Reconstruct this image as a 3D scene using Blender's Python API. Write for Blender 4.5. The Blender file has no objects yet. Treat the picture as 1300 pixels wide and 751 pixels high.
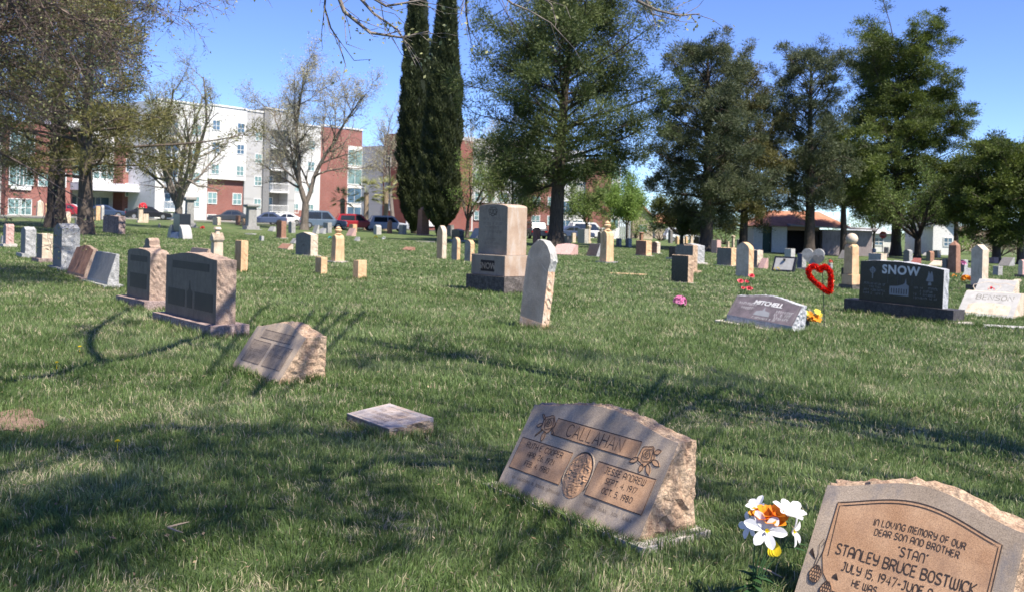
import bpy, math, random
import numpy as np
from mathutils import Matrix, Vector

SC = bpy.context.scene
COL = SC.collection
F = 1200.0          # focal length, in pixels of a 1300 wide picture
CX, CY = 650.0, 283.0
ROLL = math.radians(1.4)
EYE = 1.6
cr, sr = math.cos(ROLL), math.sin(ROLL)
R = np.random.RandomState(7)
rnd = random.Random(11)

# ------------------------------------------------------------------ terrain
def sstep(a, b, v):
    t = np.clip((np.asarray(v, dtype=float) - a) / (b - a), 0, 1)
    return t * t * (3 - 2 * t)

def G(x, y):
    x = np.asarray(x, dtype=float); y = np.asarray(y, dtype=float)
    z = -0.014 * 60 * np.tanh(x / 60)
    z = z + 0.45 * sstep(45, 105, y) * sstep(8, 42, -x)
    z = z - 0.40 * sstep(35, 90, y) * sstep(4, 40, x)
    z = z + 0.018 * np.sin(x * 0.9 + 1.3) * np.sin(y * 0.7) * sstep(6, 12, y)
    return z

def Gf(x, y):
    return float(G(x, y))

def ray(px, py):
    xc = (px - CX) / F; yc = -(py - CY) / F
    return xc * cr - yc * sr, xc * sr + yc * cr      # X and Z per metre of depth

def hit(px, py):
    """ground point seen at a place in the photograph"""
    dx, dz = ray(px, py)
    y0 = 1.5; y = y0
    while y < 400:
        if EYE + dz * y < Gf(dx * y, y): break
        y0 = y; y *= 1.03
    lo, hi = y0, y
    for _ in range(24):
        m = (lo + hi) / 2
        if EYE + dz * m < Gf(dx * m, m): hi = m
        else: lo = m
    return dx * hi, hi

def on(px, Y):
    """ground point in a direction at depth Y"""
    dx, _ = ray(px, 285)
    return dx * Y, Y

def at3(px, py, Y):
    dx, dz = ray(px, py)
    return np.array([dx * Y, Y, EYE + dz * Y])

# ------------------------------------------------------------------ objects
def tag(o, label=None, cat=None, group=None, kind=None):
    if label: o['label'] = label
    if cat: o['category'] = cat
    if group: o['group'] = group
    if kind: o['kind'] = kind
    return o

def empty(name, loc=(0, 0, 0), rz=0, label=None, cat=None, group=None, tilt=(0, 0)):
    o = bpy.data.objects.new(name, None)
    o.empty_display_size = 0.1
    COL.objects.link(o)
    o.location = loc; o.rotation_euler = (tilt[0], tilt[1], rz)
    return tag(o, label, cat, group)

def link(name, me, mats, parent=None, loc=None, rz=0.0, tilt=(0, 0)):
    if not isinstance(mats, (list, tuple)): mats = [mats]
    for m in mats: me.materials.append(m)
    o = bpy.data.objects.new(name, me)
    COL.objects.link(o)
    if parent is not None: o.parent = parent
    if loc is not None:
        o.location = loc; o.rotation_euler = (tilt[0], tilt[1], rz)
    return o

def bev(o, w=0.006, seg=2):
    m = o.modifiers.new('bevel', 'BEVEL'); m.width = w; m.segments = seg
    m.limit_method = 'ANGLE'; m.angle_limit = math.radians(40)
    return o

class MB:
    """collects boxes, prisms, tubes into one mesh"""
    def __init__(s): s.v = []; s.f = []; s.m = []
    def add(s, vs, fs, mi=0):
        n = len(s.v); s.v += [tuple(map(float, p)) for p in vs]
        s.f += [tuple(i + n for i in f) for f in fs]; s.m += [mi] * len(fs)
        return s
    def box(s, x0, x1, y0, y1, z0, z1, mi=0, tx=0, ty=0):
        vs = [(x0, y0, z0), (x1, y0, z0), (x1, y1, z0), (x0, y1, z0),
              (x0 + tx, y0 + ty, z1), (x1 - tx, y0 + ty, z1), (x1 - tx, y1 - ty, z1), (x0 + tx, y1 - ty, z1)]
        return s.add(vs, [(3, 2, 1, 0), (4, 5, 6, 7), (0, 1, 5, 4), (1, 2, 6, 5), (2, 3, 7, 6), (3, 0, 4, 7)], mi)
    def prism(s, pts, y0, y1, mi=0, rough=0.0, ny=1, seed=0, yf=None, taper=1.0):
        """outline of (x, z) points, counter-clockwise seen from the front, from y0 (front) to y1"""
        rr = np.random.RandomState(seed)
        n = len(pts); vs = []; fs = []
        cx = sum(p[0] for p in pts) / n; cz = sum(p[1] for p in pts) / n
        for j in range(ny + 1):
            t = j / ny
            for k, (x, z) in enumerate(pts):
                ya = yf(z) if yf else y0
                y = ya + (y1 - ya) * t
                sc = 1 - (1 - taper) * t
                X = cx + (x - cx) * sc; Z = z
                if rough and j > 0 and z > 0.001:
                    d = rr.normal() * rough * (1.0 if j < ny else .6)
                    l = math.hypot(x - cx, z - cz) + 1e-6
                    X += (x - cx) / l * d; Z += (z - cz) / l * d; y += rr.normal() * rough * .3
                vs.append((X, y, Z))
        fs.append(tuple(range(n)))
        fs.append(tuple(ny * n + k for k in reversed(range(n))))
        for j in range(ny):
            for k in range(n):
                a = j * n + k; b = j * n + (k + 1) % n
                fs.append((b, a, a + n, b + n))
        return s.add(vs, fs, mi)
    def lathe(s, prof, n=20, c=(0, 0), mi=0, sq=False):
        vs = []; fs = []
        for (r, z) in prof:
            for k in range(n):
                a = 2 * math.pi * (k + .5) / n
                vs.append((c[0] + r * math.cos(a), c[1] + r * math.sin(a), z))
        for j in range(len(prof) - 1):
            for k in range(n):
                a = j * n + k; b = j * n + (k + 1) % n
                fs.append((a, b, b + n, a + n))
        fs.append(tuple(reversed(range(n)))); fs.append(tuple((len(prof) - 1) * n + k for k in range(n)))
        return s.add(vs, fs, mi)
    def tube(s, pts, r, n=6, mi=0):
        pts = [Vector(p) for p in pts]
        if not isinstance(r, (list, tuple)): r = [r] * len(pts)
        vs = []; fs = []
        for i, p in enumerate(pts):
            d = (pts[min(i + 1, len(pts) - 1)] - pts[max(i - 1, 0)]).normalized()
            a = d.cross(Vector((0.31, 0.2, 0.93)))
            if a.length < 1e-3: a = d.cross(Vector((1, 0, 0)))
            a.normalize(); b = d.cross(a)
            for k in range(n):
                t = 2 * math.pi * k / n
                vs.append(p + a * (math.cos(t) * r[i]) + b * (math.sin(t) * r[i]))
        for i in range(len(pts) - 1):
            for k in range(n):
                q = i * n + k; w = i * n + (k + 1) % n
                fs.append((q, w, w + n, q + n))
        fs.append(tuple(reversed(range(n)))); fs.append(tuple((len(pts) - 1) * n + k for k in range(n)))
        return s.add(vs, fs, mi)
    def build(s, name, mats, parent=None, loc=None, rz=0.0, tilt=(0, 0), smooth=False):
        me = bpy.data.meshes.new(name)
        me.from_pydata(s.v, [], s.f); me.update()
        if any(s.m): me.polygons.foreach_set('material_index', s.m)
        if smooth: me.polygons.foreach_set('use_smooth', [True] * len(s.f))
        return link(name, me, mats, parent, loc, rz, tilt)

def soup(name, V, nper, mats, parent=None, attrs=None, smooth=False):
    """V: (faces*nper, 3) vertices, every face on its own"""
    V = np.ascontiguousarray(V, dtype=np.float32); nv = len(V); nf = nv // nper
    me = bpy.data.meshes.new(name)
    me.vertices.add(nv); me.vertices.foreach_set('co', V.ravel())
    me.loops.add(nv); me.loops.foreach_set('vertex_index', np.arange(nv, dtype=np.int32))
    me.polygons.add(nf); me.polygons.foreach_set('loop_start', np.arange(0, nv, nper, dtype=np.int32))
    if attrs:
        for k, a in attrs.items():
            at = me.attributes.new(k, 'FLOAT', 'FACE'); at.data.foreach_set('value', np.ascontiguousarray(a, dtype=np.float32))
    me.update(calc_edges=True)
    return link(name, me, mats, parent)

def tubes(name, segs, mat, parent=None, sides=5):
    """segs: array of rows p0(3) p1(3) r0 r1"""
    S = np.asarray(segs, dtype=float); n = len(S)
    p0, p1, r0, r1 = S[:, :3], S[:, 3:6], S[:, 6], S[:, 7]
    d = p1 - p0; L = np.linalg.norm(d, axis=1, keepdims=True) + 1e-9; d = d / L
    p1 = p1 + d * (r1[:, None] * .35)
    ref = np.tile(np.array([[0.3, 0.95, 0.05]]), (n, 1))
    a = np.cross(d, ref); la = np.linalg.norm(a, axis=1)
    bad = la < .05
    a[bad] = np.cross(d[bad], np.array([[1, 0, 0.]])); a /= np.linalg.norm(a, axis=1, keepdims=True)
    b = np.cross(d, a)
    ang = np.arange(sides) * 2 * math.pi / sides
    c, s_ = np.cos(ang)[None, :, None], np.sin(ang)[None, :, None]
    ring = a[:, None] * c + b[:, None] * s_
    A = p0[:, None] + ring * r0[:, None, None]; B = p1[:, None] + ring * r1[:, None, None]
    V = np.concatenate([A, B], axis=1).reshape(-1, 3).astype(np.float32)
    k = np.arange(sides); k2 = (k + 1) % sides
    q = np.stack([k, k2, k2 + sides, k + sides], axis=1)
    Fi = (q[None] + (np.arange(n) * 2 * sides)[:, None, None]).reshape(-1).astype(np.int32)
    nf = n * sides
    me = bpy.data.meshes.new(name)
    me.vertices.add(len(V)); me.vertices.foreach_set('co', V.ravel())
    me.loops.add(nf * 4); me.loops.foreach_set('vertex_index', Fi)
    me.polygons.add(nf); me.polygons.foreach_set('loop_start', np.arange(0, nf * 4, 4, dtype=np.int32))
    me.polygons.foreach_set('use_smooth', np.ones(nf, dtype=bool))
    me.update(calc_edges=True)
    return link(name, me, mat, parent)

# ------------------------------------------------------------------ materials
def newmat(name):
    m = bpy.data.materials.new(name); m.use_nodes = True
    nt = m.node_tree; b = nt.nodes['Principled BSDF']
    b.inputs['Roughness'].default_value = .7
    b.inputs['Specular IOR Level'].default_value = .3
    return m, nt, b

def N(nt, kind, **kw):
    n = nt.nodes.new(kind)
    for k, v in kw.items():
        if k in n.inputs: n.inputs[k].default_value = v
        else: setattr(n, k, v)
    return n

def ramp(nt, fac, stops):
    r = nt.nodes.new('ShaderNodeValToRGB'); nt.links.new(fac, r.inputs[0])
    el = r.color_ramp.elements
    while len(el) < len(stops): el.new(.5)
    for e, (p, c) in zip(el, stops):
        e.position = p; e.color = (*c, 1) if len(c) == 3 else c
    return r.outputs[0]

def mixc(nt, fac, a, b, mode='MIX'):
    n = nt.nodes.new('ShaderNodeMix'); n.data_type = 'RGBA'; n.blend_type = mode
    if isinstance(fac, (int, float)): n.inputs[0].default_value = fac
    else: nt.links.new(fac, n.inputs[0])
    for i, c in ((6, a), (7, b)):
        if isinstance(c, tuple): n.inputs[i].default_value = (*c, 1)
        else: nt.links.new(c, n.inputs[i])
    return n.outputs[2]

_plain = {}
def plain(name, col, rough=.6, metal=0.0, spec=.3, var=.12, scale=6):
    if name in _plain: return _plain[name]
    m, nt, b = newmat(name)
    tc = N(nt, 'ShaderNodeTexCoord'); no = N(nt, 'ShaderNodeTexNoise', Scale=scale, Detail=5.0)
    nt.links.new(tc.outputs['Object'], no.inputs['Vector'])
    lo = tuple(c * (1 - var) for c in col); hi = tuple(min(1, c * (1 + var)) for c in col)
    nt.links.new(ramp(nt, no.outputs[0], [(.3, lo), (.7, hi)]), b.inputs['Base Color'])
    b.inputs['Roughness'].default_value = rough; b.inputs['Metallic'].default_value = metal
    b.inputs['Specular IOR Level'].default_value = spec
    _plain[name] = m
    return m

def stone(name, c1, c2, scale=5, bump=.25, rough=.85, speck=.25, stain=None, bscale=60, dist=.006, strata=0):
    m, nt, b = newmat(name)
    tc = N(nt, 'ShaderNodeTexCoord'); oi = N(nt, 'ShaderNodeObjectInfo')
    ad = N(nt, 'ShaderNodeVectorMath', operation='ADD')
    sc = N(nt, 'ShaderNodeVectorMath', operation='SCALE'); sc.inputs['Scale'].default_value = 9
    nt.links.new(oi.outputs['Location'], sc.inputs[0])
    nt.links.new(tc.outputs['Object'], ad.inputs[0]); nt.links.new(sc.outputs[0], ad.inputs[1])
    v = ad.outputs[0]
    n1 = N(nt, 'ShaderNodeTexNoise', Scale=float(scale), Detail=6.0, Roughness=.65); nt.links.new(v, n1.inputs['Vector'])
    col = ramp(nt, n1.outputs[0], [(.32, c1), (.66, c2)])
    n2 = N(nt, 'ShaderNodeTexNoise', Scale=float(bscale * 2.2), Detail=3.0, Roughness=.7); nt.links.new(v, n2.inputs['Vector'])
    sp = ramp(nt, n2.outputs[0], [(.36, (1 - speck,) * 3), (.5, (1, 1, 1)), (.68, (1 + speck,) * 3)])
    col = mixc(nt, 1.0, col, sp, 'MULTIPLY')
    mp = N(nt, 'ShaderNodeMapping'); mp.inputs['Scale'].default_value = (1, 1, .22)
    nt.links.new(v, mp.inputs[0])
    n3 = N(nt, 'ShaderNodeTexNoise', Scale=7.0, Detail=7.0, Roughness=.72); nt.links.new(mp.outputs[0], n3.inputs['Vector'])
    st = stain or tuple(.38 * x for x in c1)
    fac = ramp(nt, n3.outputs[0], [(.50, (0, 0, 0)), (.66, (.6, .6, .6))])
    col = mixc(nt, fac, col, st)
    nt.links.new(col, b.inputs['Base Color'])
    b.inputs['Roughness'].default_value = rough
    b.inputs['Specular IOR Level'].default_value = .25 if rough > .5 else .5
    nb = N(nt, 'ShaderNodeTexNoise', Scale=float(bscale), Detail=6.0, Roughness=.7); nt.links.new(v, nb.inputs['Vector'])
    bp = N(nt, 'ShaderNodeBump', Strength=bump, Distance=dist); nt.links.new(nb.outputs[0], bp.inputs['Height'])
    nt.links.new(bp.outputs[0], b.inputs['Normal'])
    return m

def leafmat(name, cols, trans=.35, attr='tint', rough=.55, island=.35):
    m, nt, b = newmat(name)
    at = N(nt, 'ShaderNodeAttribute', attribute_name=attr)
    ge = N(nt, 'ShaderNodeNewGeometry')
    ma = N(nt, 'ShaderNodeMath', operation='MULTIPLY_ADD'); ma.inputs[1].default_value = island
    nt.links.new(ge.outputs['Random Per Island'], ma.inputs[0])
    sb = N(nt, 'ShaderNodeMath', operation='MULTIPLY'); sb.inputs[1].default_value = 1 - island
    nt.links.new(at.outputs['Fac'], sb.inputs[0]); nt.links.new(sb.outputs[0], ma.inputs[2])
    k = len(cols)
    c = ramp(nt, ma.outputs[0], [((i + .5) / k, cc) for i, cc in enumerate(cols)])
    nt.links.new(c, b.inputs['Base Color'])
    b.inputs['Roughness'].default_value = rough
    tr = N(nt, 'ShaderNodeBsdfTranslucent'); nt.links.new(c, tr.inputs[0])
    mx = N(nt, 'ShaderNodeMixShader'); mx.inputs[0].default_value = trans
    nt.links.new(b.outputs[0], mx.inputs[1]); nt.links.new(tr.outputs[0], mx.inputs[2])
    nt.links.new(mx.outputs[0], nt.nodes['Material Output'].inputs[0])
    return m

def barkmat(name, c1, c2, scale=10):
    m, nt, b = newmat(name)
    tc = N(nt, 'ShaderNodeTexCoord'); mp = N(nt, 'ShaderNodeMapping'); mp.inputs['Scale'].default_value = (1, 1, .18)
    nt.links.new(tc.outputs['Object'], mp.inputs[0])
    n1 = N(nt, 'ShaderNodeTexNoise', Scale=float(scale), Detail=7.0, Roughness=.7); nt.links.new(mp.outputs[0], n1.inputs['Vector'])
    nt.links.new(ramp(nt, n1.outputs[0], [(.35, c1), (.65, c2)]), b.inputs['Base Color'])
    bp = N(nt, 'ShaderNodeBump', Strength=.8, Distance=.05); nt.links.new(n1.outputs[0], bp.inputs['Height'])
    nt.links.new(bp.outputs[0], b.inputs['Normal']); b.inputs['Roughness'].default_value = .9
    return m

# ------------------------------------------------------------------ lettering
_n = [(0, 0), (0, .68), (.08, .9), (.3, 1), (.52, .9), (.6, .68), (.6, 0)]
_O = [(.3, 1), (.52, .9), (.6, .65), (.6, .35), (.52, .1), (.3, 0), (.08, .1), (0, .35), (0, .65), (.08, .9), (.3, 1)]
GL = {
 'A': [_n, [(0, .4), (.6, .4)]], 'N': [_n],
 'B': [[(0, 0), (0, 1), (.35, 1), (.52, .9), (.55, .75), (.48, .6), (.33, .53), (.02, .53)], [(.33, .53), (.54, .43), (.6, .27), (.52, .07), (.35, 0), (0, 0)]],
 'C': [[(.6, .8), (.5, .95), (.3, 1), (.1, .9), (0, .65), (0, .35), (.1, .1), (.3, 0), (.5, .05), (.6, .2)]],
 'D': [[(0, 0), (0, 1), (.3, 1), (.52, .88), (.6, .6), (.6, .4), (.52, .12), (.3, 0), (0, 0)]],
 'E': [[(.5, 1), (0, 1), (0, 0), (.5, 0)], [(.02, .52), (.42, .52)]],
 'F': [[(.5, 1), (0, 1), (0, 0)], [(.02, .52), (.42, .52)]],
 'G': [[(.6, .8), (.5, .95), (.3, 1), (.1, .9), (0, .65), (0, .35), (.1, .1), (.3, 0), (.5, .05), (.6, .2), (.6, .45), (.35, .45)]],
 'H': [[(0, 0), (0, 1)], [(.6, 0), (.6, 1)], [(.02, .5), (.58, .5)]],
 'I': [[(.1, 0), (.1, 1)]],
 'J': [[(.1, 1), (.5, 1)], [(.4, .98), (.4, .25), (.32, .06), (.15, 0), (0, .1)]],
 'K': [[(0, 0), (0, 1)], [(.55, 1), (.03, .5), (.55, 0)]],
 'L': [[(0, 1), (0, 0), (.5, 0)]],
 'M': [[(0, 0), (0, .8), (.08, .96), (.2, 1), (.33, .94), (.38, .8), (.38, .05)], [(.38, .8), (.46, .96), (.56, 1), (.7, .94), (.76, .8), (.76, 0)]],
 'O': [_O], '0': [_O],
 'P': [[(0, 0), (0, 1), (.38, 1), (.55, .9), (.6, .74), (.55, .57), (.38, .48), (.02, .48)]],
 'R': [[(0, 0), (0, 1), (.38, 1), (.55, .9), (.6, .74), (.55, .57), (.38, .48), (.02, .48)], [(.3, .47), (.6, 0)]],
 'S': [[(.56, .85), (.45, .97), (.28, 1), (.1, .93), (.02, .76), (.12, .6), (.45, .44), (.58, .28), (.52, .08), (.3, 0), (.1, .04), (0, .16)]],
 'T': [[(0, 1), (.6, 1)], [(.3, .98), (.3, 0)]],
 'U': [[(0, 1), (0, .3), (.08, .08), (.3, 0), (.52, .08), (.6, .3), (.6, 1)]],
 'V': [[(0, 1), (0, .5), (.3, 0), (.6, .5), (.6, 1)]],
 'W': [[(0, 1), (0, .2), (.08, .04), (.2, 0), (.33, .06), (.38, .2), (.38, .95)], [(.38, .2), (.46, .04), (.56, 0), (.7, .06), (.76, .2), (.76, 1)]],
 'Y': [[(0, 1), (0, .7), (.1, .5), (.3, .44), (.57, .5)], [(.6, 1), (.6, .2), (.5, .04), (.3, 0), (.1, .05)]],
 '1': [[(.1, .85), (.2, 1), (.2, 0)]],
 '2': [[(0, .8), (.1, .96), (.3, 1), (.5, .94), (.58, .76), (.5, .55), (0, 0), (.6, 0)]],
 '3': [[(0, .9), (.3, 1), (.52, .9), (.55, .72), (.42, .55), (.22, .53)], [(.42, .55), (.6, .38), (.58, .14), (.35, 0), (.1, .03), (0, .12)]],
 '4': [[(.45, 0), (.45, 1), (0, .32), (.6, .32)]],
 '5': [[(.52, 1), (.05, 1), (.02, .58), (.3, .62), (.52, .5), (.58, .28), (.48, .06), (.25, 0), (0, .08)]],
 '6': [[(.5, .95), (.25, .85), (.05, .5), (0, .25), (.1, .05), (.3, 0), (.52, .06), (.6, .27), (.5, .48), (.3, .54), (.06, .45)]],
 '7': [[(0, 1), (.6, 1), (.2, 0)]],
 '8': [[(.3, .54), (.08, .64), (.04, .8), (.12, .95), (.3, 1), (.48, .95), (.56, .8), (.52, .64), (.3, .54), (.08, .45), (0, .25), (.1, .05), (.3, 0), (.5, .05), (.6, .25), (.52, .45), (.3, .54)]],
 '9': [[(.55, .55), (.3, .46), (.08, .55), (0, .75), (.1, .95), (.3, 1), (.5, .95), (.6, .7), (.55, .4), (.35, .08), (.2, 0)]],
 '.': [[(.0, 0), (.06, .0), (.06, .06), (0, .06), (0, 0)]], ',': [[(.08, .08), (0, -.12)]],
 '-': [[(0, .45), (.4, .45)]], "'": [[(.05, 1), (.05, .85)]],
 '"': [[(.02, 1), (.02, .85)], [(.14, 1), (.14, .85)]],
}
GP = dict(GL)
GP['A'] = [[(0, 0), (.32, 1), (.64, 0)], [(.1, .33), (.54, .33)]]
GP['N'] = [[(0, 0), (0, 1), (.6, 0), (.6, 1)]]

def glyphs(text, size, gap=.22, table=GL, wide=1.0):
    out = []; x = 0
    for ch in text:
        if ch == ' ': x += .42; continue
        g = table[ch]; w = max(p[0] for st in g for p in st)
        for st in g: out.append([((x + p[0]) * size * wide, p[1] * size) for p in st])
        x += w + gap
    x = (x - gap) * size * wide
    return out, x

def ribbons(mb, strokes, w, place, off=.0016):
    """flat ribbons along strokes; place(x, v, off) gives the 3D point"""
    for si, st in enumerate(strokes):
        o = off + (si % 5) * .00012
        L = []; Rr = []
        n = len(st)
        closed = n > 3 and abs(st[0][0] - st[-1][0]) + abs(st[0][1] - st[-1][1]) < 1e-6
        for i in range(n):
            a = st[(i - 1) if i else (-2 if closed else 0)]
            b = st[i + 1] if i < n - 1 else (st[1] if closed else st[-1])
            dx, dy = b[0] - a[0], b[1] - a[1]; l = math.hypot(dx, dy) + 1e-9
            nx, ny = -dy / l * w / 2, dx / l * w / 2
            L.append(place(st[i][0] + nx, st[i][1] + ny, o)); Rr.append(place(st[i][0] - nx, st[i][1] - ny, o))
        fs = [(i, n + i, n + i + 1, i + 1) for i in range(n - 1)]
        mb.add(L + Rr, fs)

def write(mb, text, size, x, y, w, place, align='c', table=GL, gap=.22, off=.0016, wide=1.0):
    st, L = glyphs(text, size, gap, table, wide)
    x0 = x - (L / 2 if align == 'c' else (L if align == 'r' else 0))
    ribbons(mb, [[(x0 + p[0], y + p[1]) for p in s] for s in st], w, place, off)

def textmesh(name, text, size, mat, parent, M, offset=0.0, shear=0.0, ext=.002, space=1.0):
    cu = bpy.data.curves.new('lettering', 'FONT'); cu.body = text; cu.size = size
    cu.align_x = 'CENTER'; cu.align_y = 'BOTTOM_BASELINE'; cu.extrude = ext; cu.offset = offset; cu.shear = shear
    cu.space_character = space; cu.resolution_u = 3
    ob = bpy.data.objects.new('lettering', cu); COL.objects.link(ob)
    bpy.context.view_layer.update()
    me = bpy.data.meshes.new_from_object(ob.evaluated_get(bpy.context.evaluated_depsgraph_get()))
    bpy.data.objects.remove(ob); bpy.data.curves.remove(cu)
    me.materials.clear()
    me.transform(M); me.name = name
    return link(name, me, mat, parent)

# ------------------------------------------------------------------ camera, sky, sun
cam_d = bpy.data.cameras.new('camera'); cam = bpy.data.objects.new('camera', cam_d); COL.objects.link(cam)
cam_d.sensor_width = 36; cam_d.lens = 36 * F / 1300; cam_d.shift_y = -(375.5 - CY) / 1300
cam_d.clip_start = .05; cam_d.clip_end = 5000
cam.matrix_world = Matrix(((cr, -sr, 0, 0), (0, 0, -1, 0), (sr, cr, 0, EYE), (0, 0, 0, 1)))
cam_d.dof.use_dof = True; cam_d.dof.focus_distance = 4.6; cam_d.dof.aperture_fstop = 5.6
SC.camera = cam

SUN_EL = math.radians(56)
SUN_DIR = np.array([.72, -.69]); SUN_DIR = SUN_DIR / np.linalg.norm(SUN_DIR)
sd = Vector((SUN_DIR[0] * math.cos(SUN_EL), SUN_DIR[1] * math.cos(SUN_EL), math.sin(SUN_EL)))
sl = bpy.data.lights.new('sun', 'SUN'); sl.energy = 5.0; sl.angle = math.radians(.53); sl.color = (1, .925, .80)
so = bpy.data.objects.new('sun', sl); COL.objects.link(so); so.rotation_euler = sd.to_track_quat('Z', 'Y').to_euler()
so.location = (20, -10, 30)
w = bpy.data.worlds.new('World'); SC.world = w; w.use_nodes = True
nt = w.node_tree; bg = nt.nodes['Background']
sky = nt.nodes.new('ShaderNodeTexSky'); sky.sky_type = 'NISHITA'; sky.sun_disc = False
sky.sun_elevation = SUN_EL; sky.sun_rotation = math.atan2(sd.x, sd.y)
sky.air_density = .8; sky.dust_density = .0; sky.ozone_density = 3.0; sky.altitude = 850
# a few low clouds far off over the horizon
tc = nt.nodes.new('ShaderNodeTexCoord')
mp = nt.nodes.new('ShaderNodeMapping'); mp.inputs['Scale'].default_value = (2.2, 2.2, 9)
nt.links.new(tc.outputs['Generated'], mp.inputs[0])
cn = N(nt, 'ShaderNodeTexNoise', Scale=2.6, Detail=6.0, Roughness=.55); nt.links.new(mp.outputs[0], cn.inputs['Vector'])
cm = ramp(nt, cn.outputs[0], [(.54, (0, 0, 0)), (.70, (.8, .8, .8))])
sx = nt.nodes.new('ShaderNodeSeparateXYZ'); nt.links.new(tc.outputs['Generated'], sx.inputs[0])
el = ramp(nt, sx.outputs[2], [(0, (1, 1, 1)), (.045, (.8, .8, .8)), (.085, (0, 0, 0))])
cl = mixc(nt, 1.0, cm, el, 'MULTIPLY')
hs = nt.nodes.new('ShaderNodeHueSaturation'); hs.inputs['Saturation'].default_value = 1.16; hs.inputs['Hue'].default_value = .520
nt.links.new(sky.outputs[0], hs.inputs['Color'])
air = ramp(nt, sx.outputs[2], [(0, (.66, .80, 1)), (.10, (.82, .90, 1)), (.28, (1, 1, 1))])
skyc = mixc(nt, 1.0, hs.outputs[0], air, 'MULTIPLY')
nt.links.new(mixc(nt, cl, skyc, (5.2, 5.5, 6.0)), bg.inputs[0])
bg.inputs[1].default_value = .115
SC.view_settings.view_transform = 'Standard'; SC.view_settings.look = 'None'
SC.view_settings.exposure = 1.08; SC.view_settings.gamma = 1
# ------------------------------------------------------------------ stone colours
M = {}
M['callahan_face'] = stone('weathered_sandstone_face', (.29, .225, .165), (.43, .34, .255), 4, .25, .9, .3, (.17, .16, .165), 90, .003)
M['panel'] = stone('carved_sandstone_panel', (.38, .215, .12), (.50, .31, .185), 6, .3, .95, .3, (.25, .15, .10), 110, .003)
M['rough_tan'] = stone('rough_rock_pitch', (.36, .245, .165), (.52, .39, .275), 9, 1.0, .95, .35, (.24, .13, .09), 22, .03)
M['line'] = plain('dark_engraving', (.045, .032, .028), .9)
M['white_fill'] = plain('pale_engraving', (.55, .55, .55), .7)
M['white_soft'] = plain('etched_grey', (.22, .23, .25), .7)
M['brown_dark'] = stone('brown_granite_polished', (.115, .09, .072), (.16, .125, .10), 12, .03, .55, .3, (.06, .05, .046), 140, .002)
M['rough_brown'] = stone('brown_rough_side', (.27, .19, .145), (.40, .30, .235), 14, .8, .95, .4, (.18, .13, .11), 40, .012)
M['mauve_base'] = stone('mauve_rock_base', (.22, .155, .14), (.36, .28, .26), 10, .8, .95, .4, (.10, .07, .065), 24, .02)
M['grey_face'] = stone('grey_granite_face', (.14, .132, .125), (.21, .20, .19), 12, .05, .6, .3, (.12, .12, .13), 150, .002)
M['grey_rough'] = stone('grey_granite_rough', (.27, .27, .27), (.42, .42, .42), 12, .8, .9, .45, (.26, .26, .27), 26, .02)
M['sand'] = stone('orange_sandstone', (.50, .31, .17), (.66, .45, .27), 5, .3, .95, .15, (.34, .22, .13), 60, .006)
M['sandpale'] = stone('pale_sandstone', (.46, .37, .28), (.62, .52, .41), 5, .35, .95, .2, (.27, .21, .16), 60, .006)
M['marble'] = stone('weathered_marble', (.25, .22, .185), (.37, .335, .285), 4, .5, .9, .3, (.20, .195, .18), 50, .008)
M['marble_edge'] = stone('broken_marble_edge', (.55, .33, .2), (.62, .52, .42), 7, .7, .9, .2, (.45, .25, .14), 40, .01)
M['snow_tan'] = stone('tan_granite', (.25, .20, .16), (.33, .275, .225), 3, .15, .85, .25, (.19, .155, .13), 120, .003)
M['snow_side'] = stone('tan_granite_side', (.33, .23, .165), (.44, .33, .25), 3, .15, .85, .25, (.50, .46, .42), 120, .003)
M['dark_rock'] = stone('dark_rock_base', (.07, .06, .055), (.16, .14, .13), 12, .9, .95, .4, (.05, .04, .04), 20, .03)
M['black'] = stone('black_polished_granite', (.012, .013, .017), (.02, .021, .026), 20, .01, .25, .3, (.012, .013, .017), 200, .001)
M['black_rough'] = stone('black_granite_rough', (.30, .31, .33), (.46, .47, .49), 20, .8, .8, .4, (.2, .2, .21), 30, .015)
M['mitch'] = stone('mahogany_granite', (.10, .085, .09), (.17, .14, .15), 6, .02, .35, .4, (.07, .06, .065), 170, .001)
M['grey_mid'] = stone('grey_stone', (.23, .225, .22), (.36, .355, .345), 6, .4, .9, .3, (.16, .155, .15), 50, .008)
M['white'] = stone('white_marble', (.32, .31, .295), (.43, .42, .40), 6, .2, .8, .12, (.42, .41, .39), 60, .005)
M['pink'] = stone('pink_granite', (.42, .26, .23), (.54, .36, .32), 10, .2, .7, .3, (.33, .2, .18), 90, .004)
M['redbrown'] = stone('red_brown_stone', (.22, .115, .075), (.36, .20, .14), 7, .3, .9, .25, (.15, .08, .06), 60, .006)
M['olive'] = stone('olive_grey_granite', (.15, .14, .12), (.21, .195, .17), 8, .1, .7, .3, (.12, .11, .095), 100, .003)
M['concrete'] = stone('concrete_footing', (.40, .36, .32), (.52, .48, .44), 5, .5, .95, .25, (.28, .24, .2), 50, .006)

AXG = 53.0   # heading of the fronts, degrees to the left of the camera's back
FOOT = []    # footprints kept free of grass: cx, cy, half u, half n, angle

def frame(g):
    r = math.radians(g)
    u = np.array([math.cos(r), -math.sin(r)])       # along the width, to the right seen from the front
    n = np.array([-math.sin(r), -math.cos(r)])      # out of the front
    return u, n, -r

def foot(c, W, D, rz, pad=.0):
    FOOT.append((c[0], c[1], W / 2 + pad, D / 2 + pad, rz))

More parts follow.
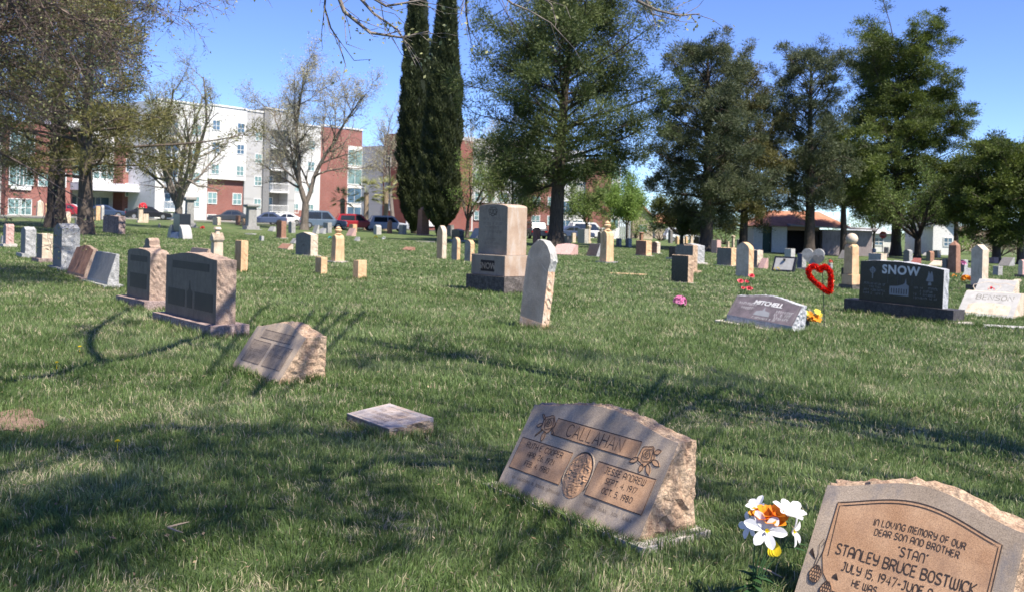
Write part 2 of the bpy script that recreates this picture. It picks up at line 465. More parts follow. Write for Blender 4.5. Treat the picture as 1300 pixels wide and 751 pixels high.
def arch_pts(W, H, kind, z0=0.0, hs=None, n=14):
    """outline of the front, counter-clockwise from the lower left"""
    h = W / 2; P = [(-h, z0), (h, z0)]
    if kind == 'flat': P += [(h, H), (-h, H)]
    elif kind == 'serp':
        hs = hs or H * .9
        for i in range(n + 1):
            t = 1 - i / n; x = (t - .5) * W
            P.append((x, hs + (H - hs) * (.5 - .5 * math.cos(2 * math.pi * t)) ** .8))
    elif kind == 'arch':
        hs = hs or H * .9
        for i in range(n + 1):
            t = math.pi * i / n
            P.append((h * math.cos(t), hs + (H - hs) * math.sin(t)))
    elif kind == 'round':
        for i in range(n + 1):
            t = math.pi * i / n
            P.append((h * math.cos(t), H - h + h * math.sin(t)))
    elif kind == 'gothic':
        hs = hs or H * .78
        for i in range(n // 2 + 1):
            t = i / (n // 2); P.append((h * math.cos(t * math.pi / 2) ** .8 if t < 1 else 0, hs + (H - hs) * (t ** .9)))
        for i in range(n // 2 - 1, -1, -1):
            t = i / (n // 2); P.append((-h * math.cos(t * math.pi / 2) ** .8, hs + (H - hs) * (t ** .9)))
    elif kind == 'peak':
        hs = hs or H * .88; P += [(h, hs), (0, H), (-h, hs)]
    elif kind == 'shoulder':
        hs = hs or H * .82; P += [(h, hs), (h * .62, hs + (H - hs) * .2), (h * .62, H * .95), (h * .3, H), (-h * .3, H), (-h * .62, H * .95), (-h * .62, hs + (H - hs) * .2), (-h, hs)]
    return P

def densify(P, ds):
    out = []
    for i, p in enumerate(P):
        q = P[(i + 1) % len(P)]; l = math.hypot(q[0] - p[0], q[1] - p[1]); k = max(1, int(round(l / ds)))
        for j in range(k): out.append((p[0] + (q[0] - p[0]) * j / k, p[1] + (q[1] - p[1]) * j / k))
    return out

def split_mats(me_obj, front_normal_y=-.5):
    """front face keeps material 0, the rough sides take material 1"""
    me = me_obj.data
    me.update()
    idx = [0 if p.normal.y < front_normal_y else 1 for p in me.polygons]
    me.polygons.foreach_set('material_index', idx)

def slant(root, W, D, H, top, nose, face, side, kind='serp', hs=None, seed=1, near=False):
    """wedge marker: sloped front between the nose and the top edge, upright rough back"""
    P = arch_pts(W, H, kind, 0, hs, 22)
    P = densify(P, .035 if near else .12)
    run = D - top
    def yf(z):
        if z <= nose: return -D / 2
        return -D / 2 + (z - nose) / (H - nose) * run
    mb = MB(); mb.prism(P, -D / 2, D / 2, 0, (.007 if near else .006), 8 if near else 3, seed, yf)
    # split the bent front face into upright nose and sloped plane
    n = len(P)
    front = mb.f[0]
    low = [i for i in front if P[i][1] <= nose + 1e-4]; 
    # insert exact nose points
    vL = len(mb.v); mb.v += [(-W / 2, -D / 2, nose), (W / 2, -D / 2, nose)]
    up = [i for i in front if P[i][1] > nose + 1e-4]
    lowr = [i for i in front if P[i][1] <= nose + 1e-4]
    mb.f[0] = tuple([vL, vL + 1] + up)
    botl = min(lowr, key=lambda i: (P[i][0], P[i][1])); 
    bl = [i for i in lowr if P[i][1] < 1e-4]
    bl.sort(key=lambda i: P[i][0])
    mb.f.append(tuple(bl + [vL + 1, vL])); mb.m.append(0)
    o = mb.build('stone_body', [face, side], root)
    me = o.data; me.update()
    idx = []
    for k, p in enumerate(me.polygons):
        idx.append(0 if (p.index == 0) else 1)
    me.polygons.foreach_set('material_index', idx)
    slope = math.hypot(run, H - nose)
    cy, cz = run / slope, (H - nose) / slope      # unit vector up the slope (y, z)
    def place(x, v, off=0.0):                      # v in metres up the slope
        return (x, -D / 2 + v * cy - off * cz, nose + v * cz + off * cy)
    return o, place, slope

def ring(cx, cy, r, n=14, wob=.0, rx=1.0, ph=0.0, k=5):
    return [(cx + r * rx * (1 + wob * math.sin(k * t + ph)) * math.cos(t), cy + r * (1 + wob * math.sin(k * t + ph)) * math.sin(t))
            for t in [2 * math.pi * i / n for i in range(n)]] + [(cx + r * rx * (1 + wob * math.sin(ph)), cy)]

def plate(mb, pts, place, off, thick=.003):
    n = len(pts)
    mb.add([place(x, y, off) for x, y in pts] + [place(x, y, off - thick) for x, y in pts],
           [tuple(range(n))] + [(k, n + k, n + (k + 1) % n, (k + 1) % n) for k in range(n)])

# ------------------------------------------------------------------ CALLAHAN
def make_rose(place, root, x, y, s, seed, flip=1):
    rr = random.Random(seed)
    mb = MB(); pl = MB()
    pts = ring(x, y, s * 1.05, 20, .10, 1.0, seed)[:-1]
    plate(pl, pts, place, .0022)
    leaf = lambda a, L, wd: [(x + flip * math.cos(a) * s * .9 + flip * L * t * math.cos(a) + wd * math.sin(math.pi * t) * (-math.sin(a)) * sg,
                              y + math.sin(a) * s * .9 + L * t * math.sin(a) + wd * math.sin(math.pi * t) * math.cos(a) * sg)
                             for sg, rng_ in ((1, range(0, 9)), (-1, range(7, 0, -1))) for t in [q / 8 for q in rng_]]
    for a in (-.3, -.95, -1.6, .5, -2.6):
        L = s * rr.uniform(.9, 1.4); p = leaf(a, L, s * .28)
        plate(pl, p, place, .0030); mb_p = p + [p[0]]
        ribbons(mb, [mb_p], .0035, place, .0046)
    ribbons(mb, [ring(x, y, s * 1.05, 20, .10, 1.0, seed), ring(x + .1 * s, y + .05 * s, s * .72, 16, .12, 1.0, seed + 2, 4),
                 ring(x + .05 * s, y + .1 * s, s * .42, 14, .14, 1.0, seed + 1, 3), ring(x, y + .1 * s, s * .18, 10, .1, 1, 0, 3)], .0038, place, .0048)
    sb = MB()                                           # a small bud, domed
    o = pl.build('rose_relief', M['panel'], root); mb.build('rose_outline', M['line'], root)

def callahan():
    W, D, H = 1.20, .42, .575
    c = (.47, 5.33); u, n, rz = frame(AXG)
    root = empty('slant_gravestone', (c[0], c[1], Gf(*c) - .01), rz, 'brown sandstone slant headstone carved CALLAHAN between two roses, front centre', 'gravestone')
    body, place, S = slant(root, W, D, H, .09, .03, M['callahan_face'], M['rough_tan'], 'serp', .50, 4, True)
    # panels
    pm = MB()
    plate(pm, [(-.34, .40), (.36, .40), (.36, .505), (-.34, .505)], place, .002)
    plate(pm, [(-.565, .14), (-.10, .14), (-.10, .335), (-.565, .335)], place, .002)
    plate(pm, [(.12, .14), (.555, .14), (.555, .335), (.12, .335)], place, .002)
    pm.build('carved_panel', M['panel'], root)
    lm = MB()
    for (x0, x1, y0, y1) in ((-.34, .36, .40, .505), (-.565, -.10, .14, .335), (.12, .555, .14, .335)):
        ribbons(lm, [[(x0, y0), (x1, y0)], [(x0, y1), (x1, y1)]], .004, place, .0032)
        ribbons(lm, [[(x0, y0), (x0, y1)], [(x1, y0), (x1, y1)]], .0025, place, .0034)
    lm.build('panel_border', M['line'], root)
    tm = MB()
    write(tm, 'CALLAHAN', .074, .01, .418, .0048, place, table=GP, off=.0032, wide=1.0)
    for x, ls in ((-.335, (('RUTH E. COOPER', .285), ('APR. 26, 1921', .232), ('FEB. 4, 1980', .178))), (.345, (('JESSE ANDREW', .285), ('SEPT. 4, 1917', .232), ('OCT. 5, 1980', .178)))):
        t2 = MB()
        for q, (tx, y) in enumerate(ls): write(t2, tx, .034 if q == 0 else .031, x, y, .0038, place, off=.0032)
        t2.build('inscription', M['line'], root)
    tm.build('name_inscription', M['line'], root)
    # worn illegible line along the foot
    wm = MB(); r2 = random.Random(3)
    for blk in ((-.50, -.06), (.14, .50)):
        x = blk[0]
        while x < blk[1]:
            h = .020; q = r2.random()
            if r2.random() > .15: ribbons(wm, [[(x, .085), (x + .002, .085 + h), (x + .009, .085 + h * q), (x + .01, .085)]], .002, place, .0014)
            x += .017
    wm.build('worn_inscription', M['line'], root)
    make_rose(place, root, -.40, .455, .052, 1, -1); make_rose(place, root, .43, .44, .052, 2, 1)
    # oval niche with a relief picture
    ov = MB(); nx, ny = 22, 30; rr = np.random.RandomState(5)
    nz = rr.rand(ny + 1, nx + 1)
    nz = (nz + np.roll(nz, 1, 0) + np.roll(nz, 1, 1) + np.roll(nz, 2, 0)) / 4
    vs = []
    for j in range(ny + 1):
        for i in range(nx + 1):
            a, b = i / nx * 2 - 1, j / ny * 2 - 1
            # square to disc
            X = a * math.sqrt(1 - b * b / 2); Y = b * math.sqrt(1 - a * a / 2)
            e = 1 - (X * X + Y * Y)
            vs.append(place(.01 + X * .098, .225 + Y * .135, .0024 + (.009 * nz[j, i] * 2 - .003) * min(1, e * 3) * (1.2 if Y > -.2 else .5)))
    ov.add(vs, [(j * (nx + 1) + i, j * (nx + 1) + i + 1, (j + 1) * (nx + 1) + i + 1, (j + 1) * (nx + 1) + i) for j in range(ny) for i in range(nx)])
    ov.build('oval_relief', M['panel'], root)
    rm = MB(); pts = [place(.01 + .105 * math.cos(t), .225 + .142 * math.sin(t), .002) for t in [math.radians(q) for q in range(-30, 215, 12)]]
    rm.tube(pts, [.002] + [.005] * (len(pts) - 2) + [.002], 8); rm.build('oval_rim', M['callahan_face'], root, smooth=True)
    dm = MB(); ribbons(dm, [[(.01 + .0985 * math.cos(math.radians(q)), .225 + .135 * math.sin(math.radians(q))) for q in range(-20, 130, 10)]], .010, place, .0045)  # dark crescent paints the niche's shadow inside the upper right rim
    for q in range(4): ribbons(dm, [[(-.01, .13 + q * .016), (.06, .13 + q * .016)]], .003, place, .016)
    dm.build('oval_shadow_and_lines', M['line'], root)
    fb = MB(); fb.prism(densify([(-.68, -.08), (.68, -.08), (.68, .04), (-.68, .04)], .09), -.25, .25, 0, .007, 6, 3); o = fb.build('footing', M['concrete'], root)
    foot(c, 1.20, .42, rz); foot(c, 1.32, .46, rz)

def stan():
    W, D, H = .96, .42, .58
    c = (1.665, 3.87); u, n, rz = frame(49)
    root = empty('slant_gravestone', (c[0], c[1], Gf(*c) - .01), rz, 'brown slant headstone with pine cone border inscribed STANLEY BRUCE BOSTWICK at the lower right', 'gravestone')
    body, place, S = slant(root, W * .87, D, H, .10, .03, M['callahan_face'], M['rough_tan'], 'serp', .50, 9, True)
    place0 = place; KX = .86
    place = lambda x, v, off=0.0: place0(x * KX, v, off)
    def top(x, m):    # outline of the panel, following the arch
        t = (x + W / 2) / W
        return (S * (.50 + (.08) * (.5 - .5 * math.cos(2 * math.pi * t)) ** .8 - .03) / (H - .03)) - m
    A = -.40; B = .40
    up = [(A + (B - A) * i / 24, top(A + (B - A) * i / 24, .075)) for i in range(25)]
    pan = [(A, .24), (A + .03, .17), (A + .10, .11), (B - .02, .11), (B, .13)] + list(reversed(up))
    pm = MB(); plate(pm, pan, place, .002); pm.build('carved_panel', M['panel'], root)
    lm = MB(); ribbons(lm, [pan + [pan[0]]], .0042, place, .0034)
    up2 = [(A + .014 + (B - A - .028) * i / 24, top(A + .014 + (B - A - .028) * i / 24, .09)) for i in range(25)]
    inner = [(A + .03, .245)] + up2 + [(B - .014, .13)]
    ribbons(lm, [inner], .0036, place, .0036)
    lm.build('panel_border', M['line'], root)
    def curved(text, size, x, y, w, table=GL, gap=.24, bend=.0):
        st, L = glyphs(text, size, gap, table)
        x0 = x - L / 2
        out = []
        for s in st:
            out.append([(x0 + p[0], y + p[1] + bend * (1 - ((x0 + p[0] - x) / .3) ** 2)) for p in s])
        t2 = MB(); ribbons(t2, out, w, place, .0034); t2.build('inscription', M['line'], root)
    curved('IN LOVING MEMORY OF OUR', .027, .03, .415, .0038, bend=.018)
    curved('DEAR SON AND BROTHER', .027, .03, .374, .0038, bend=.018)
    curved('"STAN"', .037, .03, .330, .0048)
    curved('STANLEY BRUCE BOSTWICK', .044, .0, .265, .0060, gap=.17)
    curved('JULY 15, 1947-JUNE 9, 1969', .035, .0, .205, .0052, gap=.2)
    curved('HE WAS', .028, -.15, .155, .0042)
    # pine cones and needles at the lower left corner
    cm = MB(); cpl = MB()
    for (x, y, s) in ((-.405, .155, .036), (-.33, .105, .034)):
        plate(cpl, ring(x, y, s, 18, .03, .85)[:-1], place, .006)
        for r_ in range(5):
            yy = y - s * .85 + r_ * s * .4
            hw = s * .8 * math.sqrt(max(.05, 1 - ((yy + s * .15 - y) / s) ** 2))
            for q in range(4):
                cx = x - hw + (q + .5 + (r_ % 2) * .3) * hw * 2 / 4.4
                ribbons(cm, [[(cx - .008, yy), (cx - .004, yy + .010), (cx + .002, yy + .012), (cx + .007, yy + .006), (cx + .006, yy - .002)]], .003, place, .0072)
        ribbons(cm, [ring(x, y, s, 18, .03, .85)], .0034, place, .0074)
    for k in range(16):
        a = 1.9 + k * .05; ribbons(cm, [[(-.43, .215), (-.43 + .04 * math.cos(a + .5), .215 + .045 * math.sin(a))]], .0016, place, .002)
        a = 3.0 - k * .06; ribbons(cm, [[(-.285, .16), (-.285 + .035 * math.cos(a), .16 + .03 * math.sin(a))]], .0016, place, .0036)
    ribbons(cm, [[(-.425, .19), (-.42, .24), (-.43, .28), (-.415, .31), (-.405, .30), (-.412, .28)], [(-.415, .19), (-.405, .24), (-.40, .26)]], .0032, place, .0038)
    cpl.build('pine_cone_relief', M['panel'], root); cm.build('pine_cone_outline', M['line'], root)
    fb = MB(); fb.box(-.50, .50, -.27, .27, -.08, .025); o = fb.build('footing', stone('red_footing', (.30, .17, .13), (.42, .27, .21), 8, .8, .95, .3, None, 30, .015), root); bev(o, .015)
    foot(c, 1.0, .54, rz)

# ------------------------------------------------------------------ generic stones from measured places
def geom(x0, split, x1, yb, g=AXG, cosmin=.28, Y=None):
    """real width, depth, centre and depth distance of a stone measured in the photograph"""
    px = (x0 + x1) / 2
    if Y is None: X, Y = hit(px, yb)
    th = math.atan((px - CX) / F); a = math.radians(g) - th
    s = F / Y
    W = (split - x0) / s / max(cosmin, math.cos(a)); D = (x1 - split) / s / max(.3, math.sin(a))
    u, n, rz = frame(g)
    Yc = Y + .5 * (W * abs(u[1]) + D * abs(n[1])) * .9
    dx, _ = ray(px, yb)
    return W, D, (dx * Yc, Yc), s * Y / Yc, rz

def base_under(root, W, D, h, mat, rough=.008, seed=0, name='base'):
    P = densify([(-W / 2, -.05), (W / 2, -.05), (W / 2, h), (-W / 2, h)], max(.05, W / 8))
    mb = MB(); mb.prism(P, -D / 2, D / 2, 0, rough, 4, seed); return mb.build(name, mat, root)

def pillarstone(root, hh, wd, mat, cap, seed=0):
    """small shaft stones: kinds of tops"""
    mb = MB()
    if cap == 'plain':
        mb.box(-wd / 2, wd / 2, -wd / 2, wd / 2, 0, hh)
    elif cap == 'cap':
        mb.box(-wd * .62, wd * .62, -wd * .62, wd * .62, 0, hh * .12)
        mb.box(-wd * .42, wd * .42, -wd * .42, wd * .42, hh * .12, hh * .84, tx=wd * .04, ty=wd * .04)
        mb.box(-wd * .5, wd * .5, -wd * .5, wd * .5, hh * .84, hh * .89, tx=-wd * .06, ty=-wd * .06)
        mb.box(-wd * .62, wd * .62, -wd * .62, wd * .62, hh * .89, hh * .96)
        mb.box(-wd * .55, wd * .55, -wd * .55, wd * .55, hh * .96, hh, tx=wd * .25, ty=wd * .25)
    elif cap == 'obelisk':
        mb.box(-wd / 2, wd / 2, -wd / 2, wd / 2, 0, hh * .86, tx=wd * .08, ty=wd * .08)
        mb.box(-wd * .42, wd * .42, -wd * .42, wd * .42, hh * .86, hh, tx=wd * .40, ty=wd * .40)
    elif cap == 'urn':
        mb.box(-wd * .5, wd * .5, -wd * .5, wd * .5, 0, hh * .62, tx=wd * .04, ty=wd * .04)
        mb.prism([(-wd * .46, hh * .62), (wd * .46, hh * .62), (wd * .40, hh * .70), (wd * .1, hh * .76), (-wd * .1, hh * .76), (-wd * .40, hh * .70)], -wd * .46, wd * .46)
        mb.lathe([(wd * .26, hh * .74), (wd * .34, hh * .78), (wd * .2, hh * .81), (wd * .3, hh * .84), (wd * .38, hh * .89), (wd * .22, hh * .93), (wd * .3, hh * .95), (wd * .1, hh * .99), (wd * .03, hh)], 14)
    elif cap == 'carved':
        mb.box(-wd * .5, wd * .5, -wd * .5, wd * .5, 0, hh * .55, tx=wd * .05, ty=wd * .05)
        mb.box(-wd * .42, wd * .42, -wd * .42, wd * .42, hh * .55, hh * .62, tx=-wd * .14, ty=-wd * .14)
        for s in (0, 1):
            P = [(-wd * .58, hh * .62), (wd * .58, hh * .62), (wd * .5, hh * .70), (0, hh * .84), (-wd * .5, hh * .70)]
            mb.prism(P, -wd * .57 + s * .004, wd * .57)
        mb.box(-wd * .22, wd * .22, -wd * .22, wd * .22, hh * .78, hh * .93, tx=wd * .05, ty=wd * .05)
        mb.box(-wd * .34, wd * .34, -wd * .34, wd * .34, hh * .93, hh, tx=wd * .1, ty=wd * .1)
    return mb.build('shaft', mat, root)

def grave(kind, x0, split, x1, yt, yb, face, side=None, label='', base=None, g=AXG, top='flat', name='gravestone',
          hs=None, detail=None, group=None, Y=None, tilt=(0, 0), cap='plain', cat='gravestone', bh=.0):
    side = side or face
    W, D, c, s, rz = geom(x0, split, x1, yb, g, Y=Y)
    H = (yb - yt) / s
    W = min(W, 1.6); D = max(D, .09)
    seed = int(x0 * 7 + yb)
    z = Gf(*c) - .02
    H += .02
    if kind == 'pillar':
        wd = (x1 - x0) / s / (abs(math.cos(math.radians(g) - math.atan((x0 - CX) / F))) + abs(math.sin(math.radians(g) - math.atan((x0 - CX) / F))))
        root = empty(name, (c[0], c[1], z), rz, label, cat, group, tilt)
        h0 = 0
        if base:
            bo = base_under(root, wd * (1.6 if not bh else 1.35), wd * (1.6 if not bh else 1.35), bh or .08, base, .003, seed)
            h0 = bh or .08
        sh = pillarstone(root, H - h0, wd, face, cap, seed); sh.location.z = h0; bev(sh, .008, 1)
        foot(c, wd * 1.6, wd * 1.6, rz)
        return root
    if kind == 'slant':
        root = empty(name, (c[0], c[1], z), rz, label, cat, group, tilt)
        h0 = .0
        if base: base_under(root, W + .16, D + .16, .09, base, .006, seed); h0 = .09
        body, place, S = slant(root, W, D, H - h0, max(.06, D * .22), .06, face, side, top, hs, seed)
        body.location.z = h0
        foot(c, W + (.16 if base else 0), D + (.16 if base else 0), rz)
        return root, place, S, W, H - h0
    # upright die
    h0 = 0
    root = empty(name, (c[0], c[1], z), rz, label, cat, group, tilt)
    if base:
        h0 = bh or min(.14, H * .2)
        base_under(root, W + .22, D + .2, h0, base, .006, seed)
    P = arch_pts(W, H - h0, top, 0, hs * (H - h0) if hs else None)
    P = densify(P, max(.05, H / 14))
    mb = MB(); mb.prism(P, -D / 2, D / 2, 0, .004 if side is face else .008, 4, seed)
    o = mb.build('stone_body', [face, side], root); o.location.z = h0
    me = o.data; me.update()
    me.polygons.foreach_set('material_index', [0 if (p.normal.y < -.7) else 1 for p in me.polygons])
    foot(c, W + (.22 if base else 0), D + (.2 if base else 0), rz)
    if detail: detail(root, W, D, H, h0)
    return root

def flat_place(yf, z0=0.0):
    return lambda x, v, off=0.0: (x, yf - off, z0 + v)

def bars(root, W, D, h0, rows, mat, name='inscription', seed=1, x0=None, x1=None, pl=None, ch=.03):
    """worn lettering too small to read"""
    rr = random.Random(seed); mb = MB(); pl = pl or flat_place(-D / 2, h0)
    for (z, a, b) in rows:
        x = a
        while x < b:
            w = ch * rr.uniform(.35, .7)
            if rr.random() > .14:
                k = rr.randrange(3)
                st = [[(x, z), (x, z + ch)]] if k == 0 else ([[(x, z), (x, z + ch), (x + w, z + ch)]] if k == 1 else [[(x + w, z), (x, z), (x, z + ch), (x + w, z + ch * .6)]])
                ribbons(mb, st, ch * .16, pl, .002)
            x += ch * .85
    return mb.build(name, mat, root)
# ------------------------------------------------------------------ the stones
callahan(); stan()

def shift_place(place, h0):
    return lambda x, v, off=0.0: (lambda p: (p[0], p[1], p[2] + h0))(place(x, v, off))

# slant stone left of centre with streaked face
def left_slant():
    c = (-2.31, 9.45); rz = frame(48)[2]; W, D, H = 1.0, .50, .53
    root = empty('slant_gravestone', (c[0], c[1], Gf(*c) - .02), rz, 'grey-faced brown slant headstone with rough rock sides and no base, left of the flat marker', 'gravestone', tilt=(0, math.radians(1)))
    body, place, S = slant(root, W, D, H, .17, .05, M['callahan_face'], M['rough_tan'], 'serp', .45, 21, True)
    pm = MB()
    plate(pm, [(-.40, .10), (-.03, .10), (-.03, .34), (-.40, .34)], place, .002)
    plate(pm, [(.03, .10), (.40, .10), (.40, .34), (.03, .34)], place, .002)
    plate(pm, [(-.30, .38), (.30, .38), (.30, .47), (-.30, .47)], place, .002)
    pm.build('carved_panel', stone('dim_panel', (.20, .16, .13), (.30, .235, .18), 8, .3, .95, .3, None, 90, .003), root)
    lm = MB()
    for (a, b, y0, y1) in ((-.40, -.03, .10, .34), (.03, .40, .10, .34), (-.30, .30, .38, .47)):
        ribbons(lm, [[(a, y0), (b, y0), (b, y1), (a, y1), (a, y0)]], .004, place, .0034)
    lm.build('panel_border', M['line'], root)
    for rows in ([(.28, -.37, -.07), (.22, -.37, -.07), (.16, -.37, -.07)], [(.28, .06, .37), (.22, .06, .37)], [(.405, -.26, .26)]): bars(root, W, D, 0, rows, M['line'], pl=place, ch=.028)
    foot(c, W, D, rz)
left_slant()

def flat_marker():
    c = (-.885, 7.18); rz = frame(52)[2]; W, D = .64, .38
    root = empty('flat_gravestone', (c[0], c[1], Gf(*c) - .035), rz, 'low flat orange and grey grave marker in the grass left of the large sandstone slant', 'grave marker', tilt=(math.radians(5), 0))
    P = densify([(-W / 2, -.06), (W / 2, -.06), (W / 2, .135), (-W / 2, .135)], .04)
    mb = MB(); mb.prism(P, -D / 2, D / 2, 0, .006, 6, 2)
    mb.build('stone_body', M['rough_tan'], root)
    tp = MB(); tp.add([(-W / 2, -D / 2, .142), (W / 2, -D / 2, .142), (W / 2, D / 2, .150), (-W / 2, D / 2, .150),
                       (-W / 2, -D / 2, .120), (W / 2, -D / 2, .120), (W / 2, D / 2, .12), (-W / 2, D / 2, .12)],
                      [(0, 1, 2, 3), (0, 4, 5, 1), (1, 5, 6, 2), (2, 6, 7, 3), (3, 7, 4, 0)])
    tp.build('face_slab', stone('flat_marker_face', (.36, .27, .21), (.40, .36, .35), 9, .3, .85, .25, (.33, .33, .35), 60, .003), root)
    pl = lambda x, v, off=0.0: (x, -D / 2 + v, .142 + v * .022 + off)
    rim = MB(); ribbons(rim, [[(-.25, .03), (.25, .03), (.25, .33), (-.25, .33), (-.25, .03)]], .006, pl, .003)
    rim.build('border', M['grey_rough'], root)
    bars(root, W, D, 0, [(.22, -.2, .2), (.15, -.2, .2), (.08, -.12, .12)], plain('worn_engraving', (.2, .15, .12), .9), pl=pl, ch=.035)
    foot(c, W + .04, D + .02, rz)
flat_marker()

# two monuments on bases
def monument(x0, split, x1, yt, yb, label, bx0, bx1, top, hs, g=AXG, urn=False, seed=1, textbase=False, panels=True):
    W, D, c, s, rz = geom(x0, split, x1, yb, g)
    H = (yb - yt) / s + .03
    root = empty('gravestone', (c[0], c[1], Gf(*c) - .03), rz, label, 'gravestone')
    h0 = .17
    bW = W + .30; bD = D + .26
    b = base_under(root, bW, bD, h0, M['mauve_base'], .010, seed)
    P = densify(arch_pts(W, H - h0, top, 0, hs * (H - h0)), .05)
    mb = MB(); mb.prism(P, -D / 2, D / 2, 0, .006, 9, seed)
    o = mb.build('stone_body', [M['brown_dark'], M['rough_brown']], root); o.location.z = h0
    me = o.data; me.update(); me.polygons.foreach_set('material_index', [0 if p.normal.y < -.7 else 1 for p in me.polygons])
    pl = flat_place(-D / 2, h0)
    T = H - h0
    pm = MB()
    plate(pm, [(-W * .36, T * .74), (W * .36, T * .74), (W * .36, T * .86), (-W * .36, T * .86)], pl, .003)
    if panels:
        plate(pm, [(-W * .44, T * .16), (-W * .10, T * .16), (-W * .10, T * .42), (-W * .44, T * .42)], pl, .003)
        plate(pm, [(W * .10, T * .16), (W * .44, T * .16), (W * .44, T * .42), (W * .10, T * .42)], pl, .003)
        plate(pm, [(-W * .05, T * .16), (W * .05, T * .16), (W * .05, T * .40), (W * .015, T * .45), (0, T * .58), (-W * .015, T * .45), (-W * .05, T * .40)], pl, .003)
    else:
        plate(pm, [(-W * .36, T * .2), (W * .36, T * .2), (W * .36, T * .5), (-W * .36, T * .5)], pl, .003)
    pm.build('carved_panel', plain('bronze_brown_panel', (.06, .046, .036), .6), root)
    bars(root, W, D, h0, [(T * .765, -W * .3, W * .3)], M['white_soft'], ch=T * .06)
    if textbase:
        bars(root, bW, bD, 0, [(.05, -bW * .35, bW * .36)], M['concrete'], 'base_lettering', pl=flat_place(-bD / 2 - .006, 0), ch=.09, seed=6)
    foot(c, bW, bD, rz)
    return root, c, rz
monument(207, 272, 296, 330, 425, 'brown granite monument with rock sides and a worn lettered mauve base, in the left row', 205, 313, 'serp', .93, 50, seed=3, textbase=True)
monument(161, 189, 211, 319, 392, 'brown monument with arched top on a mauve base, left of the lettered-base monument', 146, 222, 'arch', .92, 50, seed=5, panels=False)

gm = grave
gm('die', 181, 190, 202, 304, 372, M['olive'], M['rough_brown'], 'narrow tan stone rising just behind the arched brown monument', M['concrete'], top='shoulder')
r_, pl_, S_, W_, H_ = gm('slant', 104, 142, 156, 325, 367, M['grey_face'], M['grey_rough'], 'pale grey granite slant headstone on a grey base in the left row', M['grey_rough'], name='slant_gravestone')
r_, pl_, S_, W_, H_ = gm('slant', 79, 112, 128, 315, 357, M['redbrown'], M['rough_brown'], 'red-brown slant headstone on a rough base beside the pale grey slant', M['mauve_base'], name='slant_gravestone', top='serp')
gm('die', 66, 80, 101, 286, 345, M['grey_face'], M['grey_rough'], 'tall blue-grey granite tablet with rough light sides, largest of the left row', M['grey_rough'], top='serp', bh=.12)
gm('die', 45, 55, 67, 298, 334, M['olive'], M['sandpale'], 'small dark-faced stone with yellowish side, left of the blue-grey tablet', M['mauve_base'], top='flat', hs=.9)
gm('die', 25, 34, 46, 289, 327, M['grey_face'], M['grey_rough'], 'grey granite tablet with rock sides, second stone from the left edge', M['grey_rough'], top='serp')
gm('die', 3, 9, 18, 285, 314, M['grey_mid'], M['pink'], 'pinkish upright stone at the left edge', M['concrete'], top='arch')
gm('slant', 0, 3, 5, 300, 309, M['grey_mid'], M['grey_mid'], 'sliver of a low grey marker at the very left edge', None, name='slant_gravestone')
r_, pl_, S_, W_, H_ = gm('slant', 232, 252, 266, 317, 345, M['brown_dark'], M['rough_brown'], 'brown slant headstone half hidden behind the lettered-base monument', None, name='slant_gravestone')

# drum-like low stone under the left tree
def drum():
    W, D, c, s, rz = geom(131, 150, 158, 297, 45)
    root = empty('gravestone', (c[0], c[1], Gf(*c) - .03), rz, 'broad purplish weathered block beside the tree trunk on the left', 'gravestone')
    H = 22 / s; P = densify([(-W / 2, 0), (W / 2, 0), (W / 2 * .98, H), (0, H * 1.04), (-W / 2 * .98, H)], .12)
    mb = MB(); mb.prism(P, -D / 2, D / 2, 0, .02, 5, 3); mb.build('stone_body', M['mauve_base'], root)
    bars(root, W, D, 0, [(H * .55, -W * .3, W * .3)], M['dark_rock'], ch=.12)
    foot(c, W, D, rz)
drum()

# black cube monument with white wings
def wings():
    c = hit(228, 303); s = F / c[1]; rz = frame(50)[2]
    root = empty('memorial', (c[0], c[1], Gf(*c) - .02), rz, 'black cube monument on a slate-blue base between two pale scrolled wings', 'monument')
    k = 1 / s
    mb = MB(); mb.box(-14 * k, 14 * k, -8 * k, 8 * k, 0, 9 * k, ty=2.5 * k); bev(mb.build('base', plain('slate_blue', (.10, .12, .17), .4), root), .02)
    cb = MB(); cb.box(-11.5 * k, 11.5 * k, -4.5 * k, 9.5 * k, 9 * k, 32 * k); bev(cb.build('cube', M['black'], root), .03)
    for sx in (-1, 1):
        P = [(0, 0), (13 * k, 0), (12 * k, 5 * k), (8 * k, 13 * k), (3 * k, 17 * k), (0, 18 * k)]
        if sx < 0: P = [(-x, z) for x, z in reversed(P)]
        w_ = MB(); w_.prism([(x + sx * 14.2 * k, z) for x, z in P], -6 * k, 6 * k, 0, .004, 2, 4); w_.build('wing', M['white'], root)
    foot(c, 50 * k, 20 * k, rz)
wings()

gm('pillar', 233, 241, 247, 250, 289, M['grey_mid'], None, 'tall grey capped pillar behind the black cube monument', M['grey_mid'], cap='cap', cat='monument', name='pillar_monument')
gm('pillar', 310, 319, 327, 259, 292, M['grey_mid'], None, 'grey capped pillar on a wide base in front of the dark grey sedan', M['grey_mid'], cap='cap', cat='monument', name='pillar_monument')
gm('pillar', 267, 276, 283, 289, 332, M['sandpale'], None, 'carved sandstone pillar with gabled lantern top beside the bare orange slab', None, cap='carved', name='pillar_monument')
gm('die', 298, 305.5, 314, 306, 346, M['sand'], None, 'plain upright orange sandstone slab standing in open grass', None, top='flat', g=45)
gm('die', 375, 394, 403, 296, 325, M['olive'], M['sandpale'], 'olive-faced tablet with yellow rough side on a thin footing', M['concrete'], top='serp', bh=.05, detail=lambda r, W, D, H, h0: bars(r, W, D, h0, [(H * .5, -W * .15, W * .15), (H * .35, -W * .12, W * .12)], M['line'], ch=.08))
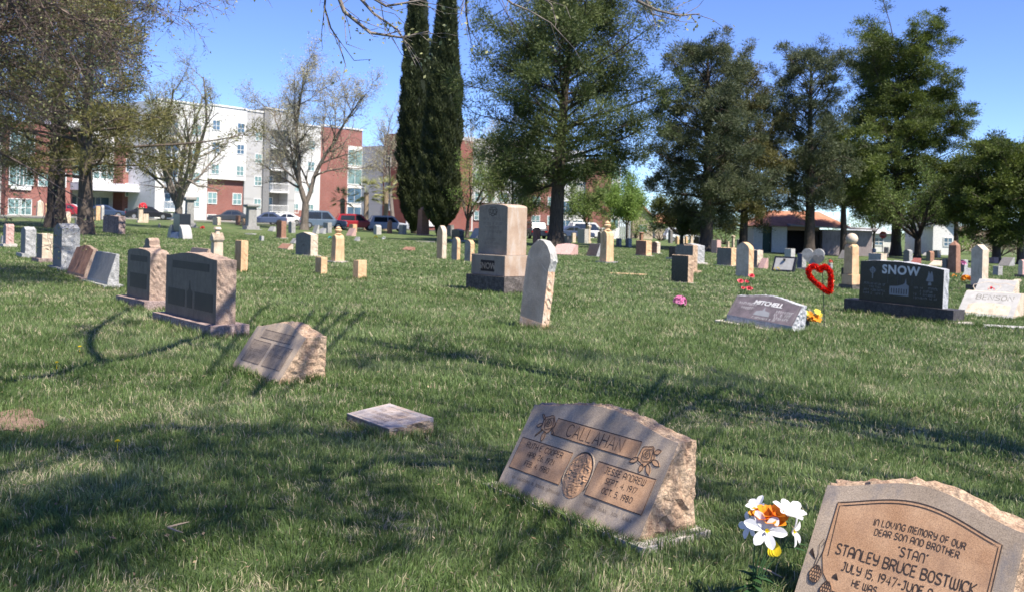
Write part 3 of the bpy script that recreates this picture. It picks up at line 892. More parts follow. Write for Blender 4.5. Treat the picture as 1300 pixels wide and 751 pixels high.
gm('die', 400, 407.5, 415, 327, 348, M['sand'], None, 'shorter farther orange sandstone stub, just right of the olive tablet', None, top='flat', g=45)
gm('die', 448, 454.5, 465, 331, 355, M['sand'], None, 'short nearer orange sandstone stub alone in the grass', None, top='flat', g=38)
gm('pillar', 420, 429, 437, 288, 334, M['sand'], None, 'orange sandstone pillar with turned finial on a pale footing', M['concrete'], cap='urn', name='pillar_monument')
gm('die', 351, 357, 363, 281, 303, M['redbrown'], M['redbrown'], 'dark red-brown upright slab on a thin footing left of the olive tablet', M['concrete'], top='flat', bh=.06)
gm('die', 366, 370, 375, 281, 296, M['grey_mid'], None, 'slim grey slab right of the dark red-brown slab', None, top='peak')
gm('slant', 352, 364, 372, 310, 317, M['redbrown'], M['sandpale'], 'very low wedge of brown stone in the grass', None, name='slant_gravestone')
gm('slant', 368, 373, 378, 303, 310, M['grey_mid'], M['white'], 'small pale rounded marker just left of the olive tablet', None, name='slant_gravestone')
gm('die', 329, 332, 335, 300, 306, M['white'], None, 'tiny white stub marker in the open lawn', None)
gm('slant', 340, 346, 350, 288, 294, M['white'], None, 'low white stone left of the dark red-brown slab', None, name='slant_gravestone')
gm('die', 299, 302, 305, 274, 286, M['redbrown'], None, 'small brown stub in front of the dark grey sedan, left of two', None)
gm('die', 307, 309, 312, 278, 287, M['sand'], None, 'small orange stub in front of the dark grey sedan, right of two', None)
gm('die', 270, 276, 280, 276, 286, M['sandpale'], None, 'tan block at the nose of the dark grey sedan', None, top='arch')
gm('die', 176, 182, 188, 272, 283, M['sandpale'], None, 'small cream block beside the urn of red flowers', None, g=44)
gm('pillar', 174, 178, 182, 262, 283, M['sandpale'], None, 'slim cream pillar under red flowers in front of the black sedan', None, cap='cap', name='pillar_monument')
gm('pillar', 46, 50.5, 55, 254, 276, M['sandpale'], None, 'taller tan obelisk in front of the brick apartment ground floor', None, cap='obelisk', name='obelisk')
gm('pillar', 57, 59, 61, 259, 277, M['sand'], None, 'thin orange pillar left of the dark tree trunk', None, cap='cap', name='pillar_monument')
gm('die', 80, 85, 90, 269, 284, M['sandpale'], None, 'pale rounded stone between the two left tree trunks', None, top='round')
gm('die', 95, 97, 99, 277, 285, M['sandpale'], None, 'tiny pale stub between the two left tree trunks', None)
gm('pillar', 114, 117.5, 120, 264, 289, M['sand'], None, 'orange pillar just right of the lighter left trunk', None, cap='cap', name='pillar_monument')
gm('pillar', 121, 124.5, 127, 262, 280, M['sand'], None, 'orange shaft right behind the capped orange pillar near the lighter trunk', None, cap='plain', name='pillar_monument')
gm('die', 127, 129, 132, 261, 279, M['white'], None, 'white slab next to the orange shafts near the lighter trunk', None, top='round')
gm('die', 201, 202, 203.5, 284, 289, M['sandpale'], None, 'tiny cream peg left of the black cube monument', None)
# cluster in the centre left distance
gm('die', 410, 416, 421, 283, 296, M['grey_mid'], None, 'grey block behind the lawn in front of the blue-grey van', None)
gm('slant', 396, 401, 405, 286, 297, M['white'], None, 'small white slant in a pale cluster, leftmost', None, name='slant_gravestone')
gm('slant', 403, 409, 414, 290, 297, M['grey_rough'], None, 'small pale slant in the middle of the pale cluster', None, name='slant_gravestone')
gm('slant', 385, 390, 394, 283, 289, M['sandpale'], None, 'tan low marker by the bare tree trunk', None, name='slant_gravestone')
gm('slant', 439, 446, 452, 290, 300, M['pink'], None, 'pinkish low slant right of the turned-finial pillar', None, name='slant_gravestone')
gm('die', 443, 448, 453, 285, 295, M['sand'], None, 'cream block just behind the pinkish low slant', None)
gm('slant', 449, 453, 457, 301, 306.5, M['grey_mid'], None, 'small grey marker with flower stems right of the pinkish slant', None, name='slant_gravestone')
gm('pillar', 466, 470, 474, 279, 293, M['pink'], None, 'pink capped pillar in front of the red car', None, cap='cap', name='pillar_monument')
gm('die', 474, 478, 484, 286, 298, M['white'], None, 'white pointed stone in front of the silver car', None, top='gothic')
gm('pillar', 491, 494.5, 498, 279, 297, M['redbrown'], None, 'red-brown capped pillar in front of the silver car', None, cap='obelisk', name='obelisk')
gm('die', 506, 511, 516, 286, 298, M['grey_mid'], None, 'grey stone at the foot of the left cypress', None)
gm('slant', 510, 521, 527, 314, 318.5, M['redbrown'], None, 'barely raised brown marker in open grass below the cypresses', None, name='slant_gravestone')
gm('pillar', 529, 537, 545, 262, 299, M['redbrown'], None, 'brown peaked monument seen between the two cypresses', M['pink'], cap='obelisk', name='obelisk')
gm('die', 554, 561, 566.5, 287, 329, M['sand'], M['sandpale'], 'tall pointed gothic sandstone slab, tallest of three slabs left of the large tan monument', None, top='gothic')
gm('die', 573, 580, 584, 302, 331, M['marble'], M['sand'], 'rounded pale slab, middle of three slabs left of the large tan monument', None, top='round')
gm('die', 589.5, 597, 602, 305, 333, M['marble'], M['sand'], 'rounded pale slab nearest the large tan monument', None, top='round')
gm('die', 573, 583, 589, 291, 307, M['black'], None, 'black stone with curved top behind the three sandstone slabs', M['grey_mid'], top='serp')
gm('die', 567, 572, 576, 286, 300, M['grey_mid'], None, 'grey upright stone behind the pointed gothic slab', None)
gm('slant', 596, 604, 612, 290, 303, M['white'], None, 'white low stone left behind the large tan monument', None, name='slant_gravestone')

# the large SNOW monument
def big_snow():
    c = hit(622, 372); Y = c[1] + .55; c = (c[0] / c[1] * Y + .25, Y); s = F / Y; g = 52; rz = frame(g)[2]
    root = empty('monument', (c[0], c[1], Gf(*c) - .02), rz, 'large tan granite monument with stepped bases carved SNOW, arched top', 'monument')
    H = 110 / s + .04
    W, D = 1.10, .56
    base_under(root, 1.46, .94, H * .20, M['dark_rock'], .014, 4, 'lower_base')
    mb = MB(); mb.box(-.64, .64, -.40, .40, H * .20, H * .43); bev(mb.build('middle_base', [M['snow_tan']], root), .015)
    o2 = MB(); o2.box(.6402, .6412, -.395, .395, H * .205, H * .425); o2.build('painted_lit_side', M['snow_side'], root)  # thin sheet of lighter granite, sunlight on this side put into the colour
    T = H * .57; P = densify(arch_pts(W, T, 'arch', 0, T * .93), .08)
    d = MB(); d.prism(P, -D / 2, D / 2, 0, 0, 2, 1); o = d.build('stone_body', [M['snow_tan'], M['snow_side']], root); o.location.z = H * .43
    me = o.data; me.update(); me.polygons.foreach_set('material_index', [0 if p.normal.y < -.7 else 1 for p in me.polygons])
    bev(o, .01)
    pl = flat_place(-D / 2, H * .43)
    em = MB(); ribbons(em, [ring(0, T * .85, .10, 18, .12, 1.6, 0, 7), ring(-.05, T * .85, .05, 12, .2, 1.3, 1, 5), ring(.06, T * .84, .05, 12, .2, 1.3, 2, 5)], .014, pl, .003)
    em.build('carved_emblem', M['line'], root)
    soft = plain('shallow_lettering', (.15, .12, .10), .9)
    bars(root, W, D, H * .43, [(T * .68, -.38, .38), (T * .59, -.36, .36), (T * .51, -.26, .26), (T * .43, -.36, .36), (T * .28, -.22, .22), (T * .20, -.28, .28), (T * .12, -.2, .2)], soft, ch=.052)
    pf = MB(); plp = flat_place(-.40, H * .20)
    plate(pf, [(-.26, .09), (.26, .09), (.26, .34), (-.26, .34)], plp, .004); pf.build('name_panel', M['line'], root)
    textmesh('name_lettering', 'SNOW', .20, M['snow_side'], root, Matrix.Translation((0, -.407, H * .20 + .145)) @ Matrix.Rotation(math.pi / 2, 4, 'X'), .003)
    foot(c, 1.40, .92, rz)
big_snow()

def leaning_slab():
    c = hit(677, 417); Y = c[1] + .12; c = (c[0] / c[1] * Y, Y); s = F / Y; rz = frame(42)[2]
    root = empty('gravestone', (c[0], c[1], Gf(*c) - .03), rz, 'leaning weathered grey marble slab with pointed round top and broken orange edge', 'gravestone', tilt=(math.radians(-3), math.radians(4.5)))
    H = 112 / s + .03; W, D = .46, .17
    P = [(-W / 2, 0), (W / 2, 0), (W / 2, H * .70), (W * .56, H * .78), (W * .50, H * .86), (W * .34, H * .94), (W * .14, H * .992), (0, H), (-W * .14, H * .985), (-W * .32, H * .93), (-W * .46, H * .85), (-W * .50, H * .76)]
    P = densify(P, .045)
    mb = MB(); mb.prism(P, -D / 2, D / 2, 0, .010, 5, 12)
    o = mb.build('stone_body', [M['marble'], M['marble_edge'], M['white']], root)
    me = o.data; me.update()
    me.polygons.foreach_set('material_index', [0 if p.normal.y < -.7 else (2 if p.center.z > H * .66 or p.normal.x < 0 else 1) for p in me.polygons])
    pl = flat_place(-D / 2, 0)
    em = MB(); ribbons(em, [[(-W * .42, H * .80), (-W * .3, H * .775), (-W * .2, H * .77)], [(W * .16, H * .74), (W * .3, H * .70), (W * .46, H * .665)]], .008, pl, .003)
    em.build('carved_ledge', M['white'], root)
    dk = MB(); ribbons(dk, [[(-W * .2, H * .77), (0, H * .80), (W * .16, H * .74)], ring(.0, H * .87, .06, 12, .2, 1.2)], .005, pl, .002); dk.build('carved_emblem', M['grey_mid'], root)
    lo = MB(); plate(lo, [(-W / 2 + .004, .01), (W / 2 - .004, .01), (W / 2 - .004, H * .10), (0, H * .115), (-W / 2 + .004, H * .13)], pl, .003)
    lo.build('stained_foot', M['marble_edge'], root)
    foot(c, W + .04, D + .04, rz)
leaning_slab()

# right of the pine
gm('die', 676, 681, 686, 289, 312, M['redbrown'], None, 'brown peaked pillar just left of the big pine trunk', None, top='peak')
gm('slant', 700, 724, 734, 310, 324, M['pink'], M['pink'], 'reddish pink slant in front of the big pine', None, name='slant_gravestone', top='serp', g=30)
gm('die', 713, 720, 725, 300, 310, M['grey_face'], None, 'dark grey stone behind the reddish pink slant', None)
gm('die', 725, 727, 731, 296, 308, M['sandpale'], None, 'slim cream stone right of the big pine trunk', None)
gm('die', 733, 742, 747, 291, 309, M['white'], None, 'white boxy stone right of the big pine', None)
gm('pillar', 745, 747.5, 750, 286, 309, M['sandpale'], None, 'thin tan pillar beside the white boxy stone', None, cap='cap', name='pillar_monument')
gm('pillar', 758, 762, 767, 289, 310, M['olive'], None, 'dark weathered stone figure pedestal behind the tan obelisk', None, cap='urn', name='pillar_monument')
gm('slant', 744, 757, 763, 310, 326, M['brown_dark'], M['grey_rough'], 'dark-faced slant with light side left of the tan obelisk', None, name='slant_gravestone', g=62)
gm('pillar', 761, 770, 779, 281, 334, M['sand'], None, 'orange stone shaft with white finial on a square base, right of the big pine', M['grey_mid'], cap='urn', name='pillar_monument')
gm('die', 807, 820, 827, 306, 325, M['redbrown'], M['sand'], 'red-brown block with orange side on a thin footing', M['concrete'], top='flat', bh=.05)
gm('die', 827, 834, 838, 307, 322, M['redbrown'], M['sandpale'], 'brown block behind and right of the red-brown block', M['concrete'], top='serp', bh=.06)
gm('pillar', 811, 814, 817, 295, 308, M['redbrown'], None, 'small brown post behind the red-brown block', None, cap='cap', name='pillar_monument')
gm('die', 782, 786, 789, 303, 313, M['grey_face'], M['grey_mid'], 'small slate stone, left of a pair beyond the orange shaft', None)
gm('die', 794, 798, 802, 303, 314, M['grey_face'], M['grey_rough'], 'small slate stone, right of a pair beyond the orange shaft', None)
gm('die', 849, 857, 862, 313, 330, M['black'], None, 'black stone at the left of the dark group below the pine', M['grey_mid'])
gm('die', 858, 885, 894, 310, 335, M['olive'], M['grey_rough'], 'wide dark tablet with pale side, back of the dark group', M['concrete'], top='serp', bh=.08)
gm('die', 864, 879, 885, 312, 346, M['olive'], M['rough_tan'], 'brownish tablet in the middle of the dark group', M['rough_tan'], top='flat', bh=.10)
gm('die', 852, 873, 880, 325, 359, M['black'], M['rough_tan'], 'black slab with rough tan side, nearest of the dark group', M['concrete'], top='flat', bh=.03)
gm('die', 910, 928, 935, 315, 338, M['olive'], M['sand'], 'dark olive tablet with orange side on a flat footing', M['concrete'], top='flat', bh=.06)
gm('die', 934, 950, 956, 308, 352, M['sandpale'], M['sand'], 'pointed gothic sandstone slab in front of the shed', None, top='gothic')
gm('die', 951, 961, 968, 318, 341, M['olive'], M['sandpale'], 'brown tablet behind the pointed gothic slab', M['concrete'], bh=.06)
gm('slant', 962, 969, 975, 328, 342, M['pink'], None, 'pale pink block beside the brown tablet', None, name='slant_gravestone')
gm('die', 903, 910, 915, 305, 322, M['pink'], None, 'pinkish block behind the olive tablet', None)
gm('die', 848, 851, 854, 291, 309, M['grey_face'], None, 'tall dark slab far back left of the round tree', None, top='peak')
gm('die', 857, 860, 862, 300, 310, M['sand'], None, 'small tan slab, first of the little far row beside the pine trunk', None, top='round')
gm('die', 864, 867, 869, 303, 311, M['sandpale'], None, 'small tan slab, second of the little far row beside the pine trunk', None, top='round')
gm('die', 869, 871, 873, 300, 311, M['sand'], None, 'small tan slab, third of the little far row beside the pine trunk', None, top='gothic')
gm('die', 875, 877, 880, 299, 311, M['sandpale'], None, 'small tan slab, fourth of the little far row beside the pine trunk', None)
gm('die', 881, 887, 891, 301, 312, M['black'], None, 'black stone touching the pine trunk from the left', None)
gm('pillar', 922, 924, 926, 307, 317, M['sandpale'], None, 'thin cream post behind the olive tablet, left of three', None, name='pillar_monument')
gm('pillar', 928, 930.5, 933, 299, 318, M['sandpale'], None, 'tall cream post behind the olive tablet, middle of three', None, cap='cap', name='pillar_monument')
gm('die', 935, 938, 941, 304, 318, M['white'], None, 'white rounded slab behind the pointed slab', None, top='round')
gm('die', 996, 1004, 1009, 316, 327, M['white'], None, 'white tablet behind the framed plaque', None, g=44)
gm('die', 1012, 1018, 1023, 322, 342, plain('navy_stone', (.06, .08, .14), .4), M['grey_mid'], 'navy blue stone left of the double-heart stone', M['grey_mid'], bh=.08)
gm('slant', 1064, 1072, 1078, 318, 329, M['grey_face'], None, 'low dark marker left behind the ball-topped pillar', None, name='slant_gravestone')
gm('die', 1068, 1073, 1077, 340, 352, M['black'], None, 'small black block hidden beside the ball-topped pillar', None)

def plaque():
    c = hit(993, 345); rz = frame(42)[2]; s = F / c[1]; k = 1 / s
    root = empty('framed_plaque', (c[0], c[1], Gf(*c)), rz, 'white engraved plaque in a black frame leaning back in the grass', 'plaque')
    mb = MB(); mb.add([(-15 * k, 0, 0), (15 * k, 0, 0), (15 * k, 9 * k, 19 * k), (-15 * k, 9 * k, 19 * k), (-15 * k, 5 * k, 0), (15 * k, 5 * k, 0), (15 * k, 13 * k, 18 * k), (-15 * k, 13 * k, 18 * k)],
                      [(0, 1, 2, 3), (7, 6, 5, 4), (0, 4, 5, 1), (1, 5, 6, 2), (2, 6, 7, 3), (3, 7, 4, 0)])
    mb.build('frame', M['black'], root)
    p = MB(); p.add([(-12.5 * k, .9 * k, 2.5 * k), (12.5 * k, .9 * k, 2.5 * k), (12.5 * k, 7.6 * k, 17 * k), (-12.5 * k, 7.6 * k, 17 * k)], [(0, 1, 2, 3)])
    p.build('plate', M['white'], root)
    sb = MB(); sb.lathe([(1.6 * k, 14 * k), (1.6 * k, 16.5 * k)], 10, (0, 5.2 * k)); sb.build('medallion', M['black'], root)
    foot(c, 30 * k, 20 * k, rz)
plaque()

def hearts():
    c = hit(1034, 344); rz = frame(30)[2]; s = F / c[1]; k = 1 / s
    root = empty('heart_gravestone', (c[0], c[1], Gf(*c)), rz, 'grey double-heart headstone on a dark base behind the red heart', 'gravestone')
    b = MB(); b.box(-15 * k, 15 * k, -6 * k, 6 * k, 0, 4 * k); b.build('base', M['grey_face'], root)
    def heart(r, ox, oz):
        P = []
        for i in range(36):
            t = 2 * math.pi * i / 36
            x = 16 * math.sin(t) ** 3; z = 13 * math.cos(t) - 5 * math.cos(2 * t) - 2 * math.cos(3 * t) - math.cos(4 * t)
            P.append((ox - x * r, oz + z * r))
        return P
    h = MB(); h.prism(heart(.86 * k, -2 * k, 18 * k), -3 * k, 3.2 * k); bev(h.build('large_heart', M['grey_mid'], root), .015)
    h = MB(); h.prism(heart(.45 * k, 5.5 * k, 15 * k), -4.2 * k, -3.1 * k); h.build('small_heart', M['grey_face'], root)
    st = MB(); st.tube([(3 * k, -8 * k, 0), (3 * k, -8 * k, 18 * k)], .01, 5); 
    foot(c, 30 * k, 12 * k, rz)
hearts()

def ball_pillar():
    c0 = hit(1080, 368); Y = c0[1] + .3; c = (c0[0] / c0[1] * Y, Y); s = F / Y; rz = frame(58)[2]
    root = empty('ball_pillar_monument', (c[0], c[1], Gf(*c) - .02), rz, 'orange sandstone pillar topped with a pale stone ball', 'monument')
    k = 1 / s
    base_under(root, 21 * k, 21 * k, 7.5 * k, M['dark_rock'], .006, 4, 'lower_base')
    m = MB(); m.box(-8.3 * k, 8.3 * k, -8.3 * k, 8.3 * k, 7.5 * k, 20 * k, tx=.4 * k, ty=.4 * k); bev(m.build('plinth', M['sand'], root), .01)
    m = MB(); m.box(-6.7 * k, 6.7 * k, -6.7 * k, 6.7 * k, 20 * k, 55 * k, tx=.5 * k, ty=.5 * k)
    m.box(-6.3 * k, 6.3 * k, -6.3 * k, 6.3 * k, 55 * k, 58 * k, tx=2 * k, ty=2 * k); bev(m.build('shaft', M['sand'], root), .01)
    for j in range(4):
        a = j * math.pi / 2
        e = MB(); e.prism([(5.6 * k * math.cos(t), 46 * k + 9 * k * math.sin(t)) for t in [math.pi * q / 10 for q in range(11)]] + [(-5.6 * k, 47 * k), (0, 51 * k), (5.6 * k, 47 * k)][0:0], -6.6 * k, -6.0 * k)
        o = e.build('carved_arch', M['sand'], root); o.rotation_euler = (0, 0, a)
    b = MB(); pr = [(max(.1, 7.4 * math.sin(math.pi * q / 16)) * k, (64.5 - 7.4 * math.cos(math.pi * q / 16)) * k) for q in range(17)]
    b.lathe(pr, 24); b.build('ball', M['sandpale'], root, smooth=True)
    foot(c, 24 * k, 24 * k, rz)
ball_pillar()

# black SNOW stone
def black_snow():
    g = 52; u, n, rz = frame(g)
    c0 = hit(1180, 408); Y = c0[1] + .75; X, _ = on(1147, Y); c = (X, Y); s = F / Y; k = 1 / s
    root = empty('gravestone', (c[0], c[1], Gf(*c) - .02), rz, 'wide polished black granite headstone lettered SNOW on a rough black base', 'gravestone', tilt=(0, math.radians(1.2)))
    th = math.atan((1147 - CX) / F); ca = math.cos(math.radians(g) - th)
    W = 98 * k / ca; H = 71 * k; h0 = 18 * k; D = .20
    base_under(root, W + .55, .42, h0, stone('black_base', (.035, .033, .036), (.08, .076, .078), 12, .7, .6, .4, None, 24, .015), .008, 8)
    T = H - h0
    P = arch_pts(W, T, 'flat', 0)[:2] + [(W / 2, T * .89), (W * .3, T * .95), (0, T), (-W * .3, T * .99), (-W / 2, T * .95)]
    P = densify(P, .09); d = MB(); d.prism(P, -D / 2, D / 2, 0, .009, 4, 4)
    o = d.build('stone_body', [M['black'], M['black_rough']], root); o.location.z = h0
    me = o.data; me.update(); me.polygons.foreach_set('material_index', [0 if p.normal.y < -.7 else 1 for p in me.polygons])
    RX = Matrix.Rotation(math.pi / 2, 4, 'X')
    T_ = lambda x, z: Matrix.Translation((x, -D / 2 - .003, h0 + z)) @ RX
    textmesh('name_lettering', 'SNOW', T * .29, M['white_fill'], root, T_(0, T * .70), .008, space=1.12)
    pl = flat_place(-D / 2, h0)
    for q, (x0, x1) in enumerate(((-.44, -.17), (.17, .44))):
        bars(root, W, D, h0, [(T * z, W * (x0 + i_), W * (x1 - i_)) for z, i_ in ((.40, 0), (.33, .07), (.25, .0), (.17, .0))], M['white_soft'], pl=pl, ch=T * .045, seed=q)
    # temple picture
    tp = MB(); b0 = T * .20
    P = [(-W * .125, b0), (W * .105, b0), (W * .105, T * .44), (W * .075, T * .48), (W * .068, T * .62), (W * .055, T * .50), (W * .03, T * .46), (-W * .03, T * .42), (-W * .125, T * .40)]
    plate(tp, P, pl, .002); tp.build('building_etching', M['white_soft'], root)
    wd = MB()
    for q in range(7): plate(wd, [(W * (-.105 + q * .03), T * .24), (W * (-.095 + q * .03), T * .24), (W * (-.095 + q * .03), T * .36), (W * (-.105 + q * .03), T * .36)], pl, .0035)
    wd.build('etched_windows', M['black'], root)
    fr = MB(); 
    for x in (-.15, -.03, .0, .14): ribbons(fr, [[(W * x, T * .46), (W * x, T * .74)]], .012, pl, .0018)
    fr.build('etched_drapery', plain('faint_etching', (.055, .058, .065), .5), root)
    em = MB(); ribbons(em, [[(-W * .34, T * .55), (-W * .34, T * .84)], [(-W * .38, T * .75), (-W * .30, T * .75)], ring(-W * .34, T * .75, T * .06, 12, .1)], .022, pl, .0025)
    plate(em, [(W * .30, T * .60), (W * .345, T * .58), (W * .385, T * .60), (W * .38, T * .72), (W * .365, T * .84), (W * .345, T * .76), (W * .33, T * .84), (W * .318, T * .70)], pl, .0025)
    plate(em, [(W * .325, T * .5), (W * .365, T * .5), (W * .36, T * .57), (W * .33, T * .57)], pl, .002)
    em.build('etched_emblem', M['white_soft'], root)
    foot(c, W + .55, .42, rz)
black_snow()

def mitchell():
    g = 46; u, n, rz = frame(g)
    c0 = hit(985, 418); Y = c0[1] + .32; X, _ = on(974, Y); c = (X, Y); k = Y / F
    root = empty('slant_gravestone', (c[0], c[1], Gf(*c) - .01), rz, 'dark mahogany slant headstone lettered MITCHELL on a pale footing', 'gravestone', tilt=(0, math.radians(4)))
    th = math.atan((974 - CX) / F); W = 80 * k / math.cos(math.radians(g) - th); H = 40 * k; D = .42
    body, place, S = slant(root, W, D, H, .09, .14, M['mitch'], M['black_rough'], 'serp', H * .86, 5, True)
    # nose strip rough dark
    T = S
    def plm(x, v): 
        p = place(x, v, .003); return p
    slope_ang = math.atan2(H - .14, D - .09)
    textmesh('name_lettering', 'MITCHELL', .118, M['white_fill'], root, Matrix.Translation(place(.02, S * .60, .003)) @ Matrix.Rotation(slope_ang, 4, 'X'), .003, shear=.25)
    mk = M['white_fill']
    bars(root, W, D, 0, [(S * .52, -W * .40, -W * .13), (S * .36, -W * .34, -W * .18)], mk, pl=place, ch=.045, seed=2)
    bars(root, W, D, 0, [(S * .40, W * .16, W * .42), (S * .27, W * .18, W * .40), (S * .14, W * .20, W * .40)], mk, pl=place, ch=.045, seed=4)
    bars(root, W, D, 0, [(S * .05, -W * .12, W * .22)], mk, pl=place, ch=.035, seed=6)
    em = MB(); plate(em, [(-.16, S * .18), (.14, S * .18), (.12, S * .36), (.02, S * .40), (0, S * .55), (-.02, S * .40), (-.13, S * .34)], place, .0015)
    em.build('building_etching', M['white_soft'], root)
    bd = MB()
    top = [(-W * .47 + W * .94 * i / 16, S * (.80 + .14 * (.5 - .5 * math.cos(2 * math.pi * i / 16)))) for i in range(17)]
    ribbons(bd, [[(-W * .47, .03)] + top + [(W * .47, .03)]], .012, place, .002); bd.build('etched_border', M['grey_face'], root)
    b = MB(); b.box(-W / 2 - .16, W / 2 + .1, -D / 2 - .12, D / 2 + .08, -.06, .03); bev(b.build('footing', M['concrete'], root), .01)
    foot(c, W + .28, D + .2, rz)
mitchell()

# right hand side
gm('die', 1103, 1118, 1125, 322, 338, M['grey_mid'], M['sandpale'], 'grey-tan block left of the big juniper trunk', None, top='flat')
gm('die', 1106, 1109, 1112, 316, 323, M['white'], None, 'tiny white slab behind the grey-tan block', None, top='round')
gm('die', 1122, 1125, 1128, 314, 326, M['sandpale'], None, 'small tan stone behind the grey-tan block', None)
gm('die', 1147, 1154, 1158, 317, 334, M['grey_face'], M['grey_mid'], 'dark slate tablet right of the juniper trunk', None, top='serp')
gm('slant', 1156, 1164, 1169, 328, 335, stone('red_granite', (.24, .08, .07), (.34, .13, .11), 10, .2, .7, .3, None, 90, .004), None, 'dark red low slant right of the slate tablet', None, name='slant_gravestone')
gm('die', 1176, 1181, 1185.5, 319, 332, M['olive'], M['redbrown'], 'brown tablet above a low pale ledge', None, top='round')
gm('slant', 1179, 1190, 1198, 331, 338, M['sandpale'], None, 'low pale ledge in front of the brown tablet', None, name='slant_gravestone')
gm('die', 1185, 1190, 1194, 318, 327, M['sandpale'], None, 'tan block right of the brown tablet', None)
gm('slant', 1171, 1176, 1180, 321, 325, M['grey_mid'], None, 'thin grey marker far back right of the slate tablet', None, name='slant_gravestone')
gm('pillar', 1203, 1211, 1219, 306, 347, M['redbrown'], None, 'red-brown brick-like monument with a pyramid spike', None, cap='obelisk', name='obelisk')
gm('die', 1196, 1201, 1205, 329, 346, M['grey_face'], None, 'dark green-grey slab touching the spike monument', None)
gm('die', 1219, 1224, 1228, 330, 346, M['grey_face'], M['grey_rough'], 'grey tablet with a flower just right of the spike monument', None)
gm('slant', 1222, 1230, 1236, 341, 351, M['grey_rough'], None, 'small light grey block before the tan obelisk slab', None, name='slant_gravestone')
gm('die', 1233, 1246, 1253, 311, 369, M['sandpale'], M['sandpale'], 'tall tan pointed slab on a dark base at the right', M['dark_rock'], top='peak', bh=.2, g=50)
gm('slant', 1268, 1280, 1287, 327, 338, M['grey_face'], M['grey_mid'], 'slate-blue low stone far right', None, name='slant_gravestone')
gm('die', 1261, 1267, 1272, 338, 350, M['grey_mid'], None, 'small grey block far right', None)
gm('die', 1256, 1262, 1267, 327, 334, M['pink'], None, 'pinkish stone behind the small grey block', None)
gm('die', 1293, 1298, 1303, 330, 352, M['sandpale'], M['pink'], 'tan rounded slab cut by the right edge', M['dark_rock'], top='round')
gm('slant', 1284, 1290, 1296, 355, 358.5, M['sandpale'], None, 'thin pale marker near the right edge', None, name='slant_gravestone')

def benson():
    r1, pl, S, W, H = gm('slant', 1236, 1280, 1291, 357, 381, M['white'], M['sandpale'], 'whitish slant headstone with scrollwork, behind the one lettered BENSON', None, g=44, name='slant_gravestone')
    m = MB(); ribbons(m, [ring(-W * .22, S * .55, S * .28, 16, .1, 1.6), ring(W * .22, S * .5, S * .3, 16, .1, 1.6)], .02, pl, .003); m.build('scroll_carving', M['sandpale'], r1)
    r2, pl, S, W, H = gm('slant', 1216, 1281, 1297, 374, 405, M['white'], M['sandpale'], 'whitish slant headstone lettered BENSON with a tan lower panel', None, g=42, name='slant_gravestone')
    m = MB(); plate(m, [(-W * .36, S * .10), (W * .4, S * .10), (W * .4, S * .46), (W * .1, S * .56), (-W * .2, S * .55), (-W * .36, S * .46)], pl, .003); m.build('carved_panel', M['sandpale'], r2)
    t = MB(); write(t, 'BENSON', S * .19, W * .06, S * .68, .016, pl, table=GP, off=.003); t.build('inscription', M['olive'], r2)
benson()

def slab_flat(x0, x1, y0, y1, mat, label, th=.04):
    """low slab whose corners are measured in the photo"""
    a = hit(x0, (y0 * .5 + y1 * .5)); cx = (x0 + x1) / 2; c = hit(cx, (y0 + y1) / 2)
    k = c[1] / F; W = (x1 - x0) * k; rz = math.radians(-22)
    mb = MB(); P = densify([(-W / 2, -.05), (W / 2, -.05), (W / 2, th), (-W / 2, th)], .2)
    mb.prism(P, -.22, .22, 0, .004, 4, int(x0)); o = mb.build('flat_gravestone', mat, None, (c[0], c[1], Gf(*c)), rz)
    tag(o, label, 'grave marker'); foot(c, W, .44, rz)
slab_flat(1252, 1330, 413, 421, M['white'], 'white flat ledger stone in the grass at the right edge')
slab_flat(1204, 1234, 408, 414, M['concrete'], 'short pale flat stone right of the rough black base')
slab_flat(773, 820, 345, 351, M['sand'], 'long orange flat stone sunk in the open lawn', .02)
slab_flat(528, 552, 306, 309, M['concrete'], 'thin pale flat stone at the foot of the cypresses', .05)
slab_flat(312, 324, 297, 299, M['white'], 'thin white flat stone right of the black cube monument', .08)

# ------------------------------------------------------------------ flowers and ornaments
def petal(mb, c, dirv, L, wd, curl=.3, up=(0, 0, 1), mi=0):
    d = Vector(dirv).normalized(); upv = Vector(up); s = d.cross(upv)
    if s.length < .01: s = Vector((1, 0, 0))
    s.normalize(); nrm = s.cross(d)
    vs = []; fs = []; n = 7; m = 3
    for i in range(n + 1):
        t = i / n; w_ = wd * 1.1 * (.12 + .88 * t ** .7) * max(.04, 1 - t ** 4) ** .55
        for j in range(m):
            q = j - 1
            p = Vector(c) + d * (L * t) + s * (w_ * q) + nrm * (-curl * L * t * t + abs(q) * w_ * .35)
            vs.append(p)
    for i in range(n):
        for j in range(m - 1):
            a = i * m + j; fs.append((a, a + 1, a + m + 1, a + m))
    mb.add(vs, fs, mi)

WHT = leafmat('white_petals', [(.70, .70, .71), (.62, .62, .66)], .3)
YEL = leafmat('yellow_petals', [(.80, .62, .03), (.72, .5, .02)], .3)
ORG = leafmat('orange_petals', [(.80, .30, .02), (.75, .12, .03), (.80, .42, .03)], .3)
PNK = leafmat('pink_petals', [(.75, .22, .45), (.80, .55, .68), (.82, .70, .78)], .3)
RED = leafmat('red_petals', [(.70, .04, .06), (.75, .12, .15)], .25)
GRN = leafmat('bouquet_leaves', [(.03, .08, .025), (.05, .12, .03), (.09, .17, .03)], .3)
STM = plain('stem_green', (.04, .09, .03))

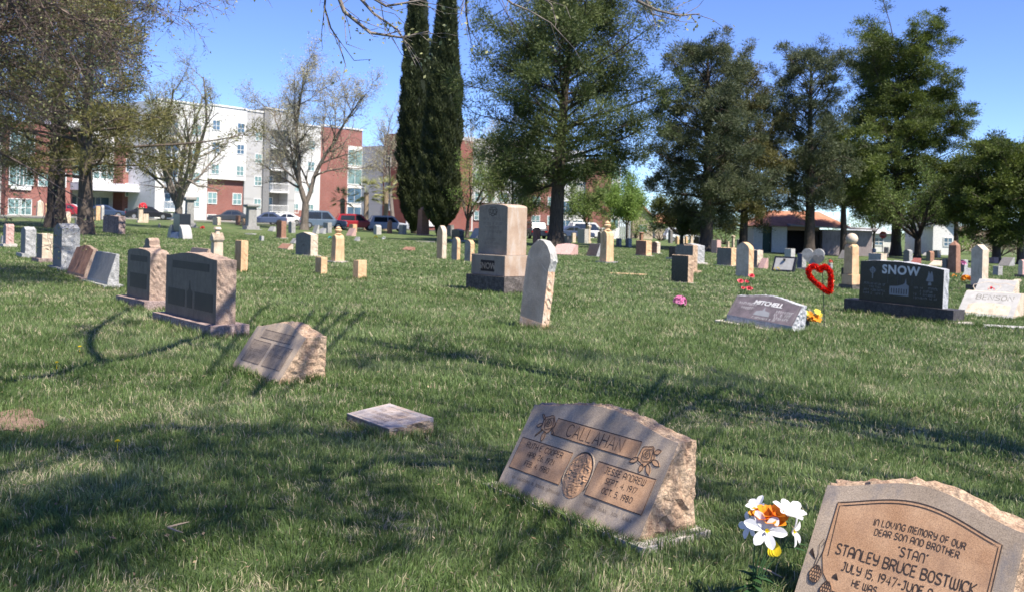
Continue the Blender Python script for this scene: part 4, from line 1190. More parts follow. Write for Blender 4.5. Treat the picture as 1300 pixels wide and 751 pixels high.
def blossom(mb, c, axis, r, n=6, wd=.4, curl=.3, seed=0, openness=.6, mi=0):
    rr = random.Random(seed); ax = Vector(axis).normalized()
    a = ax.cross(Vector((.2, .9, .1))).normalized(); b = ax.cross(a)
    for k in range(n):
        t = 2 * math.pi * (k + rr.uniform(-.15, .15)) / n
        d = a * math.cos(t) * openness + b * math.sin(t) * openness + ax * (1 - openness * .7)
        petal(mb, c, d, r * rr.uniform(.85, 1.1), r * wd, curl, ax, mi)

def lily_bouquet():
    X, Y = 1.06, 4.02; 
    z = Gf(X, Y)
    root = empty('flower_bouquet', (X, Y, z), 0, 'white lilies with an orange bloom and yellow petal beside the lower right headstone', 'flowers')
    k = 3.85 / F
    def P(px, py, y=0.0):
        v = at3(px, py, Y + y) - np.array([X, Y, z]); return tuple(v)
    o = MB()
    for q, (px, py, y, L, w_) in enumerate([(966, 655, -.03, .05, .028), (972, 651, -.02, .055, .03), (983, 651, -.03, .05, .028), (990, 657, 0, .05, .03), (975, 660, -.04, .05, .026), (985, 663, -.03, .05, .03), (960, 652, .0, .04, .02)]):
        blossom(o, P(px, py + 4, y), (rnd.uniform(-.3, .3), -.5, .9), L, 5, .55, .25, q, .45)
    o.build('orange_bloom', ORG, root)
    wb = MB()
    blossom(wb, P(971, 672, -.06), (-.1, -.8, .35), .085, 6, .33, .25, 1, .85); wb.build('white_lily', WHT, root)
    wb = MB(); blossom(wb, P(1000, 655, -.02), (.2, -.35, .9), .085, 6, .36, .2, 2, .62); wb.build('white_lily', WHT, root)
    wb = MB(); blossom(wb, P(1006, 673, .0), (.8, -.5, .05), .075, 5, .3, .3, 3, .8); wb.build('white_lily', WHT, root)
    wb = MB(); blossom(wb, P(962, 646, .03), (-.4, -.2, .9), .06, 5, .4, .2, 4, .6); wb.build('white_lily', WHT, root)
    wb = MB(); blossom(wb, P(954, 666, .0), (-.9, -.4, .1), .06, 5, .35, .3, 5, .7); wb.build('white_lily', WHT, root)
    y_ = MB()
    for q, a in enumerate((-.35, 0, .35)): petal(y_, P(981, 684, -.06), (a * .6 + .1, -.25, -1), .07, .026, .1, (0, -1, .1))
    y_.build('yellow_petal', YEL, root)
    ctr = MB()
    for (px, py, y) in ((972, 673, -.07), (1006, 674, -.02)): blossom(ctr, P(px, py, y), (.1, -.9, .3), .022, 5, .25, 0, 3, .4)
    ctr.build('stamens', YEL, root)
    st = MB()
    for (px, py) in ((970, 672), (1000, 660), (985, 665), (1005, 676), (960, 655), (980, 685)):
        e = Vector(P(px, py + 3)); st.tube([(0, 0, -.01), (e.x * .3, e.y * .3, e.z * .5), e], .003, 5)
    st.build('stems', STM, root)
    lf = MB()
    for q in range(22):
        a = rnd.uniform(0, 6.28); h = rnd.uniform(.02, .15)
        petal(lf, (rnd.uniform(-.02, .02), rnd.uniform(-.02, .02), h), (math.cos(a), math.sin(a), rnd.uniform(.1, .9)), rnd.uniform(.06, .11), .018, .5)
    petal(lf, P(992, 695), (.9, -.3, .25), .10, .012, .3); petal(lf, P(1000, 690), (.95, .1, .15), .09, .011, .3)
    lf.build('leaves', GRN, root)
lily_bouquet()

def clump(name, px, py, r, mat, label, n=40, h=None, stem=0.0, Y=None, vase=None, cat='flowers', pr=.035, core=None, leafy=True):
    X, Y = hit(px, py) if Y is None else on(px, Y)
    z = Gf(X, Y); root = empty(name, (X, Y, z), 0, label, cat)
    mb = MB(); rr = random.Random(int(px * 3))
    for q in range(n):
        a = rr.uniform(0, 6.28); b = math.acos(rr.uniform(-.1, 1)); d = (math.sin(b) * math.cos(a), math.sin(b) * math.sin(a), math.cos(b))
        c = (d[0] * r * .8, d[1] * r * .8, stem + r * .5 + d[2] * r * .75)
        blossom(mb, c, d, pr, 5, .5, .2, q, .7)
    mb.build('blooms', mat, root)
    if leafy:
        lf = MB()
        for q in range(16):
            a = rr.uniform(0, 6.28); petal(lf, (0, 0, stem * .4), (math.cos(a), math.sin(a), rr.uniform(.1, 1)), r * 1.2, r * .2, .4)
        lf.tube([(0, 0, 0), (0, 0, stem + r * .4)], .006, 5)
        lf.build('leaves', GRN, root)
    if vase:
        v = MB(); v.lathe([(vase * .7, 0), (vase, stem * .5), (vase * .8, stem * .85), (vase * 1.1, stem)], 12); v.build('vase', M['white'], root, smooth=True)
    return root
clump('flower_bouquet', 863, 389, .14, PNK, 'round clump of pink and white flowers alone in the lawn', 46, pr=.055, stem=.03)
clump('flower_bouquet', 1054, 343, .11, RED, 'red flowers in a white vase beside the double-heart stone', 16, stem=.32, vase=.11)
clump('flower_bouquet', 986, 346, .13, YEL, 'pale yellow flowers at the foot of the framed plaque', 14, stem=.05)
clump('flower_bouquet', 1211, 359, .10, ORG, 'small orange flowers standing right of the black headstone', 12, stem=.18)
clump('flower_bouquet', 1226, 361, .17, ORG, 'bright orange round flower bunch in front of the pointed slab', 22, stem=.10, pr=.07)
clump('flower_bouquet', 1258, 380, .08, RED, 'red rose lying on top of the lettered whitish slant', 8, stem=.24, leafy=False)
clump('flower_bouquet', 181, 284, .35, RED, 'red and pink flowers on the slim cream pillar by the black sedan', 16, stem=1.35, pr=.16, leafy=False)
clump('flower_bouquet', 257, 291, .14, RED, 'red flower speck beside the pale wing of the black cube monument', 8, stem=.02, pr=.1, leafy=False)
clump('flower_bouquet', 1223, 346, .1, PNK, 'purple and pink posy against the grey tablet by the spike monument', 8, stem=.4, pr=.08, leafy=False)
clump('flower_bouquet', 477, 303, .12, YEL, 'yellow flowers left of white ones in the lawn near the cypresses', 8, stem=.02, pr=.08, leafy=False)
clump('flower_bouquet', 487, 304, .12, WHT, 'white flowers right of yellow ones in the lawn near the cypresses', 8, stem=.02, pr=.08, leafy=False)
clump('flower_bouquet', 419, 304, .10, leafmat('aqua_petals', [(.05, .5, .55), (.1, .6, .6)], .2), 'turquoise ornament in the grass behind the turned-finial pillar', 8, stem=.02, pr=.08, leafy=False)

def mitchell_roses():
    X, Y = hit(946, 392); Y += .35; z = Gf(X, Y)
    root = empty('rose_stems', (X, Y, z), 0, 'red artificial roses on tall stems behind the left end of the mahogany slant', 'flowers')
    b = MB(); s = MB(); l = MB()
    for q, (px, py, r) in enumerate(((940, 358, .075), (951, 367, .080), (954, 351, .072), (948, 358, .05), (943, 366, .05))):
        p = Vector(at3(px, py, Y) - np.array([X, Y, z]))
        blossom(b, p, (.0, -.6, .8), r, 6, .6, .2, q, .75); blossom(b, p, (.1, -.6, .9), r * .9, 5, .6, -.1, q + 9, .4)
        s.tube([(0, 0, 0), (p.x * .4, 0, p.z * .6), p], .006, 5)
        for w_ in range(4): petal(l, (p.x * .7, 0, p.z * (.5 + w_ * .12)), (rnd.uniform(-1, 1), rnd.uniform(-1, 1), .4), .10, .025, .3)
    b.build('blooms', leafmat('rose_petals', [(.75, .10, .14), (.80, .25, .28)], .25), root); s.build('stems', STM, root); l.build('leaves', GRN, root)
mitchell_roses()

def mitchell_bunch():
    X, Y = hit(1023, 416); z = Gf(X, Y)
    root = empty('flower_bouquet', (X, Y, z), 0, 'yellow and orange daisies in dark glass vase beside the mahogany slant headstone', 'flowers')
    v = MB(); v.lathe([(.05, 0), (.065, .05), (.05, .14), (.06, .17)], 14); v.build('vase', plain('dark_glass', (.06, .06, .08), .15, spec=.6), root, smooth=True)
    y = MB(); o = MB(); s = MB(); l = MB()
    for q, (px, py, m, r) in enumerate(((1020, 397, 0, .075), (1037, 396, 0, .07), (1028, 399, 1, .07), (1036, 404, 1, .09), (1031, 405, 1, .07), (1041, 400, 0, .05), (1026, 405, 1, .045))):
        p = Vector(at3(px, py, Y) - np.array([X, Y, z])); p.y += -.05 + .02 * (q % 3)
        blossom(y if m == 0 else o, p, (rnd.uniform(-.4, .4), -.7, .6), r, 8, .35, .15, q, .85)
        s.tube([(0, 0, .1), (p.x * .5, 0, p.z * .7), p], .005, 5)
    for w_ in range(16): petal(l, (0, 0, .14), (rnd.uniform(-1, 1), rnd.uniform(-1, .6), rnd.uniform(.1, 1)), .13, .025, .4)
    y.build('yellow_blooms', leafmat('daisy_yellow', [(.82, .68, .10), (.80, .6, .05)], .3), root); o.build('orange_blooms', leafmat('daisy_orange', [(.80, .30, .02), (.78, .38, .02)], .3), root)
    s.build('stems', STM, root); l.build('leaves', GRN, root)
mitchell_bunch()

def heart_stake():
    X, Y = hit(1047, 415); z = Gf(X, Y)
    root = empty('heart_ornament', (X, Y, z), 0, 'red tinsel heart on a thin black stake in the grass', 'garden stake')
    sm = MB(); p = Vector(at3(1044, 340, Y + .02) - np.array([X, Y, z]))
    sm.tube([(0, 0, -.05), (p.x * .5, .02, p.z * .5), p], .007, 6); sm.build('stake', M['black'], root)
    # outline measured in the photo, leaning heart
    pts = [(1026, 343), (1031, 338), (1037, 339), (1041.5, 343), (1046, 338.5), (1051, 341), (1054.5, 347), (1055, 356), (1054.5, 364), (1053, 371), (1047, 368), (1039, 362), (1031, 355), (1026.5, 349)]
    L = [Vector(at3(a, b, Y - .03) - np.array([X, Y, z])) for a, b in pts]
    c = sum(L, Vector()) / len(L)
    L = [c + (q - c) * .97 for q in L]
    path = []
    n = len(L)
    for i in range(n):
        p0, p1, p2, p3 = L[i - 1], L[i], L[(i + 1) % n], L[(i + 2) % n]
        for t in (0, .2, .4, .6, .8):
            path.append(.5 * ((2 * p1) + (p2 - p0) * t + (2 * p0 - 5 * p1 + 4 * p2 - p3) * t * t + (3 * p1 - p0 - 3 * p2 + p3) * t ** 3))
    cb = MB(); cb.tube(path + [path[0]], .030, 8); cb.build('heart_wire', plain('red_core', (.45, .02, .02), .5), root)
    rr = np.random.RandomState(2); nn = 5200
    P = np.array([list(q) for q in path]); i = rr.randint(0, len(P), nn); base = P[i] + (P[(i + 1) % len(P)] - P[i]) * rr.rand(nn, 1)
    d = rr.normal(size=(nn, 3)); d /= np.linalg.norm(d, axis=1, keepdims=True)
    a = base + d * .03; e = rr.normal(size=(nn, 3)); e = np.cross(d, e); e /= np.linalg.norm(e, axis=1, keepdims=True)
    V = np.stack([a - e * .009, a + e * .009, base + d * rr.uniform(.048, .076, (nn, 1)) + e * .008], axis=1).reshape(-1, 3)
    tm, nt_, b_ = newmat('red_tinsel'); b_.inputs['Base Color'].default_value = (.80, .03, .012, 1); b_.inputs['Roughness'].default_value = .22; b_.inputs['Metallic'].default_value = .55
    soup('tinsel', V, 3, tm, root)
heart_stake()

def sticks():
    for (pts, lab) in ((([(213, 680), (228, 676), (240, 673)]), 'dry pale twig lying in the shaded grass near the bottom left'), ([(213, 680), (222, 684), (232, 687)], 'shorter dry twig crossing the pale one near the bottom left'), ([(962, 731), (978, 737), (993, 745)], 'pale twig at the foot of the lily bouquet')):
        P = []
        for (a, b) in pts:
            x, y = hit(a, b); P.append((x, y, Gf(x, y) + .045))
        c = P[0]; mb = MB(); mb.tube([(p[0] - c[0], p[1] - c[1], p[2] - c[2]) for p in P], [.006, .005, .002], 6)
        tag(mb.build('twig', plain('dry_wood', (.28, .22, .16), .8), None, c), lab, 'twig')
sticks()
for i, (px, py) in enumerate(((101, 447), (72, 468), (149, 572))):
    X, Y = hit(px, py); mb = MB()
    for k in range(3): blossom(mb, (0, 0, .06 + k * .004), (0, -.2, 1), .022 - k * .004, 9, .25, .0, k, .9)
    mb.tube([(0, 0, 0), (0, 0, .06)], .002, 4)
    tag(mb.build('dandelion', YEL, None, (X, Y, Gf(X, Y))), ['yellow dandelion above the forked limb shadow at the left', 'lone dandelion just below the limb shadow on the far left', 'yellow dandelion in the shaded lower left grass'][i], 'flower')
# ------------------------------------------------------------------ trees
BARK = barkmat('bark_brown', (.055, .042, .033), (.14, .11, .09))
BARKG = barkmat('bark_grey', (.12, .10, .085), (.26, .225, .20))
BARKD = barkmat('bark_dark', (.03, .024, .02), (.08, .062, .05))
TWIG = plain('twig_grey', (.24, .20, .17), .9)
PINE = leafmat('pine_needles', [(.036, .054, .018), (.062, .086, .026), (.095, .122, .036), (.13, .155, .05)], .25)
PINEG = leafmat('pine_grey_green', [(.040, .054, .026), (.066, .083, .040), (.098, .115, .055), (.13, .145, .07)], .25)
PINEO = leafmat('pine_olive', [(.060, .060, .022), (.10, .098, .034), (.15, .14, .046), (.20, .18, .065)], .25)
JUN = leafmat('juniper_green', [(.022, .036, .009), (.055, .078, .016), (.105, .14, .026), (.16, .20, .038)], .25)
CYP = leafmat('cypress_green', [(.022, .032, .013), (.040, .052, .020), (.066, .080, .032)], .15)
BUD = leafmat('spring_buds', [(.22, .24, .10), (.32, .33, .15), (.40, .40, .20)], .4)
BUDP = leafmat('pale_buds', [(.33, .30, .19), (.42, .39, .25), (.50, .48, .32)], .4)
LIME = leafmat('young_leaves', [(0.112, 0.188, 0.037), (0.188, 0.288, 0.062), (0.250, 0.350, 0.100)], .4)
SHRUB = leafmat('shrub_leaves', [(0.070, 0.112, 0.028), (0.126, 0.196, 0.049), (0.196, 0.252, 0.070)], .35)
DRYB = leafmat('dry_brush', [(0.160, 0.120, 0.090), (0.240, 0.180, 0.140), (0.280, 0.220, 0.170)], .2)

def vadd(a, b, k=1.0): return (a[0] + b[0] * k, a[1] + b[1] * k, a[2] + b[2] * k)
def vnorm(a):
    l = math.sqrt(a[0] ** 2 + a[1] ** 2 + a[2] ** 2) + 1e-9
    return (a[0] / l, a[1] / l, a[2] / l)

def grow(segs, tips, p, d, L, r, lev, P, rg, rend=None):
    n = P['n'][lev]; step = L / n; r0 = r; r1e = r * P['taper'][lev]
    kids = P['kids'][lev] if lev < len(P['kids']) else 0
    start = P['start'][lev] if kids else 1
    wob = P['wob'][lev]; up = P['up'][lev]; last = lev >= len(P['kids'])
    for i in range(n):
        d = vnorm((d[0] + rg.gauss(0, wob), d[1] + rg.gauss(0, wob), d[2] + rg.gauss(0, wob) + up))
        q = vadd(p, d, step)
        if 'lim' in P and P['lim'](q):
            if lev == 0:
                d = vnorm((d[0], d[1], abs(d[2]) + .5)); q = vadd(p, d, step)
                if P['lim'](q): break
            else: break
        ra = r0 + (r1e - r0) * i / n; rb = r0 + (r1e - r0) * (i + 1) / n
        segs.append((*p, *q, ra, rb))
        t = (i + 1) / n
        if kids and t > start:
            k = kids / (n * (1 - start)); k = int(k) + (1 if rg.random() < k - int(k) else 0)
            for _ in range(k):
                ang = math.radians(rg.uniform(*P['ang'][lev])); az = rg.uniform(0, 6.283)
                a = vnorm((d[1] + .01, -d[0], .02)); b = (d[1] * a[2] - d[2] * a[1], d[2] * a[0] - d[0] * a[2], d[0] * a[1] - d[1] * a[0])
                e = tuple(d[j] * math.cos(ang) + (a[j] * math.cos(az) + b[j] * math.sin(az)) * math.sin(ang) for j in range(3))
                cl = L * P['len'][lev] * rg.uniform(.65, 1.15) * (1.15 - .55 * t)
                fp = vadd(p, d, step * rg.random())
                grow(segs, tips, fp, e, cl, max(rb * P['rad'][lev], P['rmin']), lev + 1, P, rg)
        p = q
    if last: tips.append((*p, *d))
    elif lev >= len(P['kids']) - 1: tips.append((*p, *d))

def leaves_at(name, tips, mat, parent, per, spread, size, rs, along=.0, skip=0.0, narrow=.6, droop=0.):
    T = np.array(tips)
    if skip: T = T[rs.rand(len(T)) > skip]
    n = len(T) * per
    B = np.repeat(T, per, axis=0)
    c = B[:, :3] - B[:, 3:6] * (rs.rand(n, 1) * along) + rs.normal(size=(n, 3)) * spread
    c[:, 2] -= rs.rand(n) * droop
    a = rs.normal(size=(n, 3)); a /= np.linalg.norm(a, axis=1, keepdims=True)
    b = np.cross(a, rs.normal(size=(n, 3))); b /= np.linalg.norm(b, axis=1, keepdims=True)
    s = size * rs.uniform(.6, 1.3, (n, 1))
    V = np.stack([c - a * s, c - b * s * narrow, c + a * s, c + b * s * narrow], axis=1).reshape(-1, 3)
    tint = np.repeat(rs.rand(len(T)), per)
    return soup(name, V, 4, mat, parent, {'tint': tint})

def bare_tree(name, c, H, label, seed, stems=4, leafm=BUDP, per=8, size=.06, spread=.18, lean=(0, 0), fork=.16, r=.28, spreadang=(22, 48), bark=BARKG, skip=0.0,
              group=None, cat='tree', kids=(9, 7, 5), up=.05, twmin=.014, droop=0., name2='crown', reach=.9, wobble=.13):
    z = Gf(*c); root = empty(name, (c[0], c[1], z - .05), 0, label, cat, group)
    rg = random.Random(seed); rs = np.random.RandomState(seed); segs = []; tips = []
    th = H * fork
    n = 5; p = (0, 0, 0); d = vnorm((lean[0], lean[1], 1))
    for i in range(n):
        q = vadd(p, d, th / n); segs.append((*p, *q, r * (1.35 if i == 0 else 1.05) * (1 - .03 * i), r * (1.05 if i == 0 else 1) * (1 - .03 * i))); p = q
    P = dict(n=[9, 7, 5, 3], taper=[.25, .25, .3, .3], kids=list(kids), start=[.22, .15, .1], wob=[wobble, wobble * 1.2, .16, .2], up=[up, up, up * .6, 0 - droop * .1],
             ang=[(25, 55), (25, 60), (25, 65)], len=[.5, .5, .5], rad=[.6, .6, .6], rmin=twmin)
    for k in range(stems):
        az = 6.283 * (k + rg.uniform(-.2, .2)) / stems + seed; el = math.radians(rg.uniform(*spreadang))
        dd = vnorm((math.sin(el) * math.cos(az) + lean[0], math.sin(el) * math.sin(az) + lean[1], math.cos(el)))
        grow(segs, tips, p, dd, (H - th) * rg.uniform(.8, 1.05) * reach, r * .62, 0, P, rg)
    tubes('trunk', segs, bark, root, 5)
    leaves_at(name2, tips, leafm, root, per, spread, size, rs, .3, skip, droop=droop)
    return root

def needles(name, C, mat, parent, N_, rc, L, w, rs, flat=.6, out=.6, upb=.25, droop=0.):
    """C: clump centres(3), outward direction(3), scale, tint"""
    C = np.asarray(C); n = len(C) * N_
    B = np.repeat(C, N_, axis=0); sc = B[:, 6:7]
    o = rs.normal(size=(n, 3)) * np.array([1, 1, flat]) * rc * .50 * sc
    d = rs.normal(size=(n, 3)) * .34 + B[:, 3:6] * out * .6 + o / (rc + 1e-6) * 1.7 + np.array([0, 0, upb])
    d /= np.linalg.norm(d, axis=1, keepdims=True)
    c = B[:, :3] + o
    c[:, 2] -= droop * rs.rand(n)
    s = np.cross(d, rs.normal(size=(n, 3))); s /= np.linalg.norm(s, axis=1, keepdims=True)
    l = L * rs.uniform(.6, 1.25, (n, 1)); ww = w * rs.uniform(.6, 1.3, (n, 1))
    V = np.stack([c - s * ww, c + s * ww, c + d * l], axis=1).reshape(-1, 3)
    tint = np.clip(B[:, 7] + rs.normal(size=n) * .06, 0, 1)
    return soup(name, V, 3, mat, parent, {'tint': tint})

def conifer(name, c, H, prof, label, seed, mat=PINE, limbs=70, subs=7, N_=110, rc=.55, L=.30, w=.028, trunk_r=.5, lean=(0, 0), hb=.16, flat=.85, bark=BARKD,
            el=(5, 35), group='', cat='tree', clump=1.0, upb=.25, gaps=.0, lop=None, droop=0., name_c='crown', irregular=.36, low_bare=True):
    """prof: list of (height fraction, radius in metres)"""
    z = Gf(*c); root = empty(name, (c[0], c[1], z - .1), 0, label, cat, group or None)
    rg = random.Random(seed); rs = np.random.RandomState(seed); segs = []; C = []
    hp = [p[0] for p in prof]; rp = [p[1] for p in prof]
    def tr(t): return (lean[0] * t * H + .25 * math.sin(3 * t + seed) * t, lean[1] * t * H + .2 * math.sin(4 * t) * t, t * H)
    n = 18
    for i in range(n):
        a, b = i / n, (i + 1) / n
        fl = 1.35 if i == 0 else 1.0
        segs.append((*tr(a), *tr(b), trunk_r * fl * (1 - a) ** .8 + .03, trunk_r * (1 - b) ** .8 + .03))
    az = rg.random() * 6
    for k in range(limbs):
        t = hb + (1 - hb) * ((k + .5) / limbs) ** 1.0 * .985
        az += 2.39996 + rg.uniform(-.35, .35)
        Rm = float(np.interp(t, hp, rp)); 
        f = 1 - irregular + irregular * 2 * rg.random() ** 1.2
        if lop: f *= lop(az, t)
        if rg.random() < gaps: f *= .45
        Lm = max(.25, Rm * f)
        e = math.radians(el[0] + (el[1] - el[0]) * t + rg.uniform(-8, 8))
        p = tr(t); e += math.radians(rg.uniform(-14, 18)); d = (math.cos(az) * math.cos(e), math.sin(az) * math.cos(e), math.sin(e))
        m = 6; rad = max(.03, trunk_r * .22 * (1 - t * .6) * min(1.2, Lm / 4)); pts = [p]
        for i in range(m):
            d = vnorm((d[0] + rg.gauss(0, .09), d[1] + rg.gauss(0, .09), d[2] + rg.gauss(0, .06) + (.05 if i > 2 else -.03)))
            q = vadd(p, d, Lm / m / math.cos(e)); segs.append((*p, *q, rad * (1 - i / m) + .015, rad * (1 - (i + 1) / m) + .015)); p = q; pts.append(q)
        tint0 = rg.random()
        ns = max(2, int(subs * min(1.4, Lm / 3.2)))
        for s_ in range(ns):
            u = 1 - (s_ / ns) * .72 if Lm > 1.2 else 1 - s_ / ns
            i = min(m - 1, int(u * m)); q0 = pts[i]; q1 = pts[min(m, i + 1)]; fr = u * m - i
            b = tuple(q0[j] + (q1[j] - q0[j]) * min(1, fr) for j in range(3))
            side = rg.choice((-1, 1)); sl_ = rg.uniform(.25, .75) * clump * (1.0 if s_ else .2) * min(1.3, .6 + Lm * .16)
            dd = vnorm((d[0] * .6 - side * d[1] * .9, d[1] * .6 + side * d[0] * .9, rg.uniform(-.45, .95)))
            e_ = vadd(b, dd, sl_ * 1.6); segs.append((*b, *e_, .03, .012))
            C.append((*e_, *dd, rg.uniform(.7, 1.2) * clump, min(1, max(0, tint0 * .5 + rg.random() * .5))))
    tubes('trunk', segs, bark, root, 6)
    needles(name_c, C, mat, root, N_, rc * clump, L, w, rs, flat, .6, upb, droop)
    return root

# the big pine behind the tan monument
conifer('pine_tree', hit(705, 313), 18.3, [(0, .5), (.22, 3.2), (.30, 6.2), (.45, 6.4), (.55, 6.6), (.68, 5.6), (.78, 4.4), (.88, 3.2), (.96, 1.9), (1, .6)],
        'big broad pine with thick dark trunk behind the tan stepped monument', 5, PINE, limbs=86, subs=8, N_=230, rc=.50, L=.24, w=.032, trunk_r=.56, lean=(.03, 0), hb=.24, gaps=.28, el=(-4, 42), clump=1.2)
cx_ = on(897, 74)
conifer('pine_tree', cx_, 15.9, [(0, .3), (.14, 1.5), (.24, 4.2), (.45, 3.9), (.62, 3.2), (.8, 2.6), (.92, 1.6), (1, .4)], 'pointed grey-green pine right of the gap, left one of the tall right-hand group', 8, PINEG,
        limbs=92, subs=8, N_=210, rc=.48, L=.22, w=.030, trunk_r=.5, hb=.14, gaps=.1, el=(8, 40))
conifer('pine_tree', on(944, 80), 14.2, [(0, .3), (.14, 2), (.25, 3.6), (.45, 3.5), (.65, 2.6), (.85, 1.6), (1, .4)], 'olive-brown pine leaning into the pointed grey-green pine', 13, PINEO,
        limbs=78, subs=8, N_=200, rc=.48, L=.22, w=.030, trunk_r=.35, hb=.14, el=(10, 55))
conifer('pine_tree', on(1028, 79), 16.4, [(0, .3), (.2, 1.2), (.28, 3.3), (.5, 3.0), (.68, 3.3), (.82, 2.3), (.94, 1.4), (1, .5)], 'blue-grey pine with bare lower trunk in front of the shed', 21, PINEG,
        limbs=80, subs=8, N_=200, rc=.48, L=.22, w=.030, trunk_r=.42, hb=.2, gaps=.18, el=(5, 50))
conifer('juniper_tree', hit(1137, 325), 21.2, [(0, .3), (.13, 1.5), (.2, 6.2), (.38, 6.6), (.5, 5.3), (.68, 4.9), (.85, 4.4), (.95, 3.7), (1, 2.8)], 'huge dark juniper towering over the black headstone, tallest tree on the right', 34, JUN,
        limbs=128, subs=9, N_=220, rc=.56, L=.22, w=.042, trunk_r=.50, hb=.16, el=(5, 50), irregular=.34, gaps=.15, flat=.62, upb=.25, clump=1.1)
conifer('juniper_tree', on(1072, 84), 10.8, [(0, .3), (.15, 2.2), (.35, 3.8), (.6, 3.2), (.85, 1.9), (1, .5)], 'lower dark juniper between the blue-grey pine and the huge juniper', 41, JUN,
        limbs=50, subs=8, N_=170, rc=.6, L=.24, w=.042, trunk_r=.3, hb=.40, flat=.62, upb=.1)
conifer('juniper_tree', on(1266, 84), 10.6, [(0, .3), (.2, 2), (.32, 4.4), (.5, 4.2), (.75, 2.7), (1, .6)], 'bushy juniper behind the peaked tan slab at the right edge', 47, JUN,
        limbs=64, subs=8, N_=170, rc=.6, L=.24, w=.042, trunk_r=.36, hb=.22, flat=.62, upb=.1, bark=BARK)
conifer('juniper_tree', on(1297, 82), 9.2, [(0, .3), (.2, 2), (.35, 4.0), (.6, 3.8), (.85, 2.2), (1, .6)], 'lower juniper cut off by the right edge of the view', 49, JUN,
        limbs=56, subs=8, N_=170, rc=.6, L=.24, w=.042, trunk_r=.3, hb=.2, flat=.62, upb=.1, bark=BARK)
conifer('juniper_tree', on(1214, 96), 9.2, [(0, .3), (.35, 2), (.5, 2.8), (.75, 2.2), (1, .5)], 'mid-sized juniper filling the gap right of the huge juniper', 52, JUN,
        limbs=44, subs=7, N_=150, rc=.6, L=.24, w=.042, trunk_r=.25, hb=.36, flat=.62, upb=.1, bark=BARK)
# the two at the left
conifer('pine_tree', hit(71, 290), 17.5, [(0, .3), (.2, 1.5), (.26, 6.2), (.45, 6.5), (.7, 5.5), (.9, 3.5), (1, 1.0)], 'dark pine with black trunk at the far left', 61, PINEO,
        limbs=66, subs=7, N_=130, rc=.56, L=.28, w=.028, trunk_r=.62, hb=.23, gaps=.2, el=(-8, 40))
conifer('pine_tree', hit(108, 298), 13.5, [(0, .3), (.2, 1.5), (.28, 5.2), (.45, 5.3), (.7, 4.3), (.9, 3.0), (1, 1.0)], 'olive pine with lighter bark, right one of the two left trunks', 67, PINEO,
        limbs=56, subs=7, N_=120, rc=.52, L=.26, w=.026, trunk_r=.44, hb=.24, gaps=.25, el=(-12, 40), bark=BARK, lop=lambda az, t: 1.35 if math.cos(az) > .3 and t < .45 else .9)

def cypress(px, py, H, prof, label, seed, trw=.35):
    c = hit(px, py); z = Gf(*c); root = empty('cypress_tree', (c[0], c[1], z - .1), 0, label, 'tree', 'twin cypresses')
    rs = np.random.RandomState(seed); n = 46000
    hp = [p[0] for p in prof]; rp = [p[1] for p in prof]
    t = rs.rand(n) ** .9; a = rs.rand(n) * 6.283
    k1, k2 = rs.rand(8) * 6, rs.rand(8) * 6
    R0 = np.interp(t, hp, rp) * .94
    lum = 1 + .10 * np.sin(3 * a + 14 * t + k1[0]) + .08 * np.sin(5 * a - 31 * t + k1[1]) + .06 * np.sin(9 * a + 60 * t + k1[2]) + .05 * np.sin(2 * a + 90 * t)
    r = R0 * lum * (1 - .16 * rs.rand(n) ** 2)
    lx = .25 * np.sin(2.2 * t + seed) * t
    c_ = np.stack([r * np.cos(a) + lx, r * np.sin(a), t * H], 1)
    d = np.stack([np.cos(a) * .38, np.sin(a) * .38, np.ones(n)], 1) + rs.normal(size=(n, 3)) * .28
    d /= np.linalg.norm(d, axis=1, keepdims=True)
    s = np.cross(d, rs.normal(size=(n, 3))); s /= np.linalg.norm(s, axis=1, keepdims=True)
    l = rs.uniform(.22, .55, (n, 1)); w_ = rs.uniform(.035, .08, (n, 1))
    V = np.stack([c_ - s * w_, c_ + s * w_, c_ + d * l], 1).reshape(-1, 3)
    tint = np.clip(.5 + (lum - 1) * 1.6 + rs.normal(size=n) * .12, 0, 1)
    soup('crown', V, 3, CYP, root, {'tint': tint})
    mb = MB(); mb.lathe([(trw * 1.3, 0), (trw, .6), (trw * .9, hp[1] * H + .4)], 10)
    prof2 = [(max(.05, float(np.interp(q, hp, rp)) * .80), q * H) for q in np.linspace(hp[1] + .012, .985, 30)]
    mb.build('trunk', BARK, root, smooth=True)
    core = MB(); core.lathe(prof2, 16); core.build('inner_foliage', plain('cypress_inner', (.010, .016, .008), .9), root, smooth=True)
    return root
cypress(526, 297, 28.5, [(0, .25), (.035, .5), (.06, 1.2), (.12, 1.75), (.3, 1.95), (.55, 1.75), (.75, 1.25), (.9, .85), (1, .15)], 'left twin of the two tall dark cypresses', 3)
cypress(559, 300, 26.5, [(0, .25), (.035, .5), (.07, 1.4), (.14, 1.9), (.35, 1.95), (.6, 1.55), (.78, 1.05), (.92, .7), (1, .12)], 'right twin of the two tall dark cypresses', 5)

